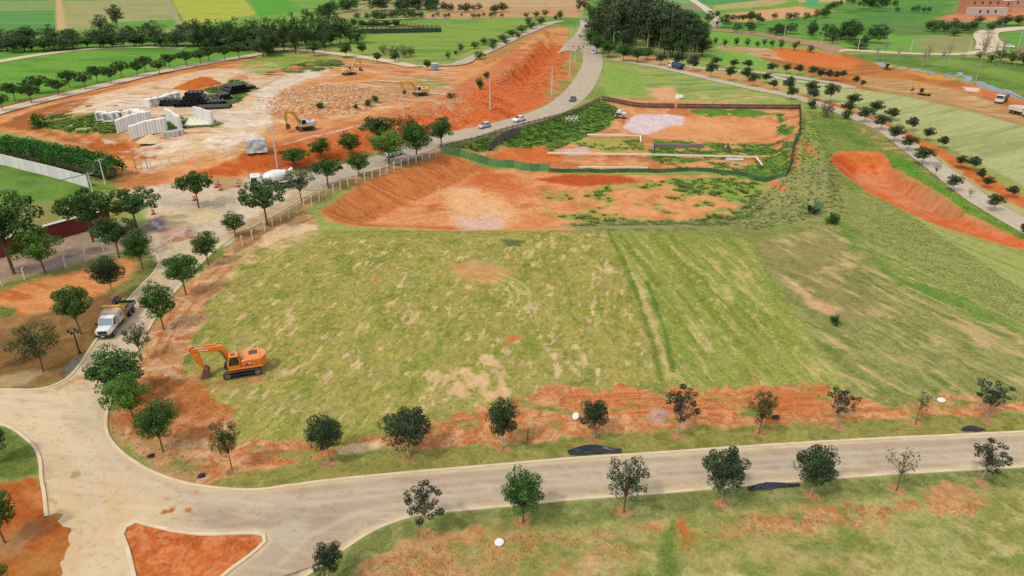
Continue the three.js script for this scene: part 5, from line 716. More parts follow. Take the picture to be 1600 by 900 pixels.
// dark belt of wood across the left background
seed(600);
const BELT = [[-253.96,-349.13],[-229.23,-353.72],[-212.81,-363.25],[-194.27,-370.72],[-169.47,-373.28],[-146.11,-363.25],[-123.91,-353.72],[-110.51,-340.27]], BELT2 = [[-270.49,-373.28],[-237.74,-378.49],[-210.27,-389.34],[-178.78,-394.99],[-149.22,-389.34],[-120.58,-373.28],[-97.77,-373.28],[-81.39,-389.34]];
for (const [line, n, hs] of [[BELT, 36, [6, 9.5]], [BELT2, 34, [7, 11]]]) {
  const q = smooth(line, 1), cnt = q.length;
  for (let i = 0; i < n; i++) { const p = q[Math.floor(((i + 0.5) / n) * cnt)]; tree('belt', [p[0] + rr(-3, 3), p[1] + rr(-5, 5), rr(...hs), rr(10, 15)], 'dark leafy tree in the belt of woodland behind the meadow', 'belt of woodland behind the meadow'); }
}
for (const p of [[-153.06,-358.42,16.4,12.55], [-144.97,-353.72,15.64,11.15], [-142.93,-363.25,13.68,10.8], [-134.24,-358.42,15.83,11.29], [-122.39,-349.13,17.7,10.4], [-113.66,-344.64,17.5,10.28], [-110.28,-353.72,16.21,9.91], [-106.01,-358.42,18.12,10.66], [-99.13,-353.72,17.91,10.53], [-95.29,-363.25,18.33,10.16], [-93.78,-378.49,16.61,10.57], [-89.68,-383.84,15.6,10.04], [-113.19,-331.83,14.79,8.75], [-102.17,-344.64,12.5,7.86], [-89.39,-394.99,11.58,7.56], [-89.35,-349.13,11.52,6.12]]) tree('belt', p, 'tall dark broadleaf at the thick end of the woodland belt', 'thick end of the woodland belt');
tree('eucalyptus', [-226.29,-425.73,17.12,9.6], 'tall slim tree sticking up above the woodland belt', null);
tree('belt', [-236.26,-425.73,11.71,10.34], 'rounded tree beside the tall slim one above the belt', null);
for (const p of [[-98.44,-461.37,5.97,5.58], [-91.8,-453.79,5.88,6.28], [-83.43,-446.45,6.51,6.95], [-88.26,-453.79,4.42,5.49], [-78.11,-461.37,5.23,4.78], [-72.9,-469.19,4.55,5.67]]) tree('round', p, 'leafy tree beside the dark green screened pen', 'trees beside the screened pen');
for (const p of [[-9.78,-373.28,4.32,7.82], [-14.53,-378.49,3.75,5.94], [-18.42,-363.25,3.62,5.72], [-4.75,-389.34,4.48,7.46], [0,-412.91,4.73,8.61], [5.62,-432.43,4.93,8.99], [11.76,-453.52,5.14,8.63], [18.52,-477.25,6.15,8.23], [10.7,-477.26,6.15,5.76], [-13.17,-299.48,3.52,5.8], [-9.36,-356.59,3.56,4.37], [-3.24,-371.95,3.07,5.19], [-24.48,-349.13,4.65,4.28], [-26.28,-340.27,2.28,2.99], [-28.84,-327.75,3.3,3.46], [3.48,-400.05,3.28,4.87]]) tree('belt', p, 'dark tree in the row climbing beside the grey upper road', 'trees beside the upper road');
for (const p of [[33.05,-512.41,7.79,5.29], [29.7,-507.75,4.49,4.37], [24.19,-542.2,5.2,6.51], [17.35,-531.91,5.11,6.39], [10.05,-531.91,4.26,5.48], [52.77,-587.5,11.14,7.04], [57.95,-599.98,9.48,8.21], [57.98,-563.97,8.07,7.73], [56.51,-521.98,8.34,8.07]]) tree('belt', p, 'dark tree at the top of the main road below the brown field', 'trees at the top of the main road');
seed(700);
const farTrees = [];
for (const [a, b, n, lo, hi] of [[[-138.56,-503.17], [-130.89,-612.99], 12, 7, 12], [[-105.53,-587.5], [-57.59,-612.99], 16, 7, 12], [[-90.46,-587.5], [0,-575.5], 22, 5, 8], [[-137.13,-670.96], [-93.55,-687.14], 8, 8, 12], [[-104.83,-507.75], [-63.94,-531.91], 12, 5, 8], [[-73.07,-531.91], [0,-531.91], 14, 2.5, 4], [[85.13,-494.24], [129.59,-469.19], 10, 6, 10], [[133.13,-439.34], [187.36,-406.77], 16, 4, 7], [[142.89,-503.17], [224.26,-521.98], 12, 4, 7], [[287.96,-612.99], [314.13,-612.99], 4, 6, 10], [[171.9,-394.99], [193.31,-389.34], 7, 8, 12], [[223.29,-542.2], [315.74,-687.14], 6, 5, 9], [[295.59,-575.5], [331.67,-587.5], 5, 4, 6], [[239.79,-432.43], [273.86,-439.34], 8, 5, 9], [[293.19,-612.99], [280.81,-575.5], 2, 12, 14]])
  for (let i = 0; i < n; i++) { const t = (i + rnd() * 0.8) / n, h = rr(lo, hi), x = mix(a[0], b[0], t) + rr(-6, 6), z = mix(a[1], b[1], t) + rr(-10, 10), w = h * rr(0.9, 1.4) * 1.2; farTrees.push(new THREE.Matrix4().compose(new THREE.Vector3(x, groundY(x, z), z), new THREE.Quaternion().setFromAxisAngle(new THREE.Vector3(0, 1, 0), rnd() * 6.28), new THREE.Vector3(w, h, w))); }
{
  const m = new THREE.InstancedMesh(KIND.belt[0].crown, crownMat, farTrees.length); farTrees.forEach((q, i) => m.setMatrixAt(i, q));
  m.name = 'treeline'; m.castShadow = m.receiveShadow = true; scene.add(m); tag(m, 'dark hedgerow trees and bushes between the far fields', null, null, 'stuff');
}
for (const p of [[151.94,-489.89,5.91,5.91], [158.34,-494.24,5.56,6.81], [160.71,-485.61,5.48,5.02], [161.87,-481.4,4.27,4.15], [141,-512.41,6.16,3.52], [146.76,-507.75,4.49,3.49]]) tree('umbrella', p, 'dark flat-topped tree by the far tan field', 'flat-topped trees by the tan field');
for (const p of [[167.3,-383.84,6.94,7.36], [179.24,-373.28,6.77,6.52], [165.44,-406.77,10.59,5.66], [172.15,-363.25,3.62,10.8], [178.48,-400.8,4.6,6.27], [254.99,-453.79,5.15,5.49], [266.76,-453.79,4.42,5.49], [310.72,-494.24,4.77,8.51], [316.96,-477.26,6.92,10.7], [325.2,-477.26,7.68,11.53], [307.78,-469.19,5.31,8.1], [275,-446.45,4.35,9.27], [251.01,-419.23,4.11,9.46], [261.78,-612.99,4.86,7.33]]) tree('belt', p, 'dark bushy tree on the green valley floor', 'bushy trees of the green valley');
for (const p of [[214.78,-319.88,5.37,7.33], [215.01,-312.35,5.78,7.17], [217.58,-308.71,6.24,7.63], [208.49,-316.07,4.26,5.57], [218.28,-301.66,6.62,8.01], [210.5,-327.75,3.3,4.61]]) tree('belt', p, 'dark thicket tree at the marsh end of the dirt road', 'thicket at the marsh end');
for (const p of [[129.83,-279,20.11,5.47], [153.82,-322.76,15.02,5.13], [161.05,-322.41,9.19,4.55], [164.73,-322.31,10.22,4.54], [167.96,-316.39,7.43,3.91], [174.24,-305.15,9.73,5.93], [170.75,-301.38,8.64,4.27], [176.9,-298.25,9.05,4.75], [180.38,-301.66,11.63,4.8], [182.89,-294.91,8.47,3.66], [207.22,-308.71,12.87,4.91], [202.29,-305.15,11.24,3.78], [192.74,-298.25,15.91,5.28], [175.27,-271.33,19.59,6.29], [209.2,-301.66,10.13,4.8]].slice(2)) tree('tallbare', p, 'tall thin leafless tree standing in the marsh', 'leafless trees in the marsh');
// hedge behind the white wall
seed(800);
{
  const line = smooth([[-134.37,-161.14],[-123.06,-160.05],[-112.04,-156.83],[-101.67,-151.72],[-91.38,-145.95],[-85.06,-142.32]], 0.7), hp = [], hc = [], hn = [], cols = [rgb(51,101,35), rgb(43,86,33), rgb(62,114,42), rgb(36,74,28)].map(lin);
  for (const [x0, z0] of line) for (let k = 0; k < 260; k++) {
    const across = rr(-7.5, 0.5), up = Math.sqrt(rnd()), top = 3.7 + noise(x0 * 0.3, across * 0.5) * 1.5, x = x0 + rr(-0.5, 0.5), z = z0 + across, edge = Math.min(1, (7.5 + across) / 1.5, (0.5 - across) / 1.2 + 0.35);
    const y = groundY(x, z) + top * (0.35 + 0.65 * edge) * (k % 4 ? Math.max(up, 0.8) : up), c = cols[Math.floor(noise(x * 0.5, z * 0.5 + 7) * 3.99)], l = rr(0.12, 0.28), n = new THREE.Vector3(rr(-1, 1), rr(0, 1.4), rr(-1, 1)).normalize(), u = new THREE.Vector3(rr(-1, 1), rr(-1, 1), rr(-1, 1)).cross(n).normalize(), w = n.clone().cross(u), g = rr(0.7, 1.25);
    const q = [[1, 0], [0, 0.7], [-1, 0], [0, -0.7]].map(([a, b]) => [x + u.x * a * l + w.x * b * l, y + u.y * a * l + w.y * b * l, z + u.z * a * l + w.z * b * l]);
    for (const i of [0, 1, 2, 0, 2, 3]) { hp.push(...q[i]); hn.push(n.x, n.y, n.z); hc.push(c[0] * g, c[1] * g, c[2] * g); }
  }
  const g = new THREE.BufferGeometry(); g.setAttribute('position', new THREE.Float32BufferAttribute(hp, 3)); g.setAttribute('normal', new THREE.Float32BufferAttribute(hn, 3)); g.setAttribute('color', new THREE.Float32BufferAttribute(hc, 3));
  const h = thing('hedge', 'thick green hedge leaning over the long white wall', 'hedge', [0, 0, 0]);
  const core = []; line.forEach(([x, z], i) => { if (i % 2 === 0 && i < line.length - 4) { const c = new THREE.IcosahedronGeometry(1.5, 1); c.scale(0.8, 0.85, 1.6); c.translate(x, groundY(x, z - 3.5) + 1.0, z - 3.5); core.push(c); } });
  mesh('foliage', g, crownMat, h); mesh('stems', core, M(rgb(89,76,54), 1), h);
}
// weeds and grass tufts
function tuft(blades, tall, spread, s) {
  seed(s); const pos = [], nor = [];
  for (let i = 0; i < blades; i++) {
    const a = rnd() * 6.283, r = rnd() * spread * 0.5, x = Math.cos(a) * r, z = Math.sin(a) * r, b = rnd() * 6.283, lean = rr(0.2, 0.9) * spread, w = rr(0.05, 0.11) * spread * 1.6, h = tall * rr(0.5, 1.1), tx = x + Math.cos(a) * lean, tz = z + Math.sin(a) * lean, wx = Math.cos(b) * w, wz = Math.sin(b) * w;
    if (wx * (tz - z) - wz * (tx - x) > 0) pos.push(x + wx, -0.01, z + wz, x - wx, -0.01, z - wz, tx, h, tz); else pos.push(x - wx, -0.01, z - wz, x + wx, -0.01, z + wz, tx, h, tz); // wound so that the upper side faces up for (let k = 0; k < 3; k++) nor.push(Math.cos(a) * 0.3, 0.95, Math.sin(a) * 0.3);
  }
  const g = new THREE.BufferGeometry(); g.setAttribute('position', new THREE.Float32BufferAttribute(pos, 3)); g.setAttribute('normal', new THREE.Float32BufferAttribute(nor, 3)); return g;
}
const grassMat = new THREE.MeshPhysicalMaterial({ color: 0xffffff, roughness: 1, specularIntensity: 0.1, side: THREE.DoubleSide });
function scatter(name, label, geo, poly, count, s0, s1, tint, keep) {
  const b = bounds(poly), mats = [], cols = [], m4 = new THREE.Matrix4(), q = new THREE.Quaternion(), up = new THREE.Vector3(0, 1, 0);
  for (let i = 0, tries = 0; i < count && tries < count * 12; tries++) {
    const x = rr(b[0], b[1]), z = rr(b[2], b[3]); if (polyDist(x, z, poly) < 0) continue;
    const c = sampleGround(x, z); if (keep && !keep(c, x, z)) continue;
    const s = rr(s0, s1); m4.compose(new THREE.Vector3(x, groundY(x, z), z), q.setFromAxisAngle(up, rnd() * 6.283), new THREE.Vector3(s, s * rr(0.7, 1.2), s)); mats.push(m4.clone()); cols.push(tint(c)); i++;
  }
  const im = new THREE.InstancedMesh(geo, grassMat, mats.length); mats.forEach((m, i) => { im.setMatrixAt(i, m); im.setColorAt(i, new THREE.Color().setRGB(...cols[i])); });
  im.name = numbered(name); im.castShadow = im.receiveShadow = true; scene.add(im); return tag(im, label, null, null, 'stuff');
}
seed(900);
const green = (c) => c[1] > c[0] * 0.93, weedTint = (c) => { const g = rr(0.7, 1.15); return [0.13 * g, 0.2 * g, 0.05 * g]; };
const grassTint = (c) => { const g = rr(0.85, 1.3), t = rr(0, 0.15); return [mix(c[0], 0.15, t) * g, mix(c[1], 0.2, t) * g, mix(c[2], 0.05, t) * g]; };
const onGround = (x, z) => polyDist(x, z, carriageway) < -0.3 || polyDist(x, z, K3) > 0.6;
scatter('grass', 'short mown grass of the big field and verges', tuft(7, 0.05, 0.26, 1), [[-81.69,-88.12],[-59.45,-106.79],[-41.76,-114.92],[16.88,-116.34],[58.68,-120.37],[72.49,-75.73],[41.66,-34.19],[-41.66,-34.19]], 130000, 0.6, 1.4, grassTint, (c, x, z) => rnd() < (c[1] / c[0] - 0.85) * 3 && onGround(x, z));
scatter('weeds', 'dark weed clumps dotted over the pit floor', tuft(26, 0.3, 0.6, 2), [[8.5,-148.13],[29.9,-157.63],[58.31,-157.63],[51,-135],[37.97,-121.34],[12.4,-126.78],[6.41,-131.83]], 500, 0.6, 1.8, weedTint, green);
scatter('weeds', 'dark weed clumps on the pale grassy bank', tuft(22, 0.25, 0.5, 3), [[20.28,-130],[32.8,-129.29],[45.75,-134.83],[56.12,-146.68],[62.21,-153.16],[86.21,-210.36],[86.63,-201.59],[77.83,-166.84],[63.01,-125.56],[53.98,-120.37],[43.08,-115.54]], 1300, 0.4, 1.1, weedTint);
scatter('weeds', 'rank green growth on the bank below the main road', tuft(26, 0.35, 0.8, 4), [[-14.5,-173.39],[0,-189.72],[13.32,-208.76],[29.3,-231.83],[34.1,-220.95],[30.61,-211.89],[17.93,-193.7],[10.15,-181.46],[3.36,-180.65],[-1.67,-180.07],[-6.5,-174.43]], 1300, 0.5, 1.4, () => { const g = rr(0.7, 1.2), d = rnd() < 0.25 ? 0.6 : 1; return [0.15 * g * d, 0.25 * g * d, 0.055 * g * d]; }, green);
scatter('weeds', 'green weeds between the fenced plots', tuft(26, 0.3, 0.7, 5), [[37.9,-195.15],[85.2,-218.25],[63.71,-152.84],[40.68,-166.02],[14.11,-190.16]], 1000, 0.5, 1.4, weedTint, green);
scatter('weeds', 'coarse green grass in the storage yard', tuft(20, 0.25, 0.9, 6), [[-134.47,-192.72],[-132.83,-205.85],[-90.5,-254.37],[-75.85,-331.83],[-61.89,-268.69],[-78.78,-218.84],[-74.51,-176.44],[-101.03,-176.64]], 2500, 0.6, 1.8, weedTint, (c) => c[1] > c[0] * 1.08);
scatter('grass', 'long grass on the slope around the cut', tuft(8, 0.08, 0.4, 7), [[91.2,-217.45],[99.9,-206.64],[96.62,-161.14],[90.5,-111.9],[85.24,-104.12],[74.51,-123.79],[74.9,-78.98],[70.23,-72.68],[58.68,-120.37],[76.28,-166.84]], 26000, 0.7, 1.6, grassTint, green);

{ // broken stone and clods on the mound in the yard and on the earthworks
  const geo = new THREE.IcosahedronGeometry(0.5, 0), p = geo.attributes.position; for (let i = 0; i < p.count; i++) { const k = 0.7 + 0.6 * noise(p.getX(i) * 3 + 4, p.getY(i) * 3 + p.getZ(i) * 5); p.setXYZ(i, p.getX(i) * k, p.getY(i) * k * 0.7, p.getZ(i) * k); } geo.computeVertexNormals();
  seed(950);
  const tint = () => { const c = [[0.4, 0.2, 0.09], [0.42, 0.26, 0.15], [0.36, 0.16, 0.06], [0.45, 0.34, 0.24]][Math.floor(rnd() * 4)], g = rr(0.75, 1.1); return c.map((v) => v * g); };
  scatter('rubble', 'broken stone and clods over the yard mound', geo, [[-72.65,-207.07],[-74.06,-229.49],[-60.35,-241.41],[-41.54,-231.89],[-33.19,-216.79],[-42.17,-193.08],[-54.54,-186.71],[-64.89,-189.85]], 2400, 0.15, 0.95, tint);
  scatter('rubble', 'clods and stones over the red earthworks', geo, [[-40.31,-183.67],[-19.69,-218.84],[-4.64,-261.35],[12.03,-344.85],[24.76,-353.38],[17.98,-250.79],[0,-208.78],[-26.64,-180.29]], 1600, 0.2, 1.0, () => { const g = rr(0.7, 1.1); return [0.42 * g, 0.17 * g, 0.07 * g]; });
  scatter('clods', 'small clods and stones on the bare earth by the roads', geo, [[-40.35,-55.73],[-43.29,-62.19],[-46.6,-78.98],[-43.86,-111.02],[-38.46,-123.79],[-44.04,-96.73],[-39.02,-72.68],[-29.29,-61.04],[-20.76,-56.74],[-11.99,-58.83],[7.45,-68.46],[32.41,-67.39],[59.1,-63.37],[57.88,-61.61],[0,-56.54],[-24.74,-53.05],[-29.89,-50.54]], 7000, 0.05, 0.28, (c) => { const g = rr(0.65, 1.25); return [c[0] * g, c[1] * g, c[2] * g]; }, (c, x, z) => c[0] > c[1] * 1.25 && onGround(x, z));
  scatter('clods', 'small clods on the earth below the lower verge and the triangle', geo, [[-33.5,-44.66],[-21.78,-44.08],[-23.49,-38.67],[-28.12,-36.34],[-12.06,-38.98],[-9.62,-42.88],[5.5,-44.8],[22.72,-46.92],[49.38,-49.35],[47.7,-46.92],[21.61,-43.58],[5.21,-41.19],[-4.95,-38.07]], 4000, 0.04, 0.22, (c) => { const g = rr(0.65, 1.25); return [c[0] * g, c[1] * g, c[2] * g]; }, (c, x, z) => c[0] > c[1] * 1.25 && onGround(x, z));
  scatter('clods', 'clods over the floor and bank of the orange pit', geo, [[-36.31,-124.85],[-24.05,-160.31],[-17.39,-169.75],[15.16,-160.17],[43.65,-152.75],[25.35,-130],[-9.88,-126.13],[-28.18,-120.17]], 3500, 0.06, 0.4, (c) => { const g = rr(0.65, 1.2); return [c[0] * g, c[1] * g, c[2] * g]; }, (c) => c[0] > c[1] * 1.3);
}

// ---------------------------------------------------------------- machines and vehicles (front towards +x)
const bx = (w, h, d, x, y, z, ry = 0, rz = 0) => { const g = new THREE.BoxGeometry(w, h, d); if (rz) g.rotateZ(rz); if (ry) g.rotateY(ry); g.translate(x, y, z); return g; };
const rbx = (w, h, d, x, y, z, r = 0.06) => { const g = new RoundedBoxGeometry(w, h, d, 2, r); g.translate(x, y, z); return g; };
const cyl = (r0, r1, len, axis, x, y, z, seg = 14) => { const g = new THREE.CylinderGeometry(r1, r0, len, seg); if (axis === 'x') g.rotateZ(-Math.PI / 2); if (axis === 'z') g.rotateX(Math.PI / 2); g.translate(x, y, z); return g; };
const prof = (pts, width, z = 0, bevel = 0.03) => { const s = new THREE.Shape(pts.map(([x, y]) => new THREE.Vector2(x, y))), g = new THREE.ExtrudeGeometry(s, { depth: Math.max(0.01, width - 2 * bevel), bevelEnabled: bevel > 0, bevelThickness: bevel, bevelSize: bevel, bevelOffset: -bevel, bevelSegments: 1, curveSegments: 6 }); g.translate(0, 0, z - width / 2 + bevel); return g; };
const bar = (a, b, r, seg = 6) => limb(new THREE.Vector3(...a), new THREE.Vector3(...b), r, r, seg);
const beam2 = (a, b, h0, h1, width, z, bevel = 0.03) => { const l = Math.hypot(b[0] - a[0], b[1] - a[1]), nx = -(b[1] - a[1]) / l, ny = (b[0] - a[0]) / l; return prof([[a[0] - nx * h0, a[1] - ny * h0], [b[0] - nx * h1, b[1] - ny * h1], [b[0] + nx * h1, b[1] + ny * h1], [a[0] + nx * h0, a[1] + ny * h0]], width, z, bevel); };
const paintMat = (hex, rough = 0.4) => new THREE.MeshPhysicalMaterial({ color: hex, roughness: rough, clearcoat: 0.4, clearcoatRoughness: 0.3 });
const ORANGE = paintMat(rgb(206,113,27), 0.45), YELLOW = paintMat(rgb(187,145,42), 0.5), WHITE = paintMat(rgb(202,202,201), 0.4), STEEL = M(rgb(114,111,106), 0.55, { metalness: 0.5 }), BLACK = M(rgb(30,30,32), 0.7), TRACK = M(rgb(69,60,52), 0.9), RUST = M(rgb(101,74,54), 0.9), GLASS = new THREE.MeshPhysicalMaterial({ color: rgb(25,33,37), roughness: 0.12, clearcoat: 0.6 }), GREYW = M(rgb(180,180,177), 0.7), BLUE = paintMat(rgb(42,65,104), 0.45), DARKBLUE = paintMat(rgb(35,42,55), 0.5), RUBBER = M(rgb(33,32,32), 0.92), LAMP = M(rgb(202,192,170), 0.25), REDLAMP = M(rgb(146,32,25), 0.35), ORANGEDARK = M(rgb(167,76,15), 0.6), SILVER = paintMat(rgb(150,160,165), 0.35), CARBLACK = paintMat(rgb(33,37,42), 0.3);
function excavator(o) {
  const t = thing('excavator', o.label, 'excavator', o.at.slice(0, 2), o.at[2], o.group), paintM = o.paint, L = o.tracks ?? 4.2;
  for (const s of [-1, 1]) {
    const belt = [], r = 0.44, n = 34, straight = L - 2 * r, per = 2 * straight + 2 * Math.PI * r;
    for (let i = 0; i < n; i++) {
      let d = (i / n) * per, x, y, a;
      if (d < straight) { x = -straight / 2 + d; y = 2 * r; a = 0; } else if (d < straight + Math.PI * r) { const q = (d - straight) / r; x = straight / 2 + Math.sin(q) * r; y = r + Math.cos(q) * r; a = -q; } else if (d < 2 * straight + Math.PI * r) { x = straight / 2 - (d - straight - Math.PI * r); y = 0.02; a = Math.PI; } else { const q = (d - 2 * straight - Math.PI * r) / r; x = -straight / 2 - Math.sin(q) * r; y = r - Math.cos(q) * r; a = Math.PI - q; }
      belt.push(bx((per / n) * 0.86, 0.09, 0.6, x, y, s * 1.2, 0, a));
    }
    const tr = mesh('track', belt, TRACK, t);
    mesh('track_frame', rbx(L - 0.9, 0.34, 0.4, 0, 0.42, s * 1.2, 0.1), o.frame ?? BLACK, tr);
    mesh('sprocket', cyl(0.33, 0.33, 0.5, 'z', -straight / 2, r, s * 1.2), STEEL, tr);
    mesh('idler', cyl(0.33, 0.33, 0.5, 'z', straight / 2, r, s * 1.2), STEEL, tr);
  }
  mesh('undercarriage', [bx(1.9, 0.4, 1.9, 0, 0.62, 0), cyl(0.62, 0.62, 0.34, 'y', 0, 0.9, 0)], BLACK, t);
  const up = t;
  mesh('deck', prof([[-2.3, 1.05], [1.35, 1.05], [1.35, 1.28], [-2.3, 1.28]], 2.7, 0, 0.03), o.deck ?? paintM, up);
  mesh('engine_cover', [prof([[-2.25, 1.28], [0.1, 1.28], [0.0, 2.12], [-0.4, 2.22], [-2.05, 2.22], [-2.25, 2.02]], 2.55, 0.02, 0.12), cyl(0.06, 0.06, 0.34, 'y', -1.25, 2.36, 0.7, 8)], o.cover ?? paintM, up);
  { const g = new THREE.CylinderGeometry(1.42, 1.42, 1.05, 20, 1, false, Math.PI * 1.5 - 0.95, 1.9); g.translate(-1.35, 1.62, 0); mesh('counterweight', [g, bx(0.5, 1.0, 2.3, -2.1, 1.62, 0)], o.weight ?? paintM, up); }
  mesh('engine_grille', rbx(0.95, 0.05, 0.85, -1.35, 2.25, 0.25, 0.02), M(rgb(47,59,72), 0.6), up);
  const cab = mesh('cab', [prof([[0.1, 1.28], [1.45, 1.28], [1.5, 1.9], [1.18, 2.92], [0.2, 2.92], [0.0, 2.2]], 1.0, -0.82, 0.06)], o.cab ?? paintM, up);
  for (const z of [-1.335, -0.305]) mesh('window', prof([[0.22, 1.75], [1.28, 1.75], [1.3, 1.95], [1.06, 2.78], [0.3, 2.78], [0.16, 2.2]], 0.03, z, 0), GLASS, cab);
  mesh('windscreen', prof([[1.495, 1.6], [1.53, 1.9], [1.2, 2.85], [1.165, 2.85]], 0.84, -0.82, 0), GLASS, cab);
  mesh('rear_window', prof([[-0.02, 2.2], [0.17, 2.85], [0.14, 2.85], [-0.05, 2.2]], 0.8, -0.82, 0), GLASS, cab);
  mesh('roof_hatch', rbx(0.5, 0.04, 0.6, 0.75, 2.93, -0.82, 0.015), M(rgb(114,60,27), 0.5), cab);
  const [f, b, tip, end, bk] = o.pose, z = 0.15;
  const boom = mesh('boom', [beam2(f, b, 0.22, 0.4, 0.46, z), beam2(b, tip, 0.38, 0.2, 0.46, z), cyl(0.38, 0.38, 0.45, 'z', b[0], b[1], z, 16)], paintM, up);
  for (const s of [-1, 1]) mesh('boom_cylinder', bar([f[0] + 0.55, f[1] - 0.35, z + s * 0.34], [mix(f[0], b[0], 0.95), mix(f[1], b[1], 0.9), z + s * 0.34], 0.08), o.plain ? paintM : STEEL, boom);
  mesh('arm_cylinder', [bar([mix(b[0], tip[0], 0.1), mix(b[1], tip[1], 0.1) + 0.5, z], [mix(b[0], tip[0], 0.62), mix(b[1], tip[1], 0.62) + 0.48, z], 0.1)], paintM, boom);
  mesh('piston_rod', bar([mix(b[0], tip[0], 0.6), mix(b[1], tip[1], 0.6) + 0.48, z], [tip[0] + 0.05, tip[1] + 0.45, z], 0.055), M(rgb(177,173,167), 0.25, { metalness: 0.7 }), boom);
  if (o.plate) mesh('nameplate', bx(1.1, 0.15, 0.01, mix(b[0], tip[0], 0.6), mix(b[1], tip[1], 0.6), z - 0.24, 0, Math.atan2(tip[1] - b[1], tip[0] - b[0])), M(rgb(204,195,180), 0.6), boom);
  const ax = end[0] - tip[0], ay = end[1] - tip[1], al = Math.hypot(ax, ay), sx = tip[0] - (ax / al) * 0.55, sy = tip[1] - (ay / al) * 0.55;
  const arm = mesh('arm', [beam2([sx, sy], [mix(tip[0], end[0], 0.25), mix(tip[1], end[1], 0.25)], 0.2, 0.36, 0.38, z), beam2([mix(tip[0], end[0], 0.25), mix(tip[1], end[1], 0.25)], end, 0.36, 0.14, 0.38, z)], paintM, up);
  mesh('bucket_cylinder', bar([mix(sx, end[0], 0.15) + 0.32, mix(sy, end[1], 0.15), z], [mix(sx, end[0], 0.78) + 0.3, mix(sy, end[1], 0.78), z], 0.08), BLACK, arm);
  { const s = new THREE.Shape(), q = [[0, 0.15], [0.35, 0.05], [0.62, -0.4], [0.5, -0.95], [0.1, -1.25], [-0.4, -1.2], [-0.3, -1.08], [0.05, -1.08], [0.36, -0.85], [0.46, -0.4], [0.26, -0.02], [0, 0.03]]; const g = []; for (const [w, zz] of [[1.2, 0]]) g.push(prof(q.map(([x, y]) => [x * (o.curl ?? -1), y]), w, zz, 0)); for (const e of [-0.58, 0.58]) g.push(prof([[0, 0.12], [0.58, -0.4], [0.48, -0.95], [0.1, -1.22], [-0.4, -1.2]].map(([x, y]) => [x * (o.curl ?? -1), y]), 0.05, e, 0)); for (let k = 0; k < 5; k++) g.push(bx(0.22, 0.06, 0.1, -0.48 * (o.curl ?? -1), -1.2, -0.48 + k * 0.24)); const m = mesh('bucket', g, RUST, up); m.position.set(end[0], end[1], z); m.rotation.z = bk; }
  if (o.marks) {
    mesh('side_stripe', prof([[-0.55, 1.45], [-1.75, 1.62], [-1.85, 1.74], [-0.3, 1.6]], 0.012, -1.262, 0), M(rgb(28,21,42), 0.6), up);
    mesh('side_lettering', [bx(0.34, 0.14, 0.012, -0.95, 1.66, -1.27), bx(0.1, 0.1, 0.012, -1.3, 1.62, -1.27), bx(0.1, 0.1, 0.012, -1.46, 1.62, -1.27), bx(0.1, 0.1, 0.012, -1.62, 1.62, -1.27)], M(rgb(201,192,182), 0.6), up);
    mesh('handrail', [bar([-0.35, 2.2, -0.95], [-0.35, 2.75, -0.95], 0.03), bar([-0.35, 2.75, -0.95], [0.35, 2.75, 0.9], 0.03), bar([0.35, 1.9, 0.9], [0.35, 2.75, 0.9], 0.03)], M(rgb(146,38,28), 0.6), up);
  }
  if (o.scale) t.scale.setScalar(o.scale);
  return shade(t);
}
excavator({ at: [-31.71,-69.82,-2.826], label: 'orange crawler excavator on the mown field with its arm bent down', paint: ORANGE, pose: [[0.9, 1.75], [2.1, 3.5], [4.95, 3.75], [4.15, 1.15], 0.1], marks: true, plate: true });
excavator({ at: [-51.61,-174.37,-2.559], label: 'yellow excavator with grey cover on the red slope beside the pale track', paint: YELLOW, cab: GREYW, cover: GREYW, pose: [[0.9, 1.8], [2.6, 4.6], [4.4, 4.9], [4.5, 2.0], -0.2], group: 'yellow excavators', plain: true });
excavator({ at: [-28.28,-219.87,-2.720], label: 'yellow excavator with a white cab reaching out over the red earth', paint: YELLOW, cab: WHITE, pose: [[0.9, 1.8], [2.6, 4.0], [5.9, 4.2], [5.0, 1.9], 0.2], group: 'yellow excavators', plain: true });
excavator({ at: [-58.33,-258.52,0.702], label: 'pale yellow excavator with raised folded boom near the dirt road', paint: paintMat(rgb(184,160,92), 0.6), pose: [[0.9, 1.8], [2.8, 5.0], [4.8, 4.6], [4.6, 2.0], 0.3], group: 'yellow excavators', plain: true });
excavator({ at: [143.31,-247.75,2.207], label: 'yellow excavator with dark cab on the brown flats beyond the hillside', paint: YELLOW, cab: BLACK, cover: YELLOW, pose: [[0.9, 1.8], [2.8, 4.4], [5.4, 4.4], [5.2, 2.2], 0.1], scale: 0.82, group: 'yellow excavators', plain: true });

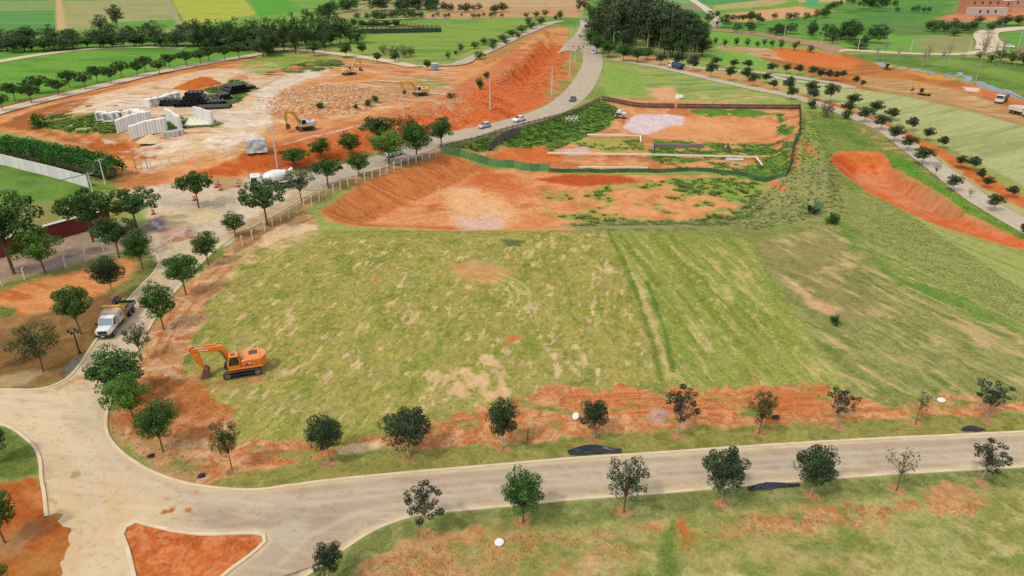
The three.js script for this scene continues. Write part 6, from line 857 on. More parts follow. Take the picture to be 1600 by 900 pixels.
function wheel(parent, x, z, r, w, rimMat = STEEL) {
  const s = Math.sign(z) || 1, g = new THREE.TorusGeometry(r - w * 0.28, w * 0.34, 6, 18); g.scale(1, 1, 1.45);
  const wl = mesh('wheel', [cyl(r * 0.62, r * 0.62, w * 0.9, 'z', 0, 0, 0, 14)], rimMat, parent); wl.position.set(x, r, z);
  mesh('tyre', g, RUBBER, wl); mesh('hub', cyl(r * 0.2, r * 0.2, 0.05, 'z', 0, 0, s * w * 0.47, 8), STEEL, wl);
  return wl;
}
function car(o) {
  const t = thing(o.name ?? 'car', o.label, o.category ?? 'car', o.at.slice(0, 2), o.at[2], o.group), P = o.paint;
  mesh('body', [prof([[-2.0, 0.34], [-1.98, 0.86], [-1.75, 0.95], [0.85, 0.97], [1.75, 0.82], [2.05, 0.66], [2.06, 0.34], [1.7, 0.24], [-1.75, 0.24]], 1.7, 0, 0.09)], P, t);
  const cab = mesh('cabin', [prof(o.hatch ? [[-1.85, 0.93], [-1.55, 1.42], [0.1, 1.46], [0.85, 0.93]] : [[-1.55, 0.93], [-0.95, 1.42], [0.15, 1.44], [0.95, 0.93]], 1.46, 0, 0.1)], P, t);
  const w = o.hatch ? [[-1.6, 0.99], [-1.42, 1.34], [0.08, 1.37], [0.6, 0.99]] : [[-1.25, 0.99], [-0.85, 1.34], [0.1, 1.36], [0.68, 0.99]];
  for (const z of [-0.735, 0.735]) mesh('window', prof(w, 0.02, z, 0), GLASS, cab);
  mesh('windscreen', prof([[0.2, 1.42], [0.9, 0.98], [0.97, 0.98], [0.24, 1.44]], 1.2, 0, 0), GLASS, cab);
  mesh('rear_window', prof(o.hatch ? [[-1.62, 1.4], [-1.87, 1.0], [-1.83, 0.98], [-1.57, 1.4]] : [[-1.0, 1.42], [-1.56, 0.97], [-1.5, 0.97], [-0.93, 1.42]], 1.2, 0, 0), GLASS, cab);
  for (const [x, z] of [[1.25, 0.78], [1.25, -0.78], [-1.25, 0.78], [-1.25, -0.78]]) wheel(t, x, z, 0.31, 0.2);
  for (const s of [-1, 1]) { mesh('headlight', rbx(0.14, 0.14, 0.34, 2.0, 0.68, s * 0.58, 0.03), LAMP, t); mesh('tail_light', rbx(0.08, 0.16, 0.26, -1.98, 0.76, s * 0.64, 0.03), REDLAMP, t); mesh('mirror', rbx(0.1, 0.1, 0.16, 0.6, 1.0, s * 0.9, 0.03), P, t); }
  mesh('number_plate', bx(0.02, 0.11, 0.38, 2.075, 0.46, 0), GREYW, t);
  if (o.bed) { mesh('load_bed', [bx(1.1, 0.06, 1.4, -1.45, 1.0, 0), bx(1.1, 0.3, 0.05, -1.45, 1.1, 0.74), bx(1.1, 0.3, 0.05, -1.45, 1.1, -0.74), bx(0.05, 0.3, 1.45, -1.98, 1.1, 0)], P, t); mesh('load', [rbx(0.6, 0.5, 0.9, -1.4, 1.3, 0.1, 0.1), rbx(0.4, 0.3, 0.4, -1.75, 1.25, -0.4, 0.08)], M(rgb(101,128,99), 0.8), t); }
  t.scale.setScalar(o.size ?? 1); t.position.y += 0.1;
  return shade(t);
}
car({ at: [-7.64,-193.65,-2.274], label: 'silver hatchback driving down the main road behind the white saloon', paint: SILVER, hatch: true, group: 'vehicles on the main road' });
car({ at: [2.03,-201.59,-2.281], label: 'white saloon car driving down the main road', paint: WHITE, size: 1.08, group: 'vehicles on the main road' });
car({ at: [19.85,-231.44,-1.858], label: 'black car rounding the bend of the main road', paint: CARBLACK, group: 'vehicles on the main road' });
car({ at: [38.39,-344.64,-1.663], label: 'white car far up the main road near the eucalyptus grove', paint: WHITE });
car({ at: [-28.29,-164.52,-2.265], label: 'white pickup with a green load under the lime green tree', paint: WHITE, name: 'pickup_truck', category: 'pickup', bed: true, size: 1.15 });
car({ at: [247.73,-365.71,-0.656], label: 'white car parked at the bend of the wide dirt track', paint: WHITE, size: 1.2 });
car({ at: [-75.53,-465.25,-3.142], label: 'white car parked inside the screened pen', paint: WHITE, size: 1.1 });

{ // crane truck
  const q = [-52.37,-79.99,-1.459], t = thing('crane_truck', 'white bonneted crane truck with a grey box and yellow folded crane on the narrow road', 'truck', q.slice(0, 2), q[2]);
  t.position.y = 0.02;
  mesh('chassis', [bx(8.0, 0.24, 0.9, -1.2, 0.72, 0), bx(0.9, 0.5, 2.0, -1.0, 0.7, 0)], BLACK, t);
  const cab = mesh('cab', [prof([[0.95, 0.62], [2.9, 0.62], [2.9, 1.35], [2.75, 1.42], [1.5, 1.5], [1.0, 1.5]], 1.75, 0, 0.1), prof([[0.25, 0.7], [1.75, 0.7], [1.65, 1.5], [1.15, 2.25], [0.35, 2.3], [0.25, 2.2]], 1.85, 0, 0.1), prof([[1.55, 0.75], [2.75, 0.75], [2.75, 1.12], [2.4, 1.26], [1.75, 1.26]], 2.1, 0, 0.12)], WHITE, t);
  mesh('windscreen', prof([[1.2, 2.2], [1.69, 1.52], [1.74, 1.54], [1.25, 2.24]], 1.5, 0, 0), new THREE.MeshPhysicalMaterial({ color: rgb(103,125,133), roughness: 0.08, clearcoat: 1 }), cab);
  for (const z of [-0.93, 0.93]) mesh('window', prof([[0.5, 1.5], [1.5, 1.5], [1.12, 2.12], [0.5, 2.14]], 0.03, z, 0), GLASS, cab);
  mesh('grille', [rbx(0.08, 0.42, 1.15, 2.9, 1.0, 0, 0.03)], BLACK, cab);
  mesh('bumper', [rbx(0.3, 0.3, 2.05, 2.92, 0.56, 0, 0.06)], BLACK, t);
  mesh('number_plate', bx(0.02, 0.13, 0.42, 3.085, 0.56, 0), GREYW, t);
  for (const s of [-1, 1]) { mesh('headlight', rbx(0.1, 0.2, 0.36, 2.82, 1.0, s * 0.8, 0.04), LAMP, cab); mesh('mirror', [rbx(0.1, 0.34, 0.2, 1.5, 1.65, s * 1.2, 0.03), bar([1.45, 1.6, s * 0.9], [1.5, 1.6, s * 1.2], 0.02)], BLACK, cab); }
  mesh('crew_box', [prof([[-1.35, 0.85], [0.15, 0.85], [0.15, 2.35], [0.05, 2.42], [-1.35, 2.42]], 2.25, 0, 0.06)], M(rgb(179,175,167), 0.7), t);
  mesh('box_window', bx(0.5, 0.45, 0.02, -0.75, 1.85, -1.135), GLASS, t);
  mesh('box_roof', rbx(1.5, 0.06, 2.15, -0.6, 2.45, 0, 0.02), M(rgb(163,148,123), 0.9), t);
  mesh('crane_base', [cyl(0.26, 0.24, 1.4, 'y', -1.8, 1.55, 0), bx(0.5, 0.5, 2.2, -1.8, 0.9, 0), bar([-1.8, 1.0, -1.1], [-1.8, 0.15, -1.25], 0.09), bar([-1.8, 1.0, 1.1], [-1.8, 0.15, 1.25], 0.09)], YELLOW, t);
  mesh('crane_boom', [bx(0.4, 0.34, 2.5, -1.75, 2.45, 0.35), bx(0.32, 0.28, 2.2, -1.45, 2.6, 0.3), bx(0.26, 1.5, 0.3, -1.8, 1.7, -0.95)], YELLOW, t);
  mesh('crane_jib', [prof([[-2.3, 2.2], [-3.0, 2.75], [-5.0, 2.55], [-5.2, 2.3], [-4.9, 2.2], [-3.1, 2.45], [-2.5, 2.0]], 0.34, 0.75, 0.03), bx(1.2, 0.3, 0.5, -4.1, 2.3, 0.4)], M(rgb(47,47,52), 0.6), t);
  const bed = mesh('flatbed', [bx(3.4, 0.12, 2.35, -3.75, 1.05, 0)], M(rgb(114,101,79), 0.9), t);
  for (const s of [-1, 1]) mesh('side_board', rbx(3.4, 0.5, 0.07, -3.75, 1.3, s * 1.2, 0.02), DARKBLUE, bed);
  mesh('side_rail', bx(3.4, 0.06, 0.02, -3.75, 1.45, -1.245), M(rgb(167,170,177), 0.6), bed);
  mesh('tail_board', rbx(0.07, 0.5, 2.35, -5.45, 1.3, 0, 0.02), DARKBLUE, bed);
  mesh('load', [rbx(1.2, 0.4, 1.2, -4.2, 1.3, 0.1, 0.1), rbx(0.8, 0.35, 0.9, -3.0, 1.28, -0.2, 0.1)], M(rgb(146,114,69), 0.9), bed);
  for (const [x, z] of [[2.1, 0.92], [2.1, -0.92], [-3.6, 0.95], [-3.6, -0.95], [-4.7, 0.95], [-4.7, -0.95]]) wheel(t, x, z, 0.45, 0.34, M(rgb(128,101,79), 0.8));
  shade(t); t.scale.setScalar(0.98);
}
{ // concrete mixer
  const q = [-49.58,-139.7,-2.776], t = thing('concrete_mixer_truck', 'white concrete mixer truck with a white drum on the main road', 'truck', q.slice(0, 2), q[2]); t.position.y += 0.1;
  mesh('chassis', [bx(7.6, 0.28, 0.9, -0.3, 0.85, 0)], BLACK, t);
  const cab = mesh('cab', [prof([[2.1, 0.55], [4.0, 0.55], [4.05, 1.6], [3.8, 2.75], [2.2, 2.8], [2.1, 2.7]], 2.3, 0, 0.1)], WHITE, t);
  mesh('windscreen', prof([[4.06, 1.65], [3.84, 2.62], [3.8, 2.6], [4.0, 1.62]], 2.0, 0, 0), GLASS, cab);
  for (const z of [-1.155, 1.155]) mesh('window', prof([[2.75, 1.65], [3.9, 1.65], [3.7, 2.5], [2.75, 2.5]], 0.03, z, 0), GLASS, cab);
  mesh('roof_hatch', rbx(0.6, 0.06, 0.7, 2.9, 2.82, 0, 0.02), GREYW, cab);
  const dr = new THREE.LatheGeometry([[0.02, 0], [0.75, 0.02], [1.0, 0.5], [1.18, 1.4], [1.18, 2.3], [0.95, 3.3], [0.62, 4.3], [0.55, 4.5], [0.02, 4.5]].map(([x, y]) => new THREE.Vector2(x, y)), 22);
  dr.rotateZ(Math.PI / 2 - 0.2); dr.translate(1.6, 1.75, 0); mesh('drum', dr, WHITE, t);
  for (const k of [1.4, 2.3]) { const g = new THREE.TorusGeometry(1.18, 0.035, 5, 24); g.rotateY(Math.PI / 2); g.rotateZ(-0.2); g.translate(1.6 - k * 0.98, 1.75 + k * 0.199, 0); mesh('drum_band', g, GREYW, t); }
  mesh('drum_emblem', [rbx(0.7, 0.04, 0.4, -1.7, 3.35, 0.2, 0.01)], M(rgb(47,54,67), 0.6), t);
  mesh('front_stand', [bx(0.4, 1.1, 1.2, 1.75, 1.5, 0), cyl(0.35, 0.35, 0.7, 'z', 1.9, 2.35, 0)], GREYW, t);
  mesh('hopper', [prof([[-2.7, 2.9], [-3.7, 3.5], [-3.75, 2.8], [-3.0, 2.2]], 1.1, 0, 0.05), prof([[-3.1, 2.0], [-3.9, 1.2], [-4.0, 1.3], [-3.2, 2.2]], 0.6, 0, 0.02), bx(0.3, 1.5, 1.3, -2.9, 1.6, 0)], WHITE, t);
  mesh('mudguard', [rbx(2.5, 0.1, 2.4, -2.2, 1.22, 0, 0.04)], GREYW, t);
  for (const [x, z] of [[3.2, 1.0], [3.2, -1.0], [-1.6, 0.98], [-1.6, -0.98], [-2.8, 0.98], [-2.8, -0.98]]) wheel(t, x, z, 0.5, 0.34);
  shade(t); t.scale.setScalar(1.12);
}
function dumpTruck(o) {
  const t = thing('dump_truck', o.label, 'truck', o.at.slice(0, 2), o.at[2], 'dump trucks'); t.position.y += 0.1;
  mesh('chassis', bx(7.2, 0.28, 0.9, 0, 0.85, 0), BLACK, t);
  const cab = mesh('cab', prof([[1.9, 0.6], [3.6, 0.6], [3.65, 1.6], [3.45, 2.7], [2.0, 2.7], [1.9, 2.6]], 2.3, 0, 0.1), o.cab, t);
  mesh('windscreen', prof([[3.67, 1.6], [3.5, 2.55], [3.44, 2.55], [3.6, 1.6]], 2.0, 0, 0), GLASS, cab);
  for (const z of [-1.155, 1.155]) mesh('window', prof([[2.4, 1.6], [3.5, 1.6], [3.35, 2.4], [2.4, 2.4]], 0.03, z, 0), GLASS, cab);
  mesh('dump_body', [prof([[-3.6, 1.1], [1.6, 1.1], [1.7, 2.3], [-3.8, 2.3]], 2.4, 0, 0.04), bx(0.2, 0.3, 2.3, 1.7, 2.45, 0)], o.body, t);
  mesh('load', prof([[-3.6, 2.3], [-2.0, 2.55], [0.5, 2.6], [1.5, 2.3]], 2.1, 0, 0.05), M(o.load ?? rgb(128,87,55), 1), t);
  for (const [x, z] of [[2.9, 1.0], [2.9, -1.0], [-1.4, 0.98], [-1.4, -0.98], [-2.6, 0.98], [-2.6, -0.98]]) wheel(t, x, z, 0.5, 0.34);
  return shade(t);
}
dumpTruck({ at: [163.58,-236.98,-2.370], label: 'blue dump truck with a white cab front on the brown flats', cab: WHITE, body: BLUE });
dumpTruck({ at: [156.81,-217.13,-1.394], label: 'white tipper truck with a long pale body on the brown flats', cab: WHITE, body: M(rgb(187,184,173), 0.7), load: rgb(180,173,160) });
dumpTruck({ at: [67.59,-298.25,2.089], label: 'blue truck with a white cab half hidden by trees of the hillside road', cab: WHITE, body: BLUE, load: rgb(48,65,92) });
{ // bulldozer by the marsh
  const q = [159.58,-306.45,-0.866], t = thing('bulldozer', 'small yellow bulldozer at the edge of the marsh pool', 'bulldozer', q.slice(0, 2), q[2]);
  for (const s of [-1, 1]) mesh('track', prof([[-1.5, 0.05], [1.3, 0.05], [1.6, 0.4], [1.3, 0.8], [-1.4, 0.85], [-1.7, 0.45]], 0.55, s * 0.95, 0.05), TRACK, t);
  mesh('engine_hood', prof([[-0.1, 0.8], [1.6, 0.8], [1.6, 1.55], [-0.1, 1.65]], 1.1, 0, 0.06), YELLOW, t);
  mesh('cab', prof([[-1.3, 0.8], [-0.1, 0.8], [-0.15, 2.6], [-1.2, 2.6]], 1.35, 0, 0.06), BLACK, t); mesh('cab_roof', rbx(1.4, 0.1, 1.5, -0.7, 2.65, 0, 0.03), YELLOW, t);
  mesh('blade', [prof([[2.2, 0.05], [2.35, 0.05], [2.2, 0.6], [2.35, 1.15], [2.2, 1.15], [2.05, 0.6]], 3.1, 0, 0.01), bx(1.2, 0.16, 0.16, 1.6, 0.45, 1.3), bx(1.2, 0.16, 0.16, 1.6, 0.45, -1.3)], YELLOW, t); shade(t);
}
{ // small site machine in the plot
  const q = [33.28,-214.64,-0.357], t = thing('site_trailer', 'small blue and white site machine parked on the plot by the green bank', 'machine', q.slice(0, 2), q[2]);
  mesh('deck', rbx(3.6, 0.2, 1.8, 0, 0.6, 0, 0.05), GREYW, t); mesh('tank', [rbx(1.4, 0.9, 1.4, -0.7, 1.1, 0, 0.15)], BLUE, t); mesh('canopy', prof([[-1.5, 1.5], [0.2, 1.5], [0.0, 2.5], [-1.0, 2.4]], 1.5, 0, 0.08), WHITE, t); mesh('drum', cyl(0.6, 0.45, 1.1, 'x', 1.0, 1.3, 0, 16), GREYW, t);
  for (const [x, z] of [[1.0, 0.85], [1.0, -0.85], [-1.0, 0.85], [-1.0, -0.85]]) wheel(t, x, z, 0.42, 0.28); shade(t);
}

// ---------------------------------------------------------------- poles, lamp, wires
const CONCRETE = M(rgb(184,179,170), 0.9), DARKWOOD = M(rgb(74,57,45), 0.95), GREYWOOD = M(rgb(114,103,91), 0.95), POST = M(rgb(201,190,177), 0.9);
function pole(p, label, group, arms = true) {
  const [x, z, h] = p, t = thing('utility_pole', label, 'pole', [x, groundY(x, z), z], 0, group), r = Math.max(0.15, h * 0.018);
  mesh('shaft', cyl(r * 1.25, r * 0.7, h, 'y', 0, h / 2, 0, 8), CONCRETE, t);
  if (arms) mesh('crossarm', [bx(1.5, 0.12, 0.12, 0, h - 0.3, 0, 0.6), cyl(0.05, 0.05, 0.2, 'y', 0.5, h - 0.14, -0.35, 6), cyl(0.05, 0.05, 0.2, 'y', -0.5, h - 0.14, 0.35, 6)], GREYW, t);
  return shade(t);
}
pole([-52.9,-153.51,9.39,0.58], 'tall white pole on the bank beside the mixer truck', 'white poles along the main road', false);
pole([-29.44,-191.12,6.48,0.7], 'white pole rising above the lime green tree', 'white poles along the main road', false);
pole([-6.46,-209.43,9.4,0.76], 'white pole on the red slope above the silver hatchback', 'white poles along the main road', false);
pole([13.29,-238.13,9.29,0.86], 'white pole on the red slope before the black car', 'white poles along the main road', false);
for (const p of [[22.19,-277.18,8.95,0.99], [27.27,-315.72,9.23,1.11], [32.07,-400.8,7.53,1.39], [38.8,-439.34,6.06,1.52], [42.93,-469.19,7.94,1.62], [47.22,-498.66,7.2,1.72], [33.35,-349.13,10.38,1.22], [35.8,-365.71,8.44,1.28], [37.48,-373.28,7.68,1.3]]) pole(p, 'white pole in the line climbing the main road toward the grove', 'white poles along the main road', false);
const poleA = pole([-85.13,-135.91,4.42,0.52], 'white utility pole in front of the end of the white wall', 'poles by the white wall'), poleB = pole([-86.01,-142.32,5.53,0.54], 'white utility pole against the end of the hedge', 'poles by the white wall');
for (const p of [[123.96,-453.79,6.97,1.57], [142.64,-439.34,6.42,1.52], [153.49,-416.04,6.11,1.44], [159.48,-378.49,5.92,1.32], [167.27,-353.72,6.16,1.24], [190.32,-349.13,5.23,1.22], [221.17,-353.72,5.29,1.24], [256.12,-370.72,7.03,1.3]]) pole(p, 'grey white pole along the far valley dirt road', 'poles along the valley road');
{
  const wires = (name, label, runs, r) => { const g = []; for (const [a, b] of runs) { const n = 12, pts = []; for (let i = 0; i <= n; i++) { const t = i / n; pts.push(new THREE.Vector3(mix(a[0], b[0], t), mix(a[1], b[1], t) - 4 * 0.5 * t * (1 - t), mix(a[2], b[2], t))); } g.push(new THREE.TubeGeometry(new THREE.CatmullRomCurve3(pts), n, r, 4)); } tag(mesh(name, g, M(rgb(116,123,119), 0.6)), label, 'wire'); };
  const A = poleA.position, B = poleB.position, hA = [-85.13,-135.91,4.42,0.52], hB = [-86.01,-142.32,5.53,0.54], W = [-94.92,-111.9], E = [-66.67,-150.66];
  wires('power_line', 'overhead wires sagging from the white wall pole toward the red wall', [0, 0.5, -0.5].map((o) => [[A.x + o, A.y + hA[2] - 0.2, A.z - o * 0.7], [W[0] + o, 7.5, W[1]]]), 0.035);
  wires('power_line', 'overhead wires between the two poles by the white wall', [0, 0.5, -0.5].map((o) => [[A.x + o, A.y + hA[2] - 0.2, A.z - o * 0.7], [B.x + o, B.y + hB[2] - 0.2, B.z - o * 0.7]]), 0.035);
}
{
  const p = [-53.34,-73.88,3.26,0.32], t = thing('street_lamp', 'black post lamp with three heads on the brown island', 'street lamp', [p[0], 0, p[1]]), h = p[2];
  mesh('post', [cyl(0.11, 0.07, h - 0.3, 'y', 0, (h - 0.3) / 2, 0, 8), cyl(0.2, 0.13, 0.35, 'y', 0, 0.17, 0, 8)], BLACK, t);
  mesh('crossarm', [bx(1.3, 0.07, 0.07, 0, h - 0.35, 0), bx(0.07, 0.07, 0.9, 0, h - 0.35, 0)], BLACK, t);
  for (const [x, z] of [[0.6, 0], [-0.6, 0], [0, 0.4], [0, -0.4]]) mesh('lamp_head', [cyl(0.1, 0.16, 0.26, 'y', x, h - 0.18, z, 8), cyl(0.19, 0.04, 0.1, 'y', x, h + 0.02, z, 8)], BLACK, t); shade(t);
}
// ---------------------------------------------------------------- fences and walls
function postFence(label, group, pts, tall, wires = 2) {
  const o = pts[0], t = thing('wire_fence', label, 'fence', [o[0], 0, o[1]], 0, group);
  pts.forEach(([x, z], i) => { const y = groundY(x, z), m = mesh('post', [bx(0.2, tall, 0.2, 0, tall / 2, 0), bx(0.18, 0.35, 0.18, 0.1, tall + 0.1, 0.05, 0, -0.7)], POST, t); m.position.set(x - o[0], y - 0.05, z - o[1]); m.rotation.set((noise(i * 3.1, 2) - 0.5) * 0.14, 0.4, (noise(i * 3.1, 8) - 0.5) * 0.14); });
  for (let k = 0; k < wires; k++) { const g = []; for (let i = 0; i + 1 < pts.length; i++) { const a = pts[i], b = pts[i + 1], f = 0.35 + k * (0.55 / Math.max(1, wires - 1)); g.push(bar([a[0] - o[0], groundY(...a) + tall * f, a[1] - o[1]], [b[0] - o[0], groundY(...b) + tall * f, b[1] - o[1]], 0.012, 3)); } mesh('wire', g, STEEL, t); }
  return shade(t);
}
postFence('pale concrete post and wire fence between the main road and the orange pit', null, [[-45.8,-105.44],[-45.27,-108.45],[-44.41,-111.02],[-43.56,-114.92],[-43.08,-117.75],[-42.17,-119.71],[-41.23,-121.72],[-40.47,-124.14],[-39.8,-127.01],[-38.92,-128.86],[-38.09,-131.52],[-37.36,-134.29],[-36.41,-136.33],[-35.44,-138.42],[-34.3,-140.56],[-33.02,-142.83],[-31.71,-145.2],[-30.36,-146.88],[-29.05,-148.95],[-27.88,-151.35],[-26.68,-153.82],[-25.4,-156],[-24.08,-158.22],[-22.55,-160.21],[-21.29,-162.32],[-19.82,-164.19],[-18.5,-166.4]], 1.7);
postFence('leaning pale post fence beside the muddy lane and island lawn', null, [[-55.69,-105.71],[-58.4,-105.44],[-62.74,-105.71],[-66.25,-104.38],[-67.86,-101.81],[-69.85,-99.58],[-71.62,-97.19],[-73.47,-95.13],[-75.53,-93.13],[-78.23,-90.99]], 1.9);
postFence('white post fence along the edge of the storage yard', null, [[-80.73,-152.1],[-78.41,-152.19],[-76.55,-152.66],[-73.44,-153.03],[-70.52,-153.48],[-67.9,-154.67],[-65,-155.12],[-61.96,-155.68],[-59.14,-156.57],[-57,-157.65]], 2.2);
function boardFence(name, label, pts, tall, mat, every, o = {}) {
  const q = smooth(pts, every), c = q[0], t = thing(name, label, 'fence', [c[0], 0, c[1]], 0);
  const unit = o.sheet ? (() => { const g = []; for (let k = 0; k < 6; k++) g.push(bx(every / 6 * 0.96, tall, 0.06, (k - 2.5) * every / 6, tall / 2, k % 2 ? 0.035 : -0.035)); return mergeGeometries(g.map(flat)); })() : (() => { const g = []; for (const [y, h] of o.rails) g.push(bx(every * 1.02, h, 0.05, 0, y, 0)); for (let k = 0; k < (o.pales ?? 0); k++) g.push(bx(0.09, tall * (0.92 + 0.12 * noise(k * 7.3, 1)), 0.05, (k + 0.5 - o.pales / 2) * every / o.pales, tall / 2, 0.05)); return mergeGeometries(g.map(flat)); })();
  const post = bx(0.12, tall + 0.25, 0.12, 0, (tall + 0.25) / 2, 0);
  q.forEach((p, i) => {
    const pm = mesh('post', post, o.post ?? mat, t); pm.position.set(p[0] - c[0], groundY(...p) - 0.05, p[1] - c[1] - 0.08);
    if (i + 1 < q.length) { const n = q[i + 1], a = mesh('panel', unit, Array.isArray(mat) ? mat[i % mat.length] : mat, t), y0 = groundY(...p), y1 = groundY(...n), l = Math.hypot(n[0] - p[0], n[1] - p[1]); a.position.set((p[0] + n[0]) / 2 - c[0], (y0 + y1) / 2 - 0.05, (p[1] + n[1]) / 2 - c[1]); a.rotation.order = 'YXZ'; a.rotation.y = Math.atan2(-(n[1] - p[1]), n[0] - p[0]); a.rotation.z = Math.atan2(y1 - y0, l); a.scale.x = Math.hypot(l, y1 - y0) / every * 1.01; }
  });
  return shade(t);
}
const GREENS = [M(rgb(74,128,76), 0.6), M(rgb(65,116,69), 0.6), M(rgb(84,136,84), 0.6)];
boardFence('board_fence', 'weathered brown timber fence along the main road above the green bank', [[-16.82,-170.43],[-11.45,-176.25],[-2.25,-187.87],[7.3,-199.3],[18.02,-212.8],[24.28,-223.35],[28.87,-231.73]], 1.5, [M(rgb(114,99,84), 0.95), M(rgb(103,87,74), 0.95)], 2.4, { rails: [[0.5, 0.16], [1.0, 0.2], [1.35, 0.14]], pales: 7, post: GREYWOOD });
boardFence('board_fence', 'brown timber fence between the main road bend and the gap behind the plots', [[29.4,-232.72],[33.99,-227.82],[39.6,-221.78],[45.03,-220.7],[50.48,-220.01]], 1.7, [M(rgb(89,74,65), 0.95), M(rgb(78,65,59), 0.95)], 2.6, { rails: [[0.55, 0.8], [1.3, 0.5]], pales: 4, post: GREYWOOD });
boardFence('board_fence', 'long brown timber fence across the back of the plots beyond its gap', [[51.48,-220],[59.77,-219.65],[69.04,-219.31],[79.47,-218.93],[89.09,-218.65]], 1.7, [M(rgb(89,74,65), 0.95), M(rgb(78,65,59), 0.95)], 2.6, { rails: [[0.55, 0.8], [1.3, 0.5]], pales: 4, post: GREYWOOD });
boardFence('board_fence', 'dark brown timber fence running down the side of the plots', [[89.09,-218.65],[83.07,-201.89],[76.19,-184.22]], 1.8, DARKWOOD, 2.6, { rails: [[0.55, 0.8], [1.3, 0.6]], pales: 4 });
boardFence('sheet_fence', 'green sheet metal hoarding at the lower side corner of the plots', [[75.68,-182.82],[71.96,-176.15],[63.98,-156.71],[61.68,-151.96]], 2.0, GREENS, 2.2, { sheet: true, post: DARKWOOD });
boardFence('sheet_fence', 'tall green sheet metal hoarding curving down from the main road beside the pit', [[-17.41,-168.13],[-13.43,-169.06],[-9.49,-168.71],[-5.54,-168.43],[-0.94,-167.13],[3.41,-164.39],[8.94,-163.32]], 2.0, GREENS, 2.4, { sheet: true, post: DARKWOOD });
boardFence('sheet_fence', 'low dark green sheet hoarding between the weedy pit floor and the plots', [[8.94,-163.32],[17.09,-163.05],[32.65,-163.05],[49.98,-162.79],[61.5,-151.78]], 1.0, [M(rgb(48,91,55), 0.7), M(rgb(43,82,50), 0.7), M(rgb(55,99,59), 0.7)], 2.4, { sheet: true, post: DARKWOOD });
boardFence('sheet_fence', 'dark grey plastic sheet wall on the bank below the main road', [[-5.88,-175.37],[-3.35,-180.7],[-0.51,-185.38],[2.27,-189.2]], 2.2, [M(rgb(89,87,91), 0.6), M(rgb(81,79,84), 0.6)], 2.2, { sheet: true, post: DARKWOOD });
boardFence('sheet_fence', 'short green sheet screen inside the plots', [[70.61,-179.91],[70.91,-173.3]], 1.8, GREENS, 2.2, { sheet: true, post: DARKWOOD });
{ // white precast wall in front of the hedge
  const q = smooth([[-136.01,-163.38],[-119.16,-158.69],[-109.95,-153.73],[-101.08,-148.79],[-94.73,-145.03],[-88.28,-141]], 3), c = q[0], t = thing('boundary_wall', 'long white precast wall along the meadow under the hedge', 'wall', [c[0], 0, c[1]]);
  const mats = [M(rgb(190,192,190), 0.9), M(rgb(182,185,186), 0.9), M(rgb(194,194,189), 0.9)];
  q.forEach((p, i) => { if (i + 1 === q.length) return; const n = q[i + 1], l = Math.hypot(n[0] - p[0], n[1] - p[1]), m = mesh('panel', [bx(l * 0.985, 2.6, 0.12, 0, 1.28, 0), bx(0.2, 2.68, 0.2, -l / 2, 1.3, 0.01)], mats[(i * 7) % 3], t); m.position.set((p[0] + n[0]) / 2 - c[0], 0, (p[1] + n[1]) / 2 - c[1] + 0.9); m.rotation.y = Math.atan2(-(n[1] - p[1]), n[0] - p[0]); });
  shade(t);
}
{ // red wall under the big trees
  const q = smooth([[-87.44,-97.19],[-82.65,-103.34],[-80.51,-106.52],[-78.4,-111.02],[-74.82,-115.54],[-72.5,-118.72]], 3.4), c = q[0], t = thing('boundary_wall', 'dark red rendered wall with a white coping behind the big trees', 'wall', [c[0], 0, c[1]]), red = [M(rgb(116,52,42), 0.95), M(rgb(109,47,38), 0.95)];
  q.forEach((p, i) => { if (i + 1 === q.length) return; const n = q[i + 1], l = Math.hypot(n[0] - p[0], n[1] - p[1]), a = Math.atan2(-(n[1] - p[1]), n[0] - p[0]); for (const [nm, g, mt] of [['panel', bx(l * 0.99, 2.7, 0.16, 0, 1.35, 0), red[i % 2]], ['pilaster', bx(0.24, 2.75, 0.26, -l / 2, 1.37, 0), red[1]], ['coping', bx(l, 0.08, 0.9, 0, 2.78, -0.3), M(rgb(180,177,170), 0.9)]]) { const m = mesh(nm, g, mt, t); m.position.set((p[0] + n[0]) / 2 - c[0], 0, (p[1] + n[1]) / 2 - c[1]); m.rotation.y = a; } });
  shade(t);
}
{ // gate into the storage yard
  const a = [-84.46,-152.57], b = [-81.9,-152.76], t = thing('field_gate', 'thin grey pipe gate at the entrance of the storage yard', 'gate', a), dx = b[0] - a[0], dz = b[1] - a[1], y = groundY(...b) - groundY(...a);
  mesh('gate_frame', [bar([0, 0.3, 0], [dx, y + 0.3, dz], 0.05), bar([0, 2, 0], [dx, y + 2, dz], 0.05), bar([dx / 2, 0.3, dz / 2], [dx / 2, y / 2 + 2, dz / 2], 0.04)], STEEL, t); mesh('gate_post', bar([0, -0.2, 0], [0, 2.5, 0], 0.08), STEEL, t); mesh('gate_post', bar([dx, y - 0.2, dz], [dx, y + 2.6, dz], 0.08), STEEL, t); shade(t);
}
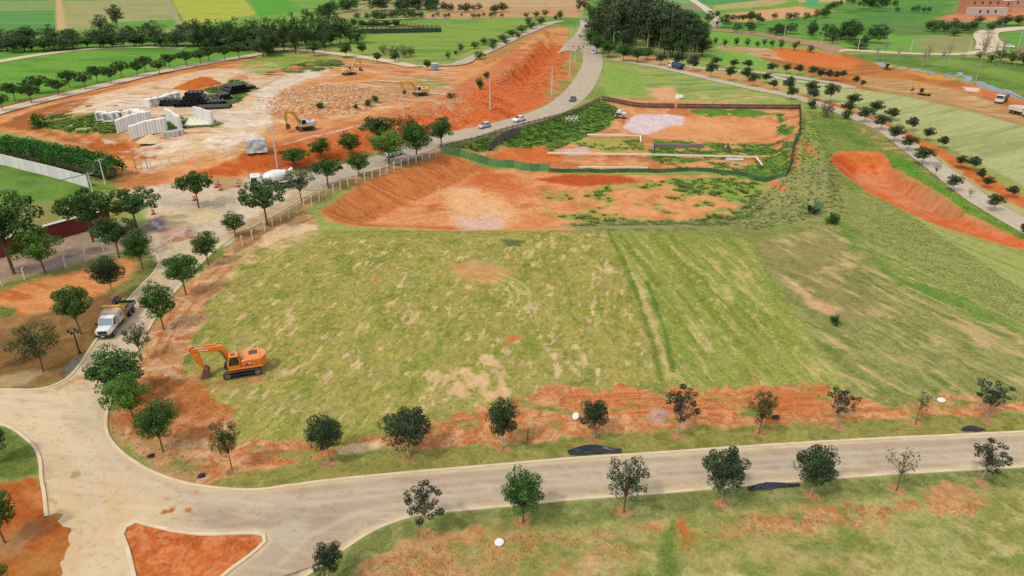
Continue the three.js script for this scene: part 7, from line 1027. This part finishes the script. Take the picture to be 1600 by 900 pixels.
// low setting-out boards and block walls on the plots
function settingBoard(label, pts) {
  const c = pts[0], t = thing('setting_out_board', label, 'board', [c[0], 0, c[1]], 0, 'white setting-out boards'), y = Math.max(...pts.map((p) => groundY(...p))) + 0.75;
  for (let i = 0; i + 1 < pts.length; i++) { const a = pts[i], b = pts[i + 1], l = Math.hypot(b[0] - a[0], b[1] - a[1]), m = mesh('board', bx(l, 0.34, 0.3, 0, 0, 0), M(rgb(206,199,182), 0.8), t); m.position.set((a[0] + b[0]) / 2 - c[0], y, (a[1] + b[1]) / 2 - c[1]); m.rotation.y = Math.atan2(-(b[1] - a[1]), b[0] - a[0]); const n = Math.ceil(l / 4); for (let k = 0; k <= n; k++) { const x = mix(a[0], b[0], k / n), z = mix(a[1], b[1], k / n); mesh('stake', bar([x - c[0], groundY(x, z) - 0.1, z - c[1] - 0.11], [x - c[0], y + 0.1, z - c[1] - 0.11], 0.05, 4), GREYWOOD, t); } }
  return shade(t);
}
settingBoard('longest white setting-out board across the weedy plot with a bent end', [[9.13,-177.68],[33.01,-176.45],[61.96,-174.03],[61.19,-166.58]]);
settingBoard('short white setting-out board with a corner near the milky puddle', [[21.33,-197.37],[36.21,-195.89],[35.22,-188.77]]);
settingBoard('low white board close behind the green hoarding', [[16.02,-164.93],[32.88,-164.39]]);
function blockWall(label, pts, tall, mat) {
  const c = pts[0], t = thing('block_wall', label, 'wall', [c[0], 0, c[1]], 0, 'low block walls on the plots');
  for (let i = 0; i + 1 < pts.length; i++) { const a = pts[i], b = pts[i + 1], l = Math.hypot(b[0] - a[0], b[1] - a[1]), n = Math.max(1, Math.round(l / 0.9)), rows = Math.round(tall / 0.4); for (let k = 0; k < n; k++) for (let r = 0; r < rows; r++) { const f = (k + 0.5) / n, x = mix(a[0], b[0], f), z = mix(a[1], b[1], f), m = mesh('block', bx(l / n * 0.97, 0.385, 0.3 + 0.02 * ((k + r) % 2), 0, 0, 0), mat[(k * 3 + r) % mat.length], t); m.position.set(x - c[0], groundY(x, z) + 0.2 + r * 0.4 - 0.02, z - c[1]); m.rotation.y = Math.atan2(-(b[1] - a[1]), b[0] - a[0]); } }
  return shade(t);
}
const BLOCKS = [M(rgb(111,109,104), 0.95), M(rgb(103,101,97), 0.95), M(rgb(118,114,109), 0.95)];
blockWall('grey concrete block wall in an L shape on the weedy plot', [[36.99,-180.18],[38.05,-186.05],[44.97,-186.05],[51.55,-185.38]], 1.2, BLOCKS);
blockWall('short dark block wall stub by the red heap on the weedy plot', [[57.93,-185.38],[57.16,-180.18]], 1.6, [M(rgb(76,74,77), 0.95)]);
{ const p = [40.27,-176.45]; const t = thing('pipe_bundle', 'small bundle of white pipes lying on the weedy plot', 'pipes', [56.58,-174.03], 0.05); for (let k = 0; k < 4; k++) mesh('pipe', cyl(0.16, 0.16, 4.4, 'x', 0, 0.16 + (k > 2 ? 0.28 : 0), (k % 3) * 0.34 + (k > 2 ? 0.17 : 0), 10), GREYW, t); shade(t); }
{ const t = thing('sawhorse', 'white crossed timber trestle on the bank below the timber fence', 'trestle', [17.59,-206.89], 0.3); for (const s of [-1.4, 0, 1.4]) { mesh('leg', bar([s - 0.7, 0, 0.3], [s + 0.7, 1.7, -0.3], 0.09, 4), WHITE, t); mesh('leg', bar([s + 0.7, 0, 0.3], [s - 0.7, 1.7, -0.3], 0.09, 4), WHITE, t); } mesh('rail', bar([-2, 0.9, 0], [2, 0.9, 0], 0.09, 4), WHITE, t); shade(t); }
{ const t = thing('tarp_heap', 'small crumpled white heap on the grass behind the timber fence', 'heap', [55.91,-236.84]); const g = new THREE.IcosahedronGeometry(1.3, 2), p = g.attributes.position; for (let i = 0; i < p.count; i++) { const k = 0.65 + 0.7 * noise(p.getX(i) * 1.4 + 5, p.getZ(i) * 1.4 + p.getY(i)); p.setXYZ(i, p.getX(i) * k * 1.3, Math.max(-0.1, p.getY(i) * k * 0.8), p.getZ(i) * k); } g.computeVertexNormals(); mesh('sheet', g, GREYW, t); shade(t); }
// ---------------------------------------------------------------- storage yard: precast concrete, pipes
const PRECAST = [M(rgb(202,202,201), 0.85), M(rgb(192,195,195), 0.85), M(rgb(206,203,197), 0.85)];
function slabRow(label, a, b, n, tall, deep, name = 'precast_row') {
  const t = thing(name, label, 'precast slabs', a, 0, 'rows of upright white precast slabs'), l = Math.hypot(b[0] - a[0], b[1] - a[1]), y0 = groundY(...a);
  t.rotation.y = Math.atan2(-(b[1] - a[1]), b[0] - a[0]);
  for (let k = 0; k < n; k++) { const f = (k + 0.5) / n, m = mesh('slab', [rbx(l / n * 0.97, tall, deep, 0, tall / 2, 0, 0.05), bx(l / n * 0.3, tall * 0.96, 0.1, 0, tall / 2, deep / 2 + 0.03)], PRECAST[(k * 5 + n) % 3], t); m.position.set(l * f, groundY(mix(a[0], b[0], f), mix(a[1], b[1], f)) - y0 - 0.05, 0); m.rotation.z = (noise(k * 2.3, n) - 0.5) * 0.02; }
  return shade(t);
}
slabRow('front rank of upright white precast slabs behind the sand pile', [-94.95,-172.87], [-86.45,-174.75], 12, 3.4, 1.8);
slabRow('rear rank of upright white precast slabs beside the green yard grass', [-100.78,-177.63], [-93.01,-180.71], 12, 3.3, 1.8);
slabRow('short angled rank of upright slabs beside the stacked grey blocks', [-91.02,-185.18], [-82.99,-175.05], 6, 3.2, 0.7);
slabRow('white slab wall standing at the end of the pale floor slab', [-84.2,-186.71], [-77.12,-180.71], 7, 3.4, 0.5);
{ const q = [[-83.52,-177.84],[-77.22,-179.27],[-82.77,-188.27],[-85.91,-186.71]], c = q[0], t = tag(mesh('floor_slab', (() => { const s = new THREE.Shape(q.map(([x, z]) => new THREE.Vector2(x, -z))), g = new THREE.ExtrudeGeometry(s, { depth: 0.4, bevelEnabled: false }); g.rotateX(-Math.PI / 2); g.translate(0, groundY(...c), 0); return g; })(), M(rgb(200,194,175), 0.9)), 'pale cream floor slab before the standing slab wall', 'slab'); }
function culvert(p, turn, label, s = 1) {
  const t = thing('box_culvert', label, 'culvert', p, turn, 'white box culverts'), o = new THREE.Shape([[-1.2, 0], [1.2, 0], [1.2, 2], [-1.2, 2]].map(([x, y]) => new THREE.Vector2(x, y))); o.holes.push(new THREE.Path([[-0.95, 0.25], [-0.95, 1.75], [0.95, 1.75], [0.95, 0.25]].map(([x, y]) => new THREE.Vector2(x, y))));
  const g = new THREE.ExtrudeGeometry(o, { depth: 1.8, bevelEnabled: true, bevelSize: 0.03, bevelThickness: 0.03, bevelSegments: 1 }); mesh('shell', g, PRECAST[Math.abs(Math.round(p[0])) % 3], t); t.scale.setScalar(s); return shade(t);
}
for (const [p, a] of [[[-109.34,-187.74], 0.3], [[-106.38,-186], 0.1], [[-104.65,-186.71], 0.5], [[-102.99,-187.49], 0.2], [[-101.36,-189.05], 0.4], [[-98.89,-187.49], 0.1]]) culvert(p, a, 'white box culvert lying behind the precast slab ranks', 1.1);
for (const [p, a] of [[[-104.63,-203.41], 1.2], [[-103.63,-205.23], 1.1], [[-102.61,-207.07], 1.2], [[-102.42,-210.86], 1.0], [[-101.74,-212.81], 1.2]]) culvert(p, a, 'white box culvert in the line beside the black pipe stacks', 1.1);
for (const p of [[-85.56,-170.99], [-84.27,-170.99], [-82.99,-171.04], [-82.08,-171.58]]) { const t = thing('block_stack', 'grey concrete block stack at the foot of the slab ranks', 'blocks', p, 0.2, 'grey block stacks'); for (let k = 0; k < 4; k++) mesh('block', rbx(0.62, 0.62, 1.2, (k % 2) * 0.68, 0.31 + Math.floor(k / 2) * 0.64, 0, 0.04), M(rgb(163,165,163), 0.9), t); shade(t); }
{ const p = [-88.74,-170.02], g = new THREE.ConeGeometry(3.0, 1.7, 26, 5), a = g.attributes.position; for (let i = 0; i < a.count; i++) { const k = 1 + (noise(a.getX(i) + 9, a.getZ(i)) - 0.5) * 0.3; a.setXYZ(i, a.getX(i) * k * 1.15, a.getY(i) * (0.9 + 0.2 * noise(a.getX(i) * 2, a.getZ(i) * 2)), a.getZ(i) * k); } g.translate(0, 0.75, 0); g.computeVertexNormals(); const m = tag(mesh('sand_pile', g, M(rgb(184,160,125), 1)), 'cone of pale sand before the slab ranks', 'sand pile'); m.position.set(p[0], groundY(...p), p[1]); }
function soilHeap(p, r, h, hex, label) { const g = new THREE.ConeGeometry(r, h, 30, 8), a = g.attributes.position; for (let i = 0; i < a.count; i++) { const x = a.getX(i), y = a.getY(i), z = a.getZ(i), t = (y + h / 2) / h, k = 1 + (fbm(x * 0.5 + p[0], z * 0.5) - 0.5) * 0.7; a.setXYZ(i, x * k * 1.25, (y + h / 2) * (0.75 + 0.5 * noise(x * 0.8 + 3, z * 0.8)) * (1 - 0.25 * t) - 0.15, z * k); } g.computeVertexNormals(); const m = tag(mesh('soil_heap', g, new THREE.MeshPhysicalMaterial({ color: hex, roughness: 1, specularIntensity: 0.1, bumpMap: GRAIN, bumpScale: 0.12 })), label, 'soil heap', 'tipped soil heaps in the yard'); m.position.set(p[0], groundY(...p), p[1]); m.rotation.y = p[0]; return m; }
soilHeap([-105.64,-234.2], 5, 2.2, rgb(170,94,42), 'broad orange soil heap behind the tallest pipe stack'); soilHeap([-104.33,-241.41], 5.5, 2.8, rgb(167,89,38), 'highest orange soil heap behind the black pipes'); soilHeap([-94.98,-251.68], 3.5, 1.6, rgb(170,128,86), 'small tan soil heap beside the yard track');
soilHeap([-82.18,-274.85], 4, 1.5, rgb(167,108,64), 'tan soil heap on the grass beyond the yard track');
const PIPE = M(rgb(35,37,42), 0.55);
function pipeStack(p, turn, n, rows, len, r, label) {
  const t = thing('pipe_stack', label, 'pipes', p, turn, 'black pipe stacks');
  for (let k = 0; k < rows; k++) for (let i = 0; i < n - k; i++) { const g = new THREE.CylinderGeometry(r, r, len, 12, 1, true), g2 = new THREE.CylinderGeometry(r * 0.86, r * 0.86, len, 12, 1, true), e = new THREE.RingGeometry(r * 0.86, r, 12), e2 = e.clone(); e.translate(0, 0, len / 2); e2.rotateY(Math.PI); e2.translate(0, 0, -len / 2); g.rotateX(Math.PI / 2); g2.rotateX(Math.PI / 2); const m = mesh('pipe', [g, g2, e, e2], PIPE, t); m.position.set((i - (n - k) / 2) * r * 2.04, r + k * r * 1.75, (noise(i * 3, k) - 0.5) * 0.5); }
  return shade(t);
}
pipeStack([-98.03,-204.31], 0.2, 5, 2, 3.0, 0.55, 'low stack of short black pipes next to the white culverts');
pipeStack([-93.95,-203.41], 0.3, 4, 2, 2.6, 0.6, 'small loose stack of black pipes below the tall one');
pipeStack([-91,-205.23], 0.15, 7, 4, 4.5, 0.55, 'tallest stack of black pipes in the yard');
pipeStack([-86.5,-207.07], 0.5, 6, 1, 3.5, 0.5, 'single layer of black pipes leaning off the tall stack');
pipeStack([-84.48,-199.85], -1.4, 3, 1, 9, 0.5, 'three long black pipes lying in front of the stacks');
pipeStack([-86.36,-213.79], 0.7, 4, 2, 4.5, 0.5, 'slanting black pipe stack at the grassy corner');
pipeStack([-86.55,-224.11], 0.9, 7, 3, 5, 0.5, 'jumbled black pipe heap at the yard track');
pipeStack([-85.57,-231.89], 0.6, 5, 1, 4, 0.5, 'last loose black pipes by the yard track');
{ const p = [-58.29,-157.17], t = thing('tarp_stack', 'pale blue grey tarpaulin thrown over a stack by the yard fence', 'tarp', p, 0.3), g = new THREE.BoxGeometry(4.6, 3.2, 2.6, 16, 10, 8), a = g.attributes.position; for (let i = 0; i < a.count; i++) { const x = a.getX(i), y = a.getY(i), z = a.getZ(i), n = (noise(x * 1.3 + y, z * 1.3 + y * 1.7) - 0.5) * 0.5; a.setXYZ(i, x * (1 - 0.1 * (y + 1.6) / 3.2) + n * 0.6, y * 0.92 + n * (y > 0 ? 1 : 0.2) - Math.abs(x) * 0.12 * (y > 0 ? 1 : 0), z * (1 - 0.22 * (y + 1.6) / 3.2) + n); } g.translate(0, 1.5, 0); g.computeVertexNormals(); mesh('tarpaulin', g, M(rgb(162,170,170), 0.7), t); shade(t); }
{ const p = [-28.57,-268.69], t = thing('portable_toilet', 'pale blue portable toilet beside the upper road', 'toilet', p, 0.2), B = M(rgb(111,140,150), 0.6); mesh('cabin', rbx(2.4, 2.3, 2.0, 0, 1.2, 0, 0.08), B, t); mesh('roof', prof([[-1.25, 2.35], [1.25, 2.35], [1.1, 2.6], [-1.1, 2.6]], 2.1, 0, 0.04), GREYW, t); mesh('door', bx(0.9, 1.9, 0.04, 0.3, 1.15, 1.02), M(rgb(97,123,131), 0.6), t); shade(t); }
// orange traffic barrels and cones
function barrel(p, label) { const t = thing('traffic_barrel', label, 'barrel', p, 0, 'orange traffic barrels'); mesh('drum', [cyl(0.36, 0.28, 1.0, 'y', 0, 0.55, 0, 12)], M(rgb(189,59,35), 0.6), t); mesh('band', cyl(0.345, 0.325, 0.2, 'y', 0, 0.62, 0, 12), GREYW, t); mesh('foot', bx(0.9, 0.08, 0.9, 0, 0.04, 0), BLACK, t); t.scale.setScalar(0.85); return shade(t); }
for (const p of [[-61.74,-140.13], [-60.17,-138.42], [-62,-141.88], [-57.35,-140.56]]) barrel(p, 'orange traffic barrel on the muddy traffic island');
barrel([-62.93,-131.91], 'orange traffic barrel under the lone island tree'); barrel([-67.3,-123.79], 'orange traffic barrel beside the flat-topped dark tree'); barrel([-74.09,-123.44], 'orange traffic barrel behind the flat-topped dark tree');
{ const t = thing('traffic_cone', 'big orange traffic cone behind the mixer truck', 'cone', [-45.23,-142.77]); mesh('cone', cyl(0.42, 0.08, 1.3, 'y', 0, 0.7, 0, 14), M(rgb(189,73,48), 0.6), t); mesh('foot', bx(0.95, 0.08, 0.95, 0, 0.04, 0), BLACK, t); shade(t); }
{ const a = [30.49,-363.25], t = thing('road_barrier', 'red and white striped barrier across the branch road', 'barrier', a, 0.1); for (let k = 0; k < 6; k++) mesh('stripe', bx(1.2, 0.7, 0.12, k * 1.2, 1.0, 0), k % 2 ? WHITE : M(rgb(180,60,42), 0.6), t); for (const x of [0, 6]) mesh('leg', bx(0.12, 1.4, 0.12, x, 0.7, 0.13), GREYW, t); shade(t); }
for (const p of [[38.68,-365.71], [39.7,-363.25], [40.72,-360.82], [41.72,-358.42]]) { const t = thing('bollard', 'short white bollard at the top edge of the main road', 'bollard', p, 0, 'white bollards by the grove'); mesh('shaft', cyl(0.22, 0.18, 2.0, 'y', 0, 1, 0, 8), WHITE, t); mesh('cap', cyl(0.2, 0.05, 0.15, 'y', 0, 2.07, 0, 8), WHITE, t); shade(t); }
// ---------------------------------------------------------------- litter of the site: black plastic, lids, stake, tyre
function plastic(a, b, wide, label, edge) {
  const t = thing('plastic_sheet', label, 'plastic sheet', a, 0, 'black plastic sheets by the kerb'), l = Math.hypot(b[0] - a[0], b[1] - a[1]), g = new THREE.PlaneGeometry(l, wide, 30, 8); g.rotateX(-Math.PI / 2); const p = g.attributes.position;
  for (let i = 0; i < p.count; i++) { const x = p.getX(i), z = p.getZ(i), f = x / l + 0.5, arch = Math.sin(Math.min(1, f * 1.15) * Math.PI); p.setXYZ(i, x + (noise(x * 2, z * 3 + 5) - 0.5) * 0.3, 0.04 + 0.2 * noise(x * 2.5, z * 7) + (z < -wide * 0.3 ? 0.1 : 0), z * (0.35 + 0.65 * arch) * (0.6 + 0.8 * noise(x * 1.3 + a[0], z * 0.5)) + (1 - arch) * wide * 0.25); }
  g.computeVertexNormals(); g.translate(l / 2, 0, 0); mesh('sheet', g, new THREE.MeshPhysicalMaterial({ color: rgb(30,35,47), roughness: 0.35, side: THREE.DoubleSide }), t);
  if (edge) { const pts = []; for (let i = 0; i <= 16; i++) { const f = i / 16, arch = Math.sin(Math.min(1, f * 1.15) * Math.PI); pts.push(new THREE.Vector3(f * l, 0.16, -wide * 0.5 * (0.35 + 0.65 * arch) + (1 - arch) * wide * 0.25)); } mesh('rolled_edge', new THREE.TubeGeometry(new THREE.CatmullRomCurve3(pts), 24, 0.11, 6), BLACK, t); }
  t.rotation.y = Math.atan2(-(b[1] - a[1]), b[0] - a[0]); return shade(t);
}
plastic([5.59,-55.14], [10.85,-55.44], 1.3, 'long black plastic sheet with a rolled edge lying on the field verge', true);
plastic([21.79,-49.85], [26.71,-50.37], 0.7, 'narrow black plastic strip lying on the lower verge', true);
plastic([46.44,-58.62], [49.09,-58.73], 0.7, 'short black plastic piece at the kerb of the field verge', false);
function lid(p, turn, label, tilt) { const t = thing('drum_lid', label, 'lid', p, turn, 'white drum lids'); const m = mesh('disc', [cyl(0.42, 0.4, 0.08, 'y', 0, 0, 0, 20), cyl(0.3, 0.28, 0.05, 'y', 0, 0.06, 0, 20)], WHITE, t); m.position.y = 0.1 + Math.sin(tilt) * 0.4; m.rotation.z = tilt; return shade(t); }
lid([-1.08,-43.3], 0, 'round white lid on the earth below the lower verge', 0.1); lid([6.73,-60.48], 0.6, 'round white lid propped beside the compact dark tree', 0.9); lid([47.34,-63.74], 0, 'round white lid near the broad dark tree on the field verge', 0.2);
{ const t = thing('stake', 'thin dark stake upright in the field verge', 'stake', [1.56,-56.74]); mesh('rod', bar([0, -0.2, 0], [0.05, 1.5, 0], 0.05, 5), DARKWOOD, t); mesh('tip', bar([0.05, 1.5, 0], [0.05, 1.62, 0], 0.035, 5), DARKWOOD, t); shade(t); }
{ const t = thing('tyre', 'old black tyre lying by the greyish tree', 'tyre', [27.97,-60.59], 0.4), g = new THREE.TorusGeometry(0.3, 0.13, 8, 18); g.rotateX(1.1); g.translate(0, 0.25, 0); mesh('tread', g, RUBBER, t); shade(t); }
for (const [p, l] of [[[-29.41,-51.59], 'black rubbish scrap beside the bare earth corner'], [[-35.54,-54.46], 'dark rubbish scrap under the leafy corner tree']]) { const g = new THREE.IcosahedronGeometry(0.3, 1), a = g.attributes.position; for (let i = 0; i < a.count; i++) a.setXYZ(i, a.getX(i) * (0.6 + noise(i, 2)), Math.max(0, a.getY(i) * 0.7), a.getZ(i) * (0.6 + noise(i, 7))); g.computeVertexNormals(); const m = tag(mesh('rubbish', g, BLACK), l, 'rubbish'); m.position.set(p[0], 0.02, p[1]); }
{ // banana plant on the hillside
  const t = thing('banana_plant', 'clump of big banana leaves on the grassy bank', 'plant', [56.57,-124.57]); seed(77);
  const leaf = (tilt, turn, l, hex) => { const g = new THREE.PlaneGeometry(0.7, l, 2, 6); g.translate(0, l / 2, 0); const p = g.attributes.position; for (let i = 0; i < p.count; i++) { const y = p.getY(i) / l, w = Math.sin(Math.min(1, y * 0.9 + 0.12) * Math.PI); p.setXYZ(i, p.getX(i) * w, p.getY(i) * (1 - 0.25 * y), Math.abs(p.getX(i)) * 0.3 + y * y * l * 0.5); } g.computeVertexNormals(); const m = mesh('leaf', g, M(hex, 0.6, { side: THREE.DoubleSide }), t); m.rotation.order = 'YXZ'; m.rotation.y = turn; m.rotation.x = tilt; m.position.y = 0.5; return m; };
  mesh('stem', [bar([0, 0, 0], [0.1, 1.2, 0], 0.16), bar([0.5, 0, 0.3], [0.6, 1.0, 0.4], 0.14)], M(rgb(87,101,48), 0.9), t);
  for (let k = 0; k < 22; k++) { const m = leaf(rr(0.1, 0.9), k * 2.4, rr(2.2, 3.4), [rgb(51,92,42), rgb(62,106,45), rgb(43,79,37)][k % 3]); m.position.set(rr(-0.6, 0.9), rr(0.2, 0.9), rr(-0.5, 0.6)); } shade(t);
}
tree('bush', [58,-118.72,2.21,3.02], 'leafy green bush beside the banana clump', null, 'bush', 'bush');
// ---------------------------------------------------------------- far buildings
{ // screened pen
  const a = [-89.25,-429.06], b = [-42.06,-437.59], c = [-72.45,-477.26], d = [-90.72,-469.19], t = thing('screened_pen', 'dark green screened enclosure with brown posts on the far meadow', 'enclosure', a), G = M(rgb(35,60,45), 0.9), BR = M(rgb(114,74,55), 0.9);
  const seg = (p, q, n, tall, mat) => { for (let k = 0; k < n; k++) { const f0 = k / n, f1 = (k + 1) / n, x0 = mix(p[0], q[0], f0), z0 = mix(p[1], q[1], f0), x1 = mix(p[0], q[0], f1), z1 = mix(p[1], q[1], f1), l = Math.hypot(x1 - x0, z1 - z0); const m = mesh('screen_panel', bx(l * 0.99, tall, 0.1, 0, tall / 2, 0), mat, t); m.position.set((x0 + x1) / 2 - a[0], 0, (z0 + z1) / 2 - a[1]); m.rotation.y = Math.atan2(-(z1 - z0), x1 - x0); const o = mesh('post', bx(0.5, tall + 1.6, 0.4, 0, (tall + 1.6) / 2, 0), BR, t); o.position.set(x0 - a[0], 0, z0 - a[1] - 0.6); } };
  seg(a, b, 18, 2.6, G); seg(b, c, 10, 1.2, BR); seg(d, c, 6, 2.2, G);
  mesh('top_rail', [[a, b]].map(([p, q]) => bar([p[0] - a[0], 4.1, p[1] - a[1] - 0.6], [q[0] - a[0], 3.4, q[1] - a[1] - 0.6], 0.25, 4)), BR, t); shade(t);
}
function house(p, turn, label, o) {
  const t = thing('brick_house', label, 'house', p, turn, 'brick houses on the far rise'), [w, h, d] = o.size, B = M(o.c, 0.95), DK = M(rgb(48,38,35), 0.9);
  mesh('wall', bx(w, h, d, 0, h / 2, 0), B, t); if (o.lower) mesh('lower_wall', bx(w * 1.1, h * 0.45, d * 0.6, 1, h * 0.225, d * 0.6), M(rgb(167,160,153), 0.95), t);
  if (o.roof) mesh('roof', prof([[-w * 0.52, h], [0, h + 3], [w * 0.52, h]], d * 1.08, 0, 0.05), M(rgb(173,116,89), 0.95), t); else mesh('roof_slab', bx(w * 1.04, 0.4, d * 1.04, 0, h + 0.2, 0), M(rgb(180,173,167), 0.9), t);
  for (let k = 0; k < o.n; k++) { const x = (k + 0.5 - o.n / 2) * w / o.n; const win = mesh('window', bx(1.3, 2.0, 0.2, x, h * 0.72, d / 2 + 0.05), DK, t); mesh('sill', bx(1.6, 0.2, 0.4, x, h * 0.72 - 1.1, d / 2 + 0.1), M(rgb(180,173,167), 0.9), win); if (o.lower && k < 3) mesh('window', bx(1.3, 2.0, 0.2, x + 2, h * 0.22, d * 0.9 + 0.08), DK, t); }
  return shade(t);
}
house([354.67,-569.68], 0.05, 'two-storey bare brick house with a hipped roof on the far rise', { size: [24, 11, 14], c: rgb(167,114,86), n: 4, lower: true, roof: true });
house([379.92,-587.5], 0.05, 'flat-roofed brick house joined beside the hipped one', { size: [16, 8, 12], c: rgb(170,121,92), n: 2 });
house([417.1,-626.55], 0.05, 'low pale brick shell house at the end of the far rise', { size: [20, 6, 12], c: rgb(163,133,116), n: 3 });
house([129.83,-473.19], 0.1, 'tiny white hut beside the valley road poles', { size: [6, 3, 4], c: rgb(187,184,177), n: 1 });
renderer.render(scene, camera);
